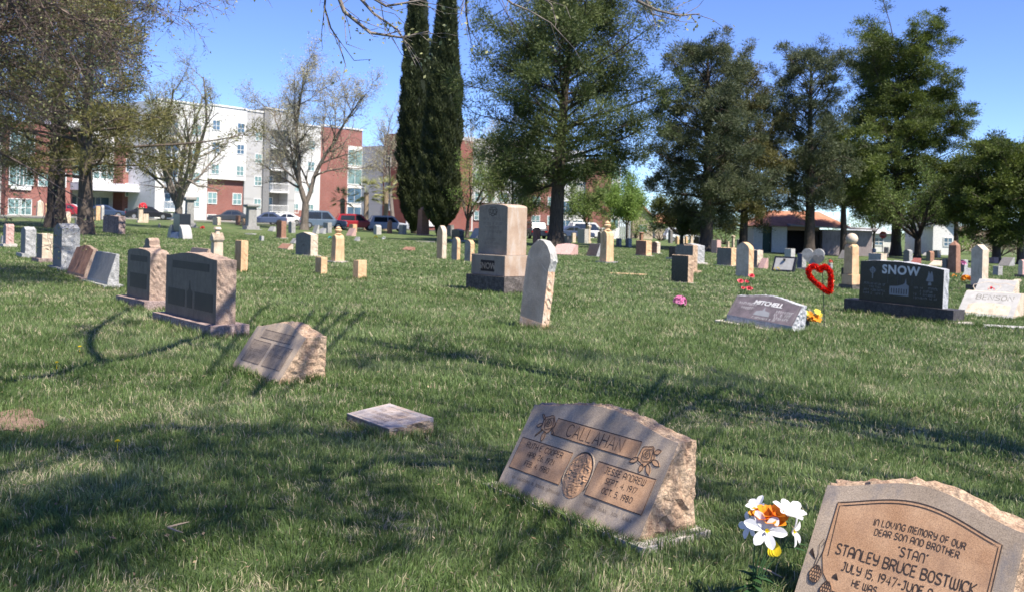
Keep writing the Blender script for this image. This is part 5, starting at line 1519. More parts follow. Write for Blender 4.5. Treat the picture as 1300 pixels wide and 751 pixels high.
# leafless and budding trees
bare_tree('elm_tree', on(386, 92), 19.0, 'bare vase-shaped elm with pale buds in front of the white and brick apartments', 4, 3, BUDP, 11, .060, .30, r=.40, fork=.13, spreadang=(18, 38), kids=(11, 9, 7), lean=(.03, 0), bark=barkmat('bark_elm_grey', (.085, .070, .058), (.20, .17, .145)), up=.05)
bare_tree('elm_tree', on(226, 76), 13.8, 'multi-stemmed elm with fresh light green leaves, left of the white apartment wall', 9, 5, leafmat('fresh_leaves', [(.20, .24, .08), (.30, .34, .13), (.38, .42, .2)], .4), 5, .050, .24, r=.36, fork=.12, spreadang=(18, 46), kids=(9, 7, 5), up=.06)
bare_tree('elm_tree', on(500, 128), 17.5, 'bare tree mostly hidden behind the left cypress', 15, 3, BUDP, 6, .07, .3, r=.3, fork=.3, spreadang=(20, 55), kids=(8, 7, 5), lean=(-.12, 0))
bare_tree('elm_tree', on(622, 125), 17.0, 'tall pale-budded tree behind the white balconies right of the cypresses', 19, 4, BUDP, 7, .08, .3, r=.3, fork=.25, spreadang=(12, 34), kids=(8, 6, 5))
bare_tree('ash_tree', on(593, 92), 9.6, 'light green budding tree just right of the twin cypresses', 23, 4, LIME, 7, .06, .24, r=.2, fork=.18, spreadang=(20, 52), kids=(8, 6, 5), bark=BARK, lean=(.05, 0))
bare_tree('ash_tree', on(655, 86), 8.4, 'leafy spreading tree behind the tan stepped monument', 29, 5, leafmat('mid_leaves', [(0.060, 0.090, 0.025), (0.110, 0.150, 0.040), (0.160, 0.200, 0.060)], .35), 14, .07, .28, r=.2, fork=.2, spreadang=(30, 62), kids=(8, 6, 5), bark=BARK)
bare_tree('ash_tree', on(745, 98), 6.5, 'small tree with sparse dark leaves right of the big pine trunk', 31, 4, SHRUB, 10, .08, .25, r=.13, fork=.25, spreadang=(20, 55), kids=(7, 5, 4), bark=BARKD)
bare_tree('ash_tree', on(796, 100), 6.6, 'small leafy green tree in front of the beige gabled house', 33, 4, LIME, 16, .08, .30, r=.13, fork=.28, spreadang=(22, 55), kids=(7, 5, 5), bark=BARKD)
bare_tree('mulberry_tree', on(866, 88), 5.9, 'round-headed tree with fanned bare limbs and olive leaves left of the pines', 37, 7, leafmat('olive_leaves', [(0.060, 0.080, 0.020), (0.100, 0.130, 0.035), (0.150, 0.180, 0.050)], .35), 16, .07, .26, r=.2, fork=.2, spreadang=(30, 75), kids=(7, 6, 4), bark=BARK)
bare_tree('mulberry_tree', on(1166, 92), 9.0, 'dark branching tree between the juniper trunk and the white house', 43, 5, SHRUB, 9, .07, .3, r=.34, fork=.22, spreadang=(25, 58), kids=(8, 6, 4), bark=BARKD)
bare_tree('ash_tree', on(1110, 112), 8.2, 'small spring-green tree beyond the shed roof', 45, 4, LIME, 9, .08, .3, r=.15, fork=.28, spreadang=(20, 52), kids=(7, 5, 4), bark=BARK)
bare_tree('ash_tree', on(780, 140), 10.5, 'green tree rising behind the beige gabled house', 51, 4, LIME, 16, .11, .4, r=.2, fork=.25, spreadang=(20, 50), kids=(7, 6, 4))

def shrub(px, Y, W, H, mat, label, seed, name='shrub', n=2600, size=.10):
    c = on(px, Y); z = Gf(*c); root = empty(name, (c[0], c[1], z), 0, label, 'shrub' if name == 'shrub' else 'tree')
    rs = np.random.RandomState(seed); nb = 12
    cen = np.stack([rs.uniform(-.5, .5, nb) * W, rs.uniform(-.3, .3, nb) * W, rs.uniform(.25, .75, nb) * H], 1); rad = rs.uniform(.2, .34, nb) * H
    i = rs.randint(0, nb, n); d = rs.normal(size=(n, 3)); d /= np.linalg.norm(d, axis=1, keepdims=True)
    c_ = cen[i] + d * rad[i][:, None] * rs.uniform(.6, 1.1, (n, 1)) * np.array([1.4, 1.2, 1]); c_[:, 2] = np.abs(c_[:, 2])
    a = rs.normal(size=(n, 3)); a /= np.linalg.norm(a, axis=1, keepdims=True); b = np.cross(a, d)
    s = size * rs.uniform(.6, 1.4, (n, 1))
    V = np.stack([c_ - a * s, c_ - b * s * .6, c_ + a * s, c_ + b * s * .6], 1).reshape(-1, 3)
    soup('foliage', V, 4, mat, root, {'tint': rs.rand(nb)[i] * .7 + .3 * rs.rand(n)})
    segs = []
    for k in range(nb): segs.append((0, 0, 0, *cen[k], .06, .02))
    tubes('stems', segs, BARK, root, 4)
for i, (px, Y, W, H, mt, lab) in enumerate([
    (838, 135, 10, 4.6, SHRUB, 'olive shrub mass left of the round-headed tree, far back'), (880, 140, 12, 5.2, LIME, 'bright green bush behind the round-headed tree'),
    (920, 130, 9, 5.0, SHRUB, 'dark shrub between the pine trunk and the shed'), (808, 150, 8, 6, SHRUB, 'dark green shrub beside the beige gabled house'),
    (1196, 118, 7, 4.2, LIME, 'green bush right of the white house'), (1218, 128, 7, 3.6, SHRUB, 'darker bush behind the spike monument'),
    (1243, 122, 8, 4.2, DRYB, 'brown leafless brush behind the peaked tan slab'), (1272, 118, 7, 4.0, DRYB, 'brown leafless brush between the right-hand trunks'),
    (1299, 116, 7, 4.6, SHRUB, 'dusty green brush at the right edge horizon'), (1085, 140, 8, 5, SHRUB, 'green treetop showing above the shed roof'),
    (966, 132, 14, 6, JUN, 'dark foliage mass behind the left end of the shed'), (755, 125, 5, 2.4, JUN, 'dark clipped bush against the brick wall')]):
    shrub(px, Y, W, H, mt, lab, 70 + i)

def palm(px, Y, H, label, seed):
    c = on(px, Y); root = empty('palm_tree', (c[0], c[1], Gf(*c)), 0, label, 'palm', 'palms by the parked cars'); rs = random.Random(seed)
    mb = MB(); mb.tube([(0, 0, 0), (.05, 0, H * .5), (0, .05, H * .82)], [.34, .28, .30], 9); mb.build('trunk', barkmat('palm_bark%d' % seed, (.20, .15, .10), (.33, .26, .19), 14), root)
    V = []
    for k in range(46):
        az = rs.uniform(0, 6.28); e = rs.uniform(-.5, 1.3); L = H * .42 * rs.uniform(.8, 1.15)
        b = np.array([0, 0, H * .8]); d = np.array([math.cos(az) * math.cos(e), math.sin(az) * math.cos(e), math.sin(e)])
        tip = b + d * L * .6; side = np.array([-math.sin(az), math.cos(az), 0])
        for q in range(15):
            a = (q - 7) / 7 * 1.25; dd = d * math.cos(a) + side * math.sin(a); ww = np.cross(dd, [0, 0, 1.0]) * .05
            e2 = tip + dd * L * .55 * (1 - abs(a) * .25); e2[2] -= .10 * L
            V += [tip - ww, tip + ww, e2]
        V += [b - side * .02, b + side * .02, tip]
    soup('fronds', np.array(V), 3, leafmat('palm_fronds', [(.26, .29, .10), (.38, .40, .17), (.50, .47, .25)], .3), root, {'tint': np.random.RandomState(seed).rand(len(V) // 3)})
palm(434, 112, 4.3, 'smallest palm, left of the three by the brick apartment wing', 1)
palm(464, 112, 5.4, 'middle palm of the three, above the red car', 2)
palm(489, 114, 5.8, 'rightmost palm of the three, by the left cypress', 3)

# the great bare tree overhead, its trunk beside and behind the camera; its twigs hang into the top of the view
def overhead():
    c = (9.0, 2.2); root = empty('shade_tree', (c[0], c[1], Gf(*c) - .05), 0, 'tall bare tree whose fine twigs hang down across the top of the sky', 'tree')
    rg = random.Random(77); rs = np.random.RandomState(77); segs = []; tips = []
    p = (0, 0, 0); d = vnorm((-.06, .12, 1))
    for i in range(7):
        q = vadd(p, d, .55); segs.append((*p, *q, .42 * (1 - .03 * i) * (1.3 if i == 0 else 1), .42 * (1 - .03 * (i + 1)))); p = q
    P = dict(n=[12, 9, 6, 4], taper=[.2, .2, .25, .3], kids=[7, 6, 4], start=[.2, .12, .1], wob=[.10, .15, .18, .2], up=[.012, .03, .01, -.05],
             ang=[(25, 60), (25, 62), (25, 65)], len=[.5, .5, .5], rad=[.5, .5, .55], rmin=.006)
    cz = Gf(*c) - .05
    def lim(q):
        yy = q[1] + c[1]; zz = q[2] + cz; xx = q[0] + c[0]
        if zz < 3.2: return True
        return yy > 0 and abs(xx) < .9 * yy + 2 and zz - EYE < .31 * yy + .25
    P['lim'] = lim
    LIMB = [((-1.0, .12, .75), 12, .075), ((-1.0, -.22, .55), 11.5, .07), ((-.9, .85, .8), 9, .11), ((-.3, .1, 1.3), 8, .13), ((.9, .1, .8), 7, .13),
            ((.15, -1, .8), 6, .12)]
    for dd, L, r in LIMB: grow(segs, tips, p, vnorm(dd), L, r, 0, P, rg)
    # the hanging twigs seen in the picture: from a limb over the view down to their tips
    def hang(pts, Y, r0, sub=3):
        W = [np.array(at3(a, b, Y)) - np.array([c[0], c[1], Gf(*c) - .05]) for a, b in pts]
        for i in range(len(W) - 1):
            a = r0 * (1 - i / len(W)) + .003; b = r0 * (1 - (i + 1) / len(W)) + .003
            segs.append((*W[i], *W[i + 1], a, b))
            if i >= 1:
                for _ in range(sub):
                    f = rg.random(); s = tuple(W[i] + (W[i + 1] - W[i]) * f); dv = W[i + 1] - W[i]
                    e = vnorm((dv[0] + rg.gauss(0, .35) * np.linalg.norm(dv), dv[1] * .3 + rg.gauss(0, .2), dv[2] + rg.gauss(0, .5) * np.linalg.norm(dv)))
                    L = rg.uniform(.12, .40); q = vadd(s, e, L); e2 = vnorm((e[0] + rg.gauss(0, .3), e[1], e[2] + rg.gauss(0, .3))); q2 = vadd(q, e2, L * .6)
                    segs.append((*s, *q, .0045, .0035)); segs.append((*q, *q2, .0035, .002)); tips.append((*q2, *e2))
    up_ = [(480, -150), (470, -60)]
    hang([(560, -260), (430, -120), (424, -20), (437, 15), (470, 42), (510, 48), (545, 40)], 9.5, .030)
    hang([(560, -260), (470, -120), (450, -10), (475, 18), (505, 38), (520, 62)], 9.5, .022)
    hang([(560, -260), (480, -90), (460, -10), (490, 8), (540, 0), (572, -8)], 9.3, .020)
    hang([(560, -260), (440, -100), (415, -20), (412, 10), (420, 36), (432, 54)], 9.6, .016, 2)
    hang([(560, -260), (600, -60), (592, -8), (592, 20), (596, 44)], 9.6, .020)
    hang([(600, -60), (620, -20), (650, 5), (672, 14), (700, 30)], 9.6, .014, 2)
    hang([(760, -200), (790, -60), (810, 2), (835, 14), (862, 20), (888, 18)], 9.8, .020)
    hang([(760, -200), (800, -60), (818, -5), (828, 18), (850, 24)], 9.8, .012, 1)
    hang([(760, -200), (715, -60), (680, -8), (700, 6), (706, 26)], 9.8, .012, 2)
    # the limbs that carry them
    for (a, b, Y) in ((560, -260, 9.5), (760, -200, 9.8)):
        e = np.array(at3(a, b, Y)) - np.array([c[0], c[1], Gf(*c) - .05]); s = np.array(p); m = (s + e) / 2 + np.array([.3, 0, 1.6])
        pts = [s * (1 - t) ** 2 + m * 2 * t * (1 - t) + e * t * t for t in np.linspace(0, 1, 9)]
        for i in range(8): segs.append((*pts[i], *pts[i + 1], .055 * (1 - i / 9) + .015, .055 * (1 - (i + 1) / 9) + .015))
    # high limbs whose shadows cross the lawn: laid out on the ground, lifted towards the sun
    o_ = np.array([c[0], c[1], Gf(*c) - .05])
    def lift(px, py, h):
        x, y = hit(px, py); z = Gf(x, y); k = h / math.tan(SUN_EL)
        return np.array([x + SUN_DIR[0] * k, y + SUN_DIR[1] * k, z + h]) - o_
    def limb(pts, h, r0, r1, twigs=0, tl=1.0, h1=None, back=True):
        W = [lift(a, b, h + ((h1 or h) - h) * i / (len(pts) - 1)) for i, (a, b) in enumerate(pts)]
        if back:
            e = W[0]; s = np.array(p); m = (s + e) / 2 + np.array([0, 0, .8])
            W = [s * (1 - t) ** 2 + m * 2 * t * (1 - t) + e * t * t for t in np.linspace(0, 1, 7)][:-1] + W
        W = [q + np.array([rg.gauss(0, .05), rg.gauss(0, .05), rg.gauss(0, .12)]) * (1 if i else 0) for i, q in enumerate(W)]
        # smooth and roughen
        for _ in range(2):
            Q = [W[0]]
            for i in range(len(W) - 1): Q += [W[i] * .75 + W[i + 1] * .25, W[i] * .25 + W[i + 1] * .75]
            W = Q + [W[-1]]
        n = len(W)
        for i in range(n - 1):
            a = r0 + (r1 - r0) * i / n; b = r0 + (r1 - r0) * (i + 1) / n
            segs.append((*W[i], *W[i + 1], a, b))
            if twigs and rg.random() < twigs and i > n * .35:
                dv = W[i + 1] - W[i]; dv = dv / (np.linalg.norm(dv) + 1e-9)
                e = vnorm((dv[0] + rg.gauss(0, .7), dv[1] + rg.gauss(0, .7), dv[2] + rg.gauss(.1, .3)))
                grow(segs, tips, tuple(W[i]), e, tl * rg.uniform(.6, 1.2), max(.010, a * .4), 1, P2, rg)
    P2 = dict(P); P2['kids'] = [0, 8, 6]; P2['start'] = [.2, .15, .1]; P2['n'] = [8, 7, 5, 4]
    limb([(330, 412), (235, 430), (180, 452), (120, 463), (60, 474), (-60, 488)], 7.2, .08, .045, .35, 1.3)
    limb([(130, 461), (113, 440), (122, 418), (150, 400), (190, 378)], 7.2, .075, .015, .5, .8, 7.8, back=False)
    limb([(520, 575), (410, 620), (300, 590), (170, 640), (90, 632), (-40, 690)], 6.6, .032, .02, 1.0, 1.5)
    limb([(430, 545), (360, 560), (250, 535), (150, 560), (60, 600), (-80, 600)], 7.4, .032, .02, 1.0, 1.5)
    limb([(430, 660), (350, 640), (240, 690), (160, 680), (20, 740)], 6.4, .030, .02, 1.0, 1.4)
    limb([(820, 455), (700, 446), (600, 462), (500, 450), (420, 458)], 8.8, .028, .012, .5, .9)
    for k in range(5): limb([(800 + 44 * k, 470 + 6 * k), (740 + 42 * k, 545), (665 + 40 * k, 640), (605 + 40 * k, 720)], 6.0 + .2 * (k % 3), .018 + .014 * (k % 2), .014, .0, 1, None, k == 0)
    for k in range(5): limb([(375 + 22 * k, 395), (335 + 22 * k, 435), (275 + 22 * k, 500)], 7.6 + .15 * (k % 2), .030, .022, 0, 1, None, k == 0)
    limb([(345, 380), (300, 430), (262, 480)], 7.8, .032, .028, 0, 1, None, True)
    tubes('trunk', segs, BARKG, root, 5)
    leaves_at('buds', tips, BUD, root, 5, .07, .022, rs, .2)
overhead()

def left_elm():
    """elm standing just outside the left edge, its limbs reach over the view"""
    c = (-15.5, 18.5); root = empty('elm_tree', (c[0], c[1], Gf(*c) - .05), 0, 'near elm whose brown twigs and small green leaves fill the upper left corner', 'tree')
    rg = random.Random(5); rs = np.random.RandomState(5); segs = []; tips = []
    p = (0, 0, 0); d = vnorm((.08, .02, 1))
    for i in range(7):
        q = vadd(p, d, .5); segs.append((*p, *q, .38 * (1.3 if i == 0 else 1), .36)); p = q
    P = dict(n=[12, 9, 6, 4], taper=[.2, .2, .25, .3], kids=[17, 12, 9], start=[.12, .1, .1], wob=[.10, .16, .22, .26], up=[-.03, -.06, -.06, -.03],
             ang=[(22, 55), (25, 60), (25, 65)], len=[.48, .48, .48], rad=[.55, .5, .55], rmin=.006)
    for dd, L, r in [((1, .05, .72), 10.5, .12), ((1, -.12, .98), 10.5, .12), ((1, .3, .45), 8, .10), ((.9, -.3, .50), 8.0, .10), ((.6, .4, 1.2), 8.5, .16), ((.8, .1, 1.4), 9, .16),
                     ((-.6, .5, 1), 6, .15), ((-.3, -.8, 1), 6, .15), ((1, .1, .5), 7.5, .09), ((.5, .9, .6), 6.5, .12), ((1, .25, 1.0), 11, .12)]:
        grow(segs, tips, p, vnorm(dd), L, r, 0, P, rg)
    tubes('trunk', segs, barkmat('elm_bark', (.09, .065, .055), (.22, .17, .15)), root, 4)
    leaves_at('leaves', tips, BUD, root, 2, .06, .032, rs, .25, .35)
left_elm()
# ------------------------------------------------------------------ apartments
def brickmat(name, c1, c2, mortar):
    m, nt, b = newmat(name)
    tc = N(nt, 'ShaderNodeTexCoord'); mp = N(nt, 'ShaderNodeMapping'); mp.inputs['Rotation'].default_value = (math.pi / 2, 0, 0)
    nt.links.new(tc.outputs['Object'], mp.inputs[0])
    br = nt.nodes.new('ShaderNodeTexBrick'); nt.links.new(mp.outputs[0], br.inputs['Vector'])
    br.inputs['Color1'].default_value = (*c1, 1); br.inputs['Color2'].default_value = (*c2, 1); br.inputs['Mortar'].default_value = (*mortar, 1)
    br.inputs['Scale'].default_value = 1; br.inputs['Mortar Size'].default_value = .012; br.inputs['Brick Width'].default_value = .24; br.inputs['Row Height'].default_value = .085
    no = N(nt, 'ShaderNodeTexNoise', Scale=.5, Detail=5.0); nt.links.new(tc.outputs['Object'], no.inputs['Vector'])
    f = ramp(nt, no.outputs[0], [(.3, (.85, .85, .85)), (.7, (1.12, 1.12, 1.12))])
    nt.links.new(mixc(nt, 1.0, br.outputs[0], f, 'MULTIPLY'), b.inputs['Base Color']); b.inputs['Roughness'].default_value = .9
    return m
BRICK = brickmat('red_brick', (.23, .070, .058), (.28, .095, .078), (.26, .18, .16))
BRICKD = brickmat('dark_shaded_brick', (.20, .055, .045), (.25, .075, .06), (.2, .12, .1))  # darker copy of the red brick, shade of the wing put into the colour
def sidingmat(name, col, period, axis=2, dark=.86):
    m, nt, b = newmat(name); tc = N(nt, 'ShaderNodeTexCoord'); sx = nt.nodes.new('ShaderNodeSeparateXYZ'); nt.links.new(tc.outputs['Object'], sx.inputs[0])
    md = N(nt, 'ShaderNodeMath', operation='MODULO'); md.inputs[1].default_value = period
    ab = N(nt, 'ShaderNodeMath', operation='ADD'); ab.inputs[1].default_value = 500 * period; nt.links.new(sx.outputs[axis], ab.inputs[0]); nt.links.new(ab.outputs[0], md.inputs[0])
    ls = N(nt, 'ShaderNodeMath', operation='LESS_THAN'); ls.inputs[1].default_value = period * .1; nt.links.new(md.outputs[0], ls.inputs[0])
    no = N(nt, 'ShaderNodeTexNoise', Scale=.7, Detail=5.0); nt.links.new(tc.outputs['Object'], no.inputs['Vector'])
    base = ramp(nt, no.outputs[0], [(.3, tuple(c * .93 for c in col)), (.7, col)])
    nt.links.new(mixc(nt, ls.outputs[0], base, tuple(c * dark for c in col)), b.inputs['Base Color']); b.inputs['Roughness'].default_value = .7
    return m
WHITEW = sidingmat('white_lap_siding', (.66, .66, .655), .30)
WHITEP = sidingmat('white_board_panel', (.64, .64, .63), 1.2, 0, .9)
GREYP = sidingmat('light_grey_panel', (.42, .42, .42), 3.05, 2, .8)
GREYD = plain('dark_grey_panel', (.20, .20, .205), .8)
LILAC = sidingmat('pale_grey_wall', (.44, .44, .47), 3.05, 2, .9)
FRM = plain('white_frame', (.70, .70, .69), .6)
GLS = plain('window_glass', (.16, .26, .27), .12, spec=.8, var=.35, scale=.8)
GLSB = plain('window_glass_blue', (.07, .13, .20), .1, spec=.8, var=.4, scale=.8)
RAIL = plain('white_railing', (.72, .72, .71), .5)
RECESS = plain('balcony_recess', (.24, .235, .23), .9)

def window(parent, x, z, w, h, y=0.0, mat=None, mull=1, rows=1, fw=.09):
    f = MB()
    f.box(x - w / 2, x - w / 2 + fw, y - .05, y + .02, z, z + h); f.box(x + w / 2 - fw, x + w / 2, y - .05, y + .02, z, z + h)
    f.box(x - w / 2 + fw, x + w / 2 - fw, y - .05, y + .02, z, z + fw); f.box(x - w / 2 + fw, x + w / 2 - fw, y - .05, y + .02, z + h - fw, z + h)
    for k in range(mull): 
        xx = x - w / 2 + w * (k + 1) / (mull + 1); f.box(xx - .03, xx + .03, y - .045, y + .02, z + fw, z + h - fw)
    for k in range(rows):
        zz = z + h * (k + 1) / (rows + 1) * (.9 if rows == 1 else 1); f.box(x - w / 2 + fw, x + w / 2 - fw, y - .042, y + .02, zz - .03, zz + .03)
    o = f.build('window', FRM, parent)
    p = MB(); p.box(x - w / 2 + fw, x + w / 2 - fw, y - .015, y + .01, z + fw, z + h - fw); p.build('pane', mat or GLS, o)

def wall(parent, name, x0, x1, y0, y1, z0, z1, mat): 
    mb = MB(); mb.box(x0, x1, y0, y1, z0, z1); return mb.build(name, mat, parent)

def balcony(parent, x0, x1, z, out=1.1, door=True, y=0):
    b = MB(); b.box(x0, x1, y - out, y - .004, z - .25, z); o = b.build('balcony', FRM, parent)
    r = MB(); h = 1.05
    r.box(x0, x1, y - out, y - out + .06, z + h - .08, z + h); r.box(x0, x1, y - out, y - out + .05, z + .08, z + .14)
    k = int((x1 - x0) / .16)
    for i in range(k + 1): 
        xx = x0 + (x1 - x0 - .03) * i / k; r.box(xx, xx + .03, y - out + .01, y - out + .04, z + .14, z + h - .08)
    for sx in (x0, x1 - .05):
        r.box(sx, sx + .05, y - out + .06, y - .01, z + h - .08, z + h)
        for i in range(5): r.box(sx, sx + .03, y - out + .15 + i * .2, y - out + .18 + i * .2, z, z + h - .08)
    r.build('railing', RAIL, o)

FL = 3.05
def apartments_a():
    A = (-34.1, 129.0); e = (.60, .80); rz = math.atan2(.8, .6)
    z0 = Gf(-34, 118) - .1
    root = empty('apartment_building', (A[0], A[1], z0), rz, 'long four-storey white, grey and brick apartment block with stacked balconies left of the cypresses', 'building')
    def s(px):
        k = (px - CX) / F; return (k * A[1] - A[0]) / (e[0] - k * e[1])
    H = 14.9
    # sections from left to right
    S = [(s(196), s(262), WHITEP, 'wall', 0, H), (s(309), s(331), GREYP, 'wall', 0, H + .1), (s(372), s(405), WHITEP, 'wall', 0, H - .9), (s(405), s(440), BRICK, 'brick_wall', 0, H - .7)]
    for a, b, mt, nm, za, zb in S: wall(root, nm, a, b, .0, 12, za - .5, zb, mt)
    wall(root, 'brick_wall', s(262) + .01, s(309) - .01, .25, 12, -.5, 5.6, BRICK)
    wall(root, 'wall', s(262) + .01, s(309) - .01, -.25, 12, 5.6, H + .15, WHITEW)
    wall(root, 'brick_wall', s(440) + .01, s(457.5), .02, 12, 11.8, H - .6, BRICK)
    wall(root, 'window_bay', s(440) + .01, s(457.5), .0, 12, -.5, 11.8, FRM)
    wall(root, 'brick_wall', s(368), s(383), -.06, -.004, -.5, 1.9, BRICK)
    for a, b, z in ((s(196), s(262), H), (s(309), s(331), H + .1), (s(372), s(405), H - .9), (s(405), s(457.5), H - .62), (s(262), s(309), H + .155)):
        cop = MB(); cop.box(a, b - .01, -.12 if z != H + .155 else -.36, .3, z + .004, z + .22); cop.build('parapet', FRM, root)
    # balcony tower
    a, b, c = s(331), s(339), s(372)
    wall(root, 'dark_panel', a + .01, b, -.3, 12, -.5, H + .7, GREYD)
    wall(root, 'wall', b + .004, c, 1.6, 12, -.5, H + .6, RECESS)
    wall(root, 'wall', s(363), c - .01, -.25, 1.59, -.5, H + .6, GREYP)
    wall(root, 'wall', b + .006, s(363) - .01, -.25, 1.59, H - 2.0, H + .6, GREYP)
    pc = MB(); pc.box(a - .05, c + .05, -.4, .2, H + .72, H + .92); pc.build('parapet', FRM, root)
    for k in range(4):
        z = 1.2 + k * FL * .99
        bb = MB(); x0, x1 = b + .01, s(363) - .02
        bb.box(x0, x1, -.55, 1.59, z, z + .25); o = bb.build('balcony', FRM, root)
        r = MB(); r.box(x0, x1, -.52, -.46, z + 1.22, z + 1.30); r.box(x0, x1, -.52, -.47, z + .36, z + .42)
        n = int((x1 - x0) / .17)
        for i in range(n + 1): r.box(x0 + (x1 - x0 - .03) * i / n, x0 + (x1 - x0 - .03) * i / n + .03, -.51, -.48, z + .42, z + 1.22)
        r.build('railing', RAIL, o)
        window(root, (x0 + x1) / 2 - .6, z + .3, 2.2, 2.1, 1.6, GLSB)
        # left column of balconies (beyond the elm)
        x2, x3 = s(207), s(224)
        rr = MB(); rr.box(x2, x3, -.02, -.004, z + .26, z + 2.7); rr.build('dark_panel', GREYD, root)
        balcony(root, x2, x3, z + .25, 1.0)
        window(root, (x2 + x3) / 2, z + .3, 1.8, 2.0, -.03, GLSB)
    for k in range(4):
        z = 1.95 + k * FL
        window(root, s(326), z, 1.25, 1.35, -.02)
        window(root, s(393), z - .5, 1.35, 1.4, -.02)
        window(root, s(374.5), z - .5, 1.1, 1.4, -.02)
    for px in (270, 301.5):
        window(root, s(px), 2.35, 1.45, 1.55, .23)
        for k in range(3): window(root, s(px), 6.2 + k * 2.85, 1.25, 1.35, -.27, GLSB if k else GLS)
        window(root, s(px) + (.0), -.3, 1.45, 1.3, .23)
    for k in range(4): window(root, s(247), 1.9 + k * FL, 1.35, 1.35, -.02)
    for k in range(4):
        window(root, (s(440) + s(457.5)) / 2, .3 + k * 2.85, 3.0, 2.45, -.03, GLSB if k < 2 else GLS, 1, 0, .12)
    # setback grey wing wall and brick, coming forward at the right
    x = s(457.5)
    # wall facing left: runs from the facade outwards (local -y)
    wall(root, 'wing_wall', x + .01, x + 14, -4.6, 12, -.5, 11.9, LILAC)
    wall(root, 'brick_wall', x - .02, x + 15, -9.5, -4.61, -.5, 13.6, BRICKD)
    for k in range(3):
        f = MB(); z = 2.2 + k * 3.3; f.box(x - .10, x - .03, -6.2, -5.0, z, z + 1.7); o = f.build('window', FRM, root)
        p = MB(); p.box(x - .12, x - .105, -6.05, -5.15, z + .12, z + 1.58); p.build('pane', GLSB, o)
    wl = MB(); wl.box(x - .12, x + 6, -9.7, -9.52, 0, .9); wl.build('low_wall', WHITEW, root)
apartments_a()

def apartments_left():
    A = (-46.8, 122.0); e = (.60, .80); rz = math.atan2(.8, .6)
    z0 = Gf(-46, 116) - .1
    root = empty('apartment_building', (A[0], A[1], z0), rz, 'brick apartment wing with a white entrance canopy behind the left trunks', 'building')
    def s(px):
        k = (px - CX) / F; return (k * A[1] - A[0]) / (e[0] - k * e[1])
    H = 9.2
    wall(root, 'brick_wall', s(6), s(91), 0, 12, -.5, 10.8, BRICK)
    wall(root, 'brick_wall', s(155), s(201), 0, 12, -.5, H, BRICK)
    wall(root, 'wall', s(91) + .01, s(155) - .01, 2.2, 12, -.5, 10.2, FRM)
    wall(root, 'wall', s(-70), s(6) - .01, 1.0, 12, -.5, 12.5, GREYP)
    wall(root, 'white_pier', s(201) + .01, s(208), -.2, 10, -.5, 13.5, WHITEP)
    wall(root, 'upper_storey', s(91), s(201), 2.4, 12, 10.21, 13.6, WHITEP)
    c = MB(); c.box(s(88), s(166), -2.6, 2.19, 3.35, 4.3); c.box(s(88), s(89.5), -2.6, -2.3, -.4, 3.345); bev(c.build('entrance_canopy', plain('canopy_white', (.55, .55, .60), .6), root), .02)
    for px, w in ((101, 1.6), (121, 2.4), (139, 2.4)):
        window(root, s(px), .1, w, 2.6, 2.17, GLSB, 1, 1, .1)
    for px in (107, 129, 146): window(root, s(px), 4.9, 2.0, 2.0, 2.17, GLS)
    for px in (165, 191):
        for k in range(3): window(root, s(px), -.3 + k * 3.1 - .1 + (.1 if k else 0), 1.5, 1.7, -.02, GLS if k < 2 else GLSB)
    for px in (18, 31.5):
        window(root, s(px), .2, 1.5, 1.9, -.02, GLS)
    for k in range(2):
        b = MB(); b.box(s(12), s(38), -.18, -.004, 3.1 + k * 3.7, 6.3 + k * 3.7); b.build('window_bay', FRM, root)
        for px in (18.5, 31.5): window(root, s(px), 3.6 + k * 3.7, 1.7, 2.5, -.2, GLS)
    for px in (55, 75): window(root, s(px), 3.6, 1.5, 1.7, -.02, GLS)
apartments_left()

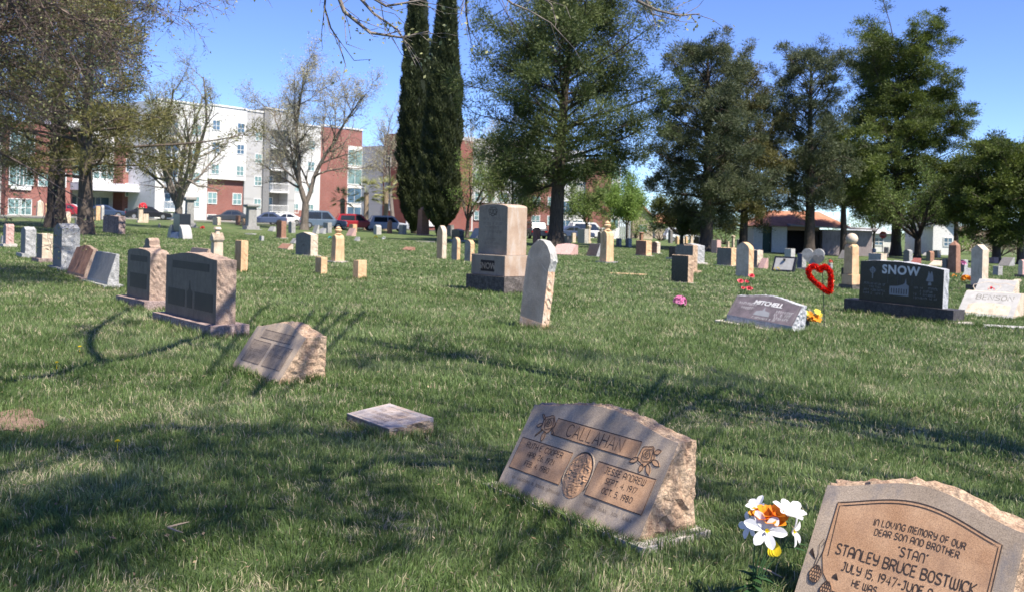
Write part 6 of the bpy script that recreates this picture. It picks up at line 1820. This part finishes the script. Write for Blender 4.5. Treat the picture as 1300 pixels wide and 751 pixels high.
def apartments_right():
    A = (-9.3, 150.0); e = Vector((.985, .17)).normalized(); rz = math.atan2(e[1], e[0])
    z0 = Gf(-5, 120) - .6
    root = empty('apartment_building', (A[0], A[1], z0), rz, 'white and brick apartment block with balconies behind the big pine', 'building')
    def s(px):
        k = (px - CX) / F; return (k * A[1] - A[0]) / (e[0] - k * e[1])
    H = 15.6
    wall(root, 'wall', s(560), s(600), 0, 10, -1, H, WHITEP)
    wall(root, 'brick_wall', s(600) + .01, s(612), .1, 10, -1, 5.2, BRICK)
    wall(root, 'wall', s(600) + .01, s(668), -.15, 10, 5.2, H - .2, WHITEW)
    wall(root, 'brick_wall', s(612) + .01, s(642), .05, 10, -1, 5.2, BRICKD)
    wall(root, 'brick_wall', s(668) + .01, s(710), 0, 10, -1, 8.5, BRICK)
    wall(root, 'wall', s(668) + .01, s(742), .1, 10, 8.5, H - 1.5, WHITEW)
    wall(root, 'wall', s(642) + .01, s(668) - .01, .08, 10, -1, 5.2, FRM)
    wall(root, 'wall', s(710) + .01, s(742) - .01, 0, 10, -1, 8.49, WHITEP)
    wall(root, 'brick_wall', s(742) + .02, s(774), -.4, 10, -1, 12.8, BRICK)
    wall(root, 'window_bay', s(774) + .01, s(786), -.2, 10, -1, 12.0, FRM)
    for k in range(5):
        z = .4 + k * FL * .98
        if k < 5:
            x0, x1 = s(571), s(588)
            rc_ = MB(); rc_.box(x0, x1, -.03, -.004, z + .1, z + 2.6); rc_.build('dark_panel', RECESS, root)
            window(root, (x0 + x1) / 2, z + .15, 2.0, 2.1, -.06, GLSB)
            balcony(root, x0, x1, z, 1.2)
    for px in (607, 622, 638, 655):
        for k in range(4): window(root, s(px), 2.4 + k * FL, 1.4, 1.5, (-.17 if k >= 1 else -.0), GLS)
    for px in (680, 700):
        for k in range(4): window(root, s(px), 1.9 + k * FL, 1.4, 1.5, (-.02 if k < 2 else .08), GLS)
    for px in (718, 733):
        for k in range(4): window(root, s(px), .8 + k * FL, 1.8, 2.0, (-.02 if k < 2 else .08), GLSB)
    for k in range(4): window(root, (s(774) + s(786)) / 2, .8 + k * 2.9, 1.3, 2.4, -.22, GLS, 1, 0)
apartments_right()

def fence(px0, px1, Y0, Y1, h, mat, label, step=.16):
    a = on(px0, Y0); b = on(px1, Y1); L = math.hypot(b[0] - a[0], b[1] - a[1]); rz = math.atan2(b[1] - a[1], b[0] - a[0])
    root = empty('fence', (a[0], a[1], min(Gf(*a), Gf(*b)) - .1), rz, label, 'fence')
    m = MB(); m.box(0, L, 0, .05, .15, .25); m.box(0, L, 0, .05, h - .15, h - .05)
    n = int(L / step)
    for i in range(n): m.box(i * step, i * step + step * .62, -.03, -.002, .08, h)
    m.build('pickets', mat, root)
    p = MB(); 
    for i in range(int(L / 2.4) + 1): p.box(i * 2.4, i * 2.4 + .12, .055, .17, 0, h + .08)
    p.build('posts', mat, root)
fence(786, 802, 128, 127, 2.6, RAIL, 'white picket fence between the brick block and the beige house', .3)
fence(402, 424, 121, 125, 1.4, RAIL, 'white railing at the foot of the brick wing')
fence(744, 786, 124, 128, 1.6, RAIL, 'long white railing below the brick block')

def house(px0, px1, Y, h, roofh, wallm, roofm, label, depth=8, gable=True, name='house'):
    a = on(px0, Y); b = on(px1, Y); W = b[0] - a[0]
    root = empty(name, ((a[0] + b[0]) / 2, Y, Gf(a[0], Y) - .2), 0, label, 'house')
    m = MB()
    if gable:
        m.prism([(-W / 2, 0), (W / 2, 0), (W / 2, h), (0, h + roofh), (-W / 2, h)], 0, depth); m.build('wall', wallm, root)
        r = MB(); t = .18
        r.prism([(-W / 2 - .5, h - .35), (0, h + roofh + .02), (W / 2 + .5, h - .35), (W / 2 + .5, h - .35 + t), (0, h + roofh + .2 + t), (-W / 2 - .5, h - .35 + t)], -.5, depth + .5); r.build('roof', roofm, root)
    else:
        m.box(-W / 2, W / 2, 0, depth, 0, h); m.build('wall', wallm, root)
        r = MB(); r.add([(-W / 2 - .5, -.5, h), (W / 2 + .5, -.5, h), (W / 2 + .5, depth + .5, h), (-W / 2 - .5, depth + .5, h), (-W * .3, depth / 2, h + roofh), (W * .3, depth / 2, h + roofh)],
                        [(0, 1, 5, 4), (1, 2, 5), (2, 3, 4, 5), (3, 0, 4), (3, 2, 1, 0)]); r.build('roof', roofm, root)
    return root, W
TILE = plain('terracotta_roof', (.42, .19, .12), .9, var=.2, scale=3)
BEIGE = plain('beige_stucco', (.52, .42, .32), .9)
r_, W_ = house(803, 829, 150, 3.4, 1.7, BEIGE, TILE, 'small beige gabled house with red roof right of the brick block')
window(r_, 0, 1.2, 1.4, 1.2, -.02)
r_, W_ = house(1185, 1212, 112, 3.8, 1.5, plain('white_stucco', (.62, .62, .61), .8), plain('pale_roof', (.5, .5, .5), .7), 'white house end seen right of the juniper trunk')
window(r_, .5, 1.2, 1.1, 1.1, -.02, GLSB)
r_, W_ = house(1098, 1134, 118, 2.5, .7, plain('white_stucco', (.62, .62, .61), .8), plain('pale_roof', (.5, .5, .5), .7), 'long low white building beyond the shed', gable=False)
window(r_, 0, 1.0, 1.2, 1.0, -.02, GLSB)
r_, W_ = house(1222, 1262, 150, 2.6, 1.6, BEIGE, plain('brown_roof', (.25, .17, .13), .9), 'brown-roofed house low on the horizon behind the peaked slab', gable=False)
window(r_, 1, 1.0, 1.4, 1.0, -.02, GLSB)
r_, W_ = house(832, 872, 175, 3.0, 2.0, BEIGE, TILE, 'distant tan house under the olive shrubs', gable=False)

def shed():
    Y = 88; a = on(956, Y); x0 = a[0]; z = Gf(25, 88) - .12
    root = empty('shed', (x0, Y, z), math.radians(-2), 'long shed with white walls, dark open bay and terracotta roof', 'shed')
    k = Y / F
    X = lambda px: (px - 956) * k
    whw = plain('white_block_wall', (.60, .58, .54), .85); dkw = plain('dark_boards', (.035, .03, .03), .9)
    mauve = stone('weathered_metal_wall', (.22, .18, .18), (.31, .265, .265), .9, .1, .8, .08, (.12, .09, .09), 8, .01)
    h = 2.55
    wall(root, 'wall', X(957), X(968.5), 0, 6, 0, h, whw); wall(root, 'wall', X(980), X(999), 0, 6, 0, h, whw)
    d = MB(); d.box(X(968.5) + .01, X(980) - .01, .25, .35, 0, h - .02); o = d.build('door', plain('dark_green_door', (.02, .05, .035), .5), root)
    kn = MB(); kn.lathe([(.04, 0), (.04, .05)], 8, (X(978), .2)); q = kn.build('handle', plain('steel_knob', (.4, .4, .4), .3, 1.0), o); q.location.z = 1.0
    wall(root, 'back_wall', X(999) + .01, X(1046), 3.2, 6, 0, h, dkw)
    wall(root, 'bay_lintel', X(999) + .01, X(1040), .0, .25, h - .35, h, plain('tan_fascia', (.30, .21, .15), .8))
    wall(root, 'post', X(1039), X(1041), 0, .25, 0, h - .36, dkw)
    wall(root, 'metal_wall', X(1041) + .01, X(1103), -.6, 5, 0, h * .92, mauve)
    r = MB(); r.add([(X(953), -.7, h), (X(1078), -.7, h - .0), (X(1078), 6.6, h), (X(953), 6.6, h), (X(985), 3, h + 1.5), (X(1050), 3, h + 1.5)], [(0, 1, 5, 4), (1, 2, 5), (2, 3, 4, 5), (3, 0, 4), (3, 2, 1, 0)])
    r.build('roof', TILE, root)
    r = MB(); r.add([(X(998), -1.3, h + .02), (X(1106), -1.3, h * .94), (X(1106), 5.4, h * .94 + .1), (X(998), -.2, h + .12), (X(998), -1.3, h + .18), (X(1106), -1.3, h * .94 + .14), (X(1106), 5.4, h * .94 + .26), (X(998), -.2, h + .26)],
                      [(0, 1, 5, 4), (1, 2, 6, 5), (2, 3, 7, 6), (3, 0, 4, 7), (4, 5, 6, 7), (3, 2, 1, 0)])
    r.build('lean_to_roof', plain('grey_metal_roof', (.22, .20, .20), .6), root)
shed()

def stop_sign():
    c = on(1121, 104); root = empty('stop_sign', (c[0], c[1], Gf(*c)), 0, 'red stop sign on a post by the low white building', 'sign')
    m = MB(); m.tube([(0, 0, 0), (0, 0, 2.3)], .04, 6); m.build('post', M['grey_mid'], root)
    k = .42; P = [(k * math.cos(math.radians(22.5 + 45 * i)), 2.15 + k * math.sin(math.radians(22.5 + 45 * i))) for i in range(8)]
    m = MB(); m.prism(P, -.08, -.05); m.build('plate', plain('sign_red', (.45, .02, .02), .5), root)
    textmesh('sign_lettering', 'STOP', .30, M['white_fill'], root, Matrix.Translation((0, -.085, 2.04)) @ Matrix.Rotation(math.pi / 2, 4, 'X'), .004)
stop_sign()
def pole(px, Y, h, label, r=.12):
    c = on(px, Y); m = MB(); m.tube([(0, 0, 0), (0, 0, h * .5), (0, 0, h)], [r, r * .9, r * .75], 8); m.box(-.6, .6, -.05, .05, h - .5, h - .4)
    tag(m.build('utility_pole', BARKD, None, (c[0], c[1], Gf(*c))), label, 'pole')
pole(1177, 116, 3.9, 'dark post between the branching tree and the white house')
pole(1010, 130, 9.5, 'thin pole behind the shed between the pines', .1)

# ------------------------------------------------------------------ cars
def car(px, Y, heading, kind, col, label, L=None):
    c = on(px, Y); col_m = plain('car_paint_%s' % '_'.join(str(int(x * 99)) for x in col), col, .3, 0.0, .6, .04)
    root = empty('parked_car', (c[0], c[1], Gf(*c) + .02), heading, label, 'car', 'cars parked along the street')
    L = L or 4.7; h = 1.45 if kind == 'sedan' else (1.75 if kind == 'suv' else 1.95); Wd = 1.82; b = .28
    if kind == 'sedan': body = [(-L / 2, b), (L / 2, b), (L / 2, .62), (L / 2 - .12, .74), (L * .22, .92), (-L * .36, .98), (-L / 2 + .05, .92), (-L / 2, .6)]; cab = [(L * .20, .90), (L * .06, h - .08), (-L * .04, h), (-L * .18, h - .04), (-L * .36, .95)]
    else: body = [(-L / 2, b), (L / 2, b), (L / 2, .75), (L / 2 - .1, .92), (L * .24, 1.02), (-L * .47, 1.08), (-L / 2, .9)]; cab = [(L * .25, 1.0), (L * .10, h - .06), (-L * .05, h), (-L * .40, h - .03), (-L * .475, 1.05)]
    m = MB(); m.prism(body, -Wd / 2, Wd / 2); o = bev(m.build('body', col_m, root), .09, 3)
    # cabin narrowing towards the roof
    vs = []; n = len(cab)
    for sy in (-1, 1):
        for (x, z) in cab: vs.append((x, sy * (Wd / 2 - .04 - .16 * (z - .9)), z))
    m = MB(); m.add(vs, [tuple(range(n)), tuple(n + k for k in reversed(range(n)))] + [(k + n, k, (k + 1) % n, (k + 1) % n + n) for k in range(n)][::1])
    m.f = [tuple(reversed(f)) for f in m.f]
    bev(m.build('cabin', col_m, root), .05, 2)
    zt = h - .14; zb = cab[0][1] + .05
    for sy in (-1, 1):
        segx = [(cab[0][0] - .22, cab[1][0] - .10, -L * .04 + .02, -L * .04 + .02), (-L * .04 - .06, -L * .04 - .06, cab[-1][0] + .35, cab[-2][0] + .12)]
        for (xa, xb, xc, xd) in segx:
            yb_ = sy * (Wd / 2 - .03 - .16 * (zb - .9)); yt_ = sy * (Wd / 2 - .03 - .16 * (zt - .9))
            g = MB(); q = [(xa, yb_, zb), (xb, yt_, zt), (xd, yt_, zt), (xc, yb_, zb)]
            q2 = [(x, y - sy * .03, z) for x, y, z in q]
            g.add(q + q2, [(0, 1, 2, 3), (7, 6, 5, 4)] + [(i, i + 4, (i + 1) % 4 + 4, (i + 1) % 4) for i in range(4)]); g.build('window', plain('car_glass', (.02, .025, .03), .08, spec=.8), root)
    for sx in (-1, 1):
        for sy in (-1, 1):
            w_ = MB(); r = .34; cx = sx * L * .31
            vs = []; n = 18
            for y in (sy * (Wd / 2 + .01), sy * (Wd / 2 - .22)):
                for k in range(n): vs.append((cx + r * math.cos(2 * math.pi * k / n), y, r + r * math.sin(2 * math.pi * k / n)))
            w_.add(vs, [tuple(range(n)), tuple(n + k for k in reversed(range(n)))] + [(k, (k + 1) % n, (k + 1) % n + n, k + n) for k in range(n)])
            o = w_.build('wheel', plain('tyre', (.02, .02, .02), .9), root)
            rm = MB(); r = .21; vs = []
            for y in (sy * (Wd / 2 + .022), sy * (Wd / 2 + .004)):
                for k in range(n): vs.append((cx + r * math.cos(2 * math.pi * k / n), y, .34 + r * math.sin(2 * math.pi * k / n)))
            rm.add(vs, [tuple(range(n)), tuple(n + k for k in reversed(range(n)))] + [(k, (k + 1) % n, (k + 1) % n + n, k + n) for k in range(n)]); rm.build('rim', plain('alloy', (.35, .35, .36), .35, .6), o)
    for sy in (-1, 1):
        l_ = MB(); l_.box(L / 2 - .10, L / 2 + .012, sy * .72 - .16, sy * .72 + .16, .60, .74); l_.build('headlight', plain('headlamp', (.6, .6, .62), .15), root)
        l_ = MB(); l_.box(-L / 2 - .012, -L / 2 + .1, sy * .72 - .14, sy * .72 + .14, .66, .84); l_.build('tail_light', plain('tail_lamp', (.35, .01, .01), .3), root)
    return root
H1 = 0.30
car(189, 107, H1, 'sedan', (.012, .012, .015), 'black sedan parked by the brick entrance wing', 4.9)
car(88, 106, H1, 'sedan', (.30, .02, .03), 'dark red car glimpsed between the two left trunks')
car(92, 112, H1, 'sedan', (.6, .6, .62), 'white car roof beyond the dark red car at the left')
car(134, 110, H1, 'sedan', (.03, .05, .10), 'navy car beyond the purplish block')
car(291, 107, math.pi + H1, 'sedan', (.045, .05, .06), 'dark grey sedan in front of the brick ground floor', 4.8)
car(338, 106, math.pi + H1, 'sedan', (.06, .08, .15), 'blue car half sunk behind the rise, under the balconies', 4.4)
car(361, 112, math.pi + H1, 'sedan', (.65, .65, .66), 'white car behind the blue one under the balconies', 4.4)
car(410, 105, H1, 'van', (.10, .14, .20), 'steel-blue van behind the bare elm trunk', 5.1)
car(452, 107, H1, 'suv', (.28, .012, .018), 'bright red sport utility car below the palms')
car(493, 108, H1, 'suv', (.34, .36, .42), 'silver-blue hatchback left of the cypress foot', 4.5)
car(676, 100, math.pi * .6, 'suv', (.015, .02, .04), 'dark navy car left of the big pine trunk')
car(728, 108, H1, 'sedan', (.04, .06, .12), 'blue-black car right of the big pine trunk')
car(748, 112, H1, 'van', (.62, .62, .62), 'white van behind the stones right of the big pine', 5.4)
car(868, 135, .1, 'van', (.62, .65, .70), 'white van with a blue side stripe below the round-headed tree', 5.6)
o = MB(); 

# ------------------------------------------------------------------ ground, street, grass
GRASSG, nt, b = newmat('turf')
tc = N(nt, 'ShaderNodeTexCoord'); n1 = N(nt, 'ShaderNodeTexNoise', Scale=.35, Detail=8.0, Roughness=.65); nt.links.new(tc.outputs['Object'], n1.inputs['Vector'])
n2 = N(nt, 'ShaderNodeTexNoise', Scale=6.0, Detail=8.0, Roughness=.75); nt.links.new(tc.outputs['Object'], n2.inputs['Vector'])
c1 = ramp(nt, n2.outputs[0], [(.3, (.050, .080, .024)), (.5, (.088, .128, .040)), (.7, (.135, .172, .068))])
dr = ramp(nt, n1.outputs[0], [(.56, (0, 0, 0)), (.74, (.8, .8, .8))])
nt.links.new(mixc(nt, dr, c1, (.27, .23, .13)), b.inputs['Base Color']); b.inputs['Roughness'].default_value = .95
nb = N(nt, 'ShaderNodeTexNoise', Scale=9.0, Detail=6.0, Roughness=.8); nt.links.new(tc.outputs['Object'], nb.inputs['Vector'])
bp = N(nt, 'ShaderNodeBump', Strength=.9, Distance=.12); nt.links.new(nb.outputs[0], bp.inputs['Height']); nt.links.new(bp.outputs[0], b.inputs['Normal'])

def sheet(name, xs, ys, dz, mat):
    Xg, Yg = np.meshgrid(xs, ys); Z = G(Xg, Yg) + dz
    V = np.stack([Xg, Yg, Z], -1).reshape(-1, 3).astype(np.float32); nx, ny = len(xs), len(ys)
    i, j = np.meshgrid(np.arange(nx - 1), np.arange(ny - 1)); a = (j * nx + i).ravel()
    Q = np.stack([a, a + 1, a + nx + 1, a + nx], 1).astype(np.int32)
    me = bpy.data.meshes.new(name); me.vertices.add(len(V)); me.vertices.foreach_set('co', V.ravel())
    me.loops.add(Q.size); me.loops.foreach_set('vertex_index', Q.ravel()); me.polygons.add(len(Q)); me.polygons.foreach_set('loop_start', np.arange(0, Q.size, 4, dtype=np.int32))
    me.polygons.foreach_set('use_smooth', np.ones(len(Q), dtype=bool)); me.update(calc_edges=True)
    return tag(link(name, me, mat), kind='structure')
xs = np.concatenate([[-3000, -1200, -500, -250], np.arange(-150, 150.1, 2.0), [250, 500, 1200, 3000]])
ys = np.concatenate([[-600, -200, -80, -30], np.arange(-10, 200, 1.5), [240, 320, 500, 1000, 2500]])
sheet('ground', xs, ys, 0, GRASSG)

# street in front of the apartments, following their line
def strip(name, off0, off1, s0, s1, dz, mat, thick=0.0):
    e = np.array([.56, .80]); e = e / np.linalg.norm(e); nf = np.array([e[1], -e[0]]); A = np.array([-34.1, 129.0])
    mb = MB(); n = 60
    vs = []; fs = []
    for i in range(n + 1):
        s = s0 + (s1 - s0) * i / n
        for o_ in (off0, off1):
            p = A + e * s + nf * o_; vs.append((p[0], p[1], Gf(p[0], p[1]) + dz))
    for i in range(n): fs.append((2 * i, 2 * i + 1, 2 * i + 3, 2 * i + 2))
    if thick:
        k = len(vs); vs += [(x, y, z - thick) for x, y, z in vs]
        for i in range(n): fs += [(2 * i + 1, 2 * i + 1 + k, 2 * i + 3 + k, 2 * i + 3), (2 * i, 2 * i + 2, 2 * i + 2 + k, 2 * i + k)]
    mb.add(vs, fs); return tag(mb.build(name, mat), kind='structure')
strip('street', 8, 17, -60, 90, .008, plain('asphalt', (.055, .055, .057), .9, scale=3))
strip('pavement', 5.5, 8, -60, 90, .13, plain('pavement_concrete', (.26, .25, .23), .9, scale=3), .2)

def bare_patch():
    pts = []
    for q in range(26):
        a = q / 26 * 6.283; r = 1 + .18 * math.sin(3 * a) + .12 * math.sin(5 * a + 1)
        pts.append((22 + 34 * r * math.cos(a), 535 + 15 * r * math.sin(a)))
    V = []
    for (a, b_) in pts:
        x, y = hit(a, b_); V.append((x, y, Gf(x, y) + .006))
    m = MB(); m.add(V, [tuple(reversed(range(len(V))))])
    tag(m.build('bare_soil', stone('reddish_soil', (.15, .10, .07), (.25, .17, .125), 8, .9, 1, .3, (.12, .08, .05), 40, .02)), kind='structure')
    c = np.mean(np.array(V), axis=0); return c, np.array(V)
soilc, soilv = bare_patch()

# grass blades
def vnoise(x, y, s, seed):
    rs = np.random.RandomState(seed); g = rs.rand(256, 256); u = x / s; v = y / s
    i = np.floor(u).astype(int); j = np.floor(v).astype(int); fu = u - i; fv = v - j; fu = fu * fu * (3 - 2 * fu); fv = fv * fv * (3 - 2 * fv)
    a = g[i % 256, j % 256]; b_ = g[(i + 1) % 256, j % 256]; c = g[i % 256, (j + 1) % 256]; d = g[(i + 1) % 256, (j + 1) % 256]
    return (a * (1 - fu) + b_ * fu) * (1 - fv) + (c * (1 - fu) + d * fu) * fv

def blades():
    rs = np.random.RandomState(1); n = 820000
    # density falls with distance
    Y0, Y1 = 2.35, 72.0; p_ = .25
    t = rs.rand(n); Y = ((Y0 ** p_) + t * (Y1 ** p_ - Y0 ** p_)) ** (1 / p_)
    X = (rs.rand(n) * 2 - 1) * (.62 * Y + .35)
    n2 = 210000; Y2 = ((1.0 ** p_) + rs.rand(n2) * (40 ** p_ - 1.0)) ** (1 / p_); e2 = rs.rand(n2) * 3.4
    X2 = np.where(Y2 < Y0, (rs.rand(n2) * 2 - 1) * 4.5, np.sign(rs.rand(n2) - .5) * (.62 * Y2 + .35 + e2))
    X = np.concatenate([X, X2]); Y = np.concatenate([Y, Y2]); n = len(X)
    keep = np.ones(n, bool)
    for (cx, cy, hu, hn, rz) in FOOT:
        if cy > 60: continue
        dx, dy = X - cx, Y - cy; c, s = math.cos(rz), math.sin(rz)
        u = dx * c + dy * s; v = -dx * s + dy * c
        keep &= ~((np.abs(u) < hu - .01) & (np.abs(v) < hn - .01))
    # longer unmown fringe close round the near stones
    ex = []
    for (cx, cy, hu, hn, rz) in FOOT:
        if cy > 26: continue
        per = int(2 * (hu + hn) * 2 * (520 if cy < 9 else 260)); t = rs.rand(per); L = 4 * (hu + hn); q = t * L
        u = np.where(q < 2 * hu, q - hu, np.where(q < 2 * hu + 2 * hn, hu, np.where(q < 4 * hu + 2 * hn, 3 * hu + 2 * hn - q, -hu)))
        v = np.where(q < 2 * hu, -hn, np.where(q < 2 * hu + 2 * hn, q - 2 * hu - hn, np.where(q < 4 * hu + 2 * hn, hn, 4 * hu + 3 * hn - q)))
        g_ = np.abs(rs.normal(size=per)) * .025; u = u + np.sign(u) * g_ * (np.abs(u) >= hu * .99); v = v + np.sign(v) * g_ * (np.abs(v) >= hn * .99)
        c, s = math.cos(rz), math.sin(rz); ex.append(np.stack([cx + u * c - v * s, cy + u * s + v * c], 1))
    ex = np.concatenate(ex); X = np.concatenate([X, ex[:, 0]]); Y = np.concatenate([Y, ex[:, 1]]); keep = np.concatenate([keep, np.ones(len(ex), bool)])
    fringe = np.concatenate([np.zeros(n, bool), np.ones(len(ex), bool)]); n = len(X)
    # bare soil
    sx = (X - soilc[0]) / (np.ptp(soilv[:, 0]) / 2); sy = (Y - soilc[1]) / (np.ptp(soilv[:, 1]) / 2)
    keep &= ~((sx ** 2 + sy ** 2 < .8) & (rs.rand(n) > .30))
    dry = .55 * vnoise(X, Y, .55, 3) + .45 * vnoise(X + 7, Y, .16, 4); big = vnoise(X, Y, 2.6, 9)
    dry = np.clip((dry * .75 + big * .25 - .52) * 4.2, 0, 1)
    thin = vnoise(X, Y, .30, 12)
    keep &= ~((dry > .6) & (rs.rand(n) < .35)) & ~((thin < .2) & (rs.rand(n) < .5))
    X, Y, dry, big, fringe = X[keep], Y[keep], dry[keep], big[keep], fringe[keep]; n = len(X)
    Z = G(X, Y) - .004
    tuft = vnoise(X, Y, .12, 21); patch = vnoise(X, Y, 1.1, 25)
    sc = np.clip((Y / 6.0), 1, 6.5) ** .62
    h = (.024 + .034 * rs.rand(n) + .030 * tuft * patch) * (1 - .35 * dry) * np.clip(sc, 1, 1.45)
    h = np.where(fringe, h * 1.25 + .015, h)
    w_ = (.0016 + .0014 * rs.rand(n)) * sc * np.clip(Y / 6, 1, 9) ** .42
    az = rs.rand(n) * 6.283; az = np.where(rs.rand(n) < .45, vnoise(X, Y, .4, 31) * 12, az)
    lean = np.abs(rs.normal(size=n)) * .42 + .12 + .5 * (dry > .5) * rs.rand(n)
    dx, dy = np.cos(az), np.sin(az); fa = rs.rand(n) * 6.283
    sxv, syv = np.cos(fa), np.sin(fa)
    base = np.stack([X, Y, Z], 1); side = np.stack([sxv, syv, np.zeros(n)], 1) * w_[:, None]
    mid = base + np.stack([dx * lean * h * .30, dy * lean * h * .30, h * .58], 1)
    tip = base + np.stack([dx * lean * h * 1.1, dy * lean * h * 1.1, h * (1.0 - .18 * lean)], 1)
    isdry = np.clip((rs.rand(n) < dry * .6 + .09) * (.6 + .4 * rs.rand(n)), 0, 1)
    rndv = np.clip(.5 * rs.rand(n) + .5 * patch, 0, 1)
    near = Y < 9.5
    A = np.stack([base - side, base + side, mid + side * .8, mid - side * .8], 1)[near].reshape(-1, 3)
    m = leafgrass
    o1 = soup('grass', A, 4, m, None, {'dry': isdry[near], 'rndv': rndv[near]})
    B = np.stack([mid - side * .8, mid + side * .8, tip], 1)[near].reshape(-1, 3)
    Cc = np.stack([base - side * 1.1, base + side * 1.1, tip], 1)[~near].reshape(-1, 3)
    V = np.concatenate([B, Cc]); d = np.concatenate([isdry[near], isdry[~near]]); r_ = np.concatenate([rndv[near], rndv[~near]])
    o2 = soup('grass', V, 3, m, None, {'dry': d, 'rndv': r_})
    tag(o1, kind='stuff', label='short green lawn grass, lower blades in the foreground', cat='grass'); tag(o2, kind='stuff', label='short green lawn grass blades with straw-coloured patches', cat='grass')

leafgrass, nt, b = newmat('grass_blades')
a1 = N(nt, 'ShaderNodeAttribute', attribute_name='rndv'); a2 = N(nt, 'ShaderNodeAttribute', attribute_name='dry')
g_ = ramp(nt, a1.outputs['Fac'], [(.12, (.060, .108, .025)), (.42, (.110, .175, .050)), (.72, (.172, .238, .085)), (.95, (.25, .31, .15))])
cc = mixc(nt, a2.outputs['Fac'], g_, (.50, .43, .29)); nt.links.new(cc, b.inputs['Base Color']); b.inputs['Roughness'].default_value = .5; b.inputs['Specular IOR Level'].default_value = .35
tr = N(nt, 'ShaderNodeBsdfTranslucent'); nt.links.new(cc, tr.inputs[0]); mx = N(nt, 'ShaderNodeMixShader'); mx.inputs[0].default_value = .35
nt.links.new(b.outputs[0], mx.inputs[1]); nt.links.new(tr.outputs[0], mx.inputs[2]); nt.links.new(mx.outputs[0], nt.nodes['Material Output'].inputs[0])
blades()
def litter():
    rs = np.random.RandomState(8); n = 1500
    Y = 2.5 * (14 / 2.5) ** rs.rand(n); X = (rs.rand(n) * 2 - 1) * (.6 * Y + .3)
    c = np.stack([X, Y, G(X, Y) + rs.uniform(.012, .05, n)], 1)
    a = rs.normal(size=(n, 3)) * np.array([1, 1, .3]); a /= np.linalg.norm(a, axis=1, keepdims=True)
    b_ = np.cross(a, rs.normal(size=(n, 3)) * .4 + np.array([0, 0, 1])); b_ /= np.linalg.norm(b_, axis=1, keepdims=True)
    s = rs.uniform(.006, .017, (n, 1)); k = np.where(rs.rand(n, 1) < .5, .18, .6)
    V = np.stack([c - a * s, c - b_ * s * k, c + a * s, c + b_ * s * k], 1).reshape(-1, 3)
    o = soup('fallen_leaves', V, 4, leafmat('dead_leaves', [(.16, .10, .06), (.30, .22, .13), (.42, .34, .23)], .2), None, {'tint': rs.rand(n)})
    tag(o, kind='stuff', label='dry brown leaf bits and twig scraps scattered in the lawn', cat='leaf litter')
litter()
for o in list(bpy.data.objects):
    if o.type == 'CURVE' or o.type == 'FONT': bpy.data.objects.remove(o)
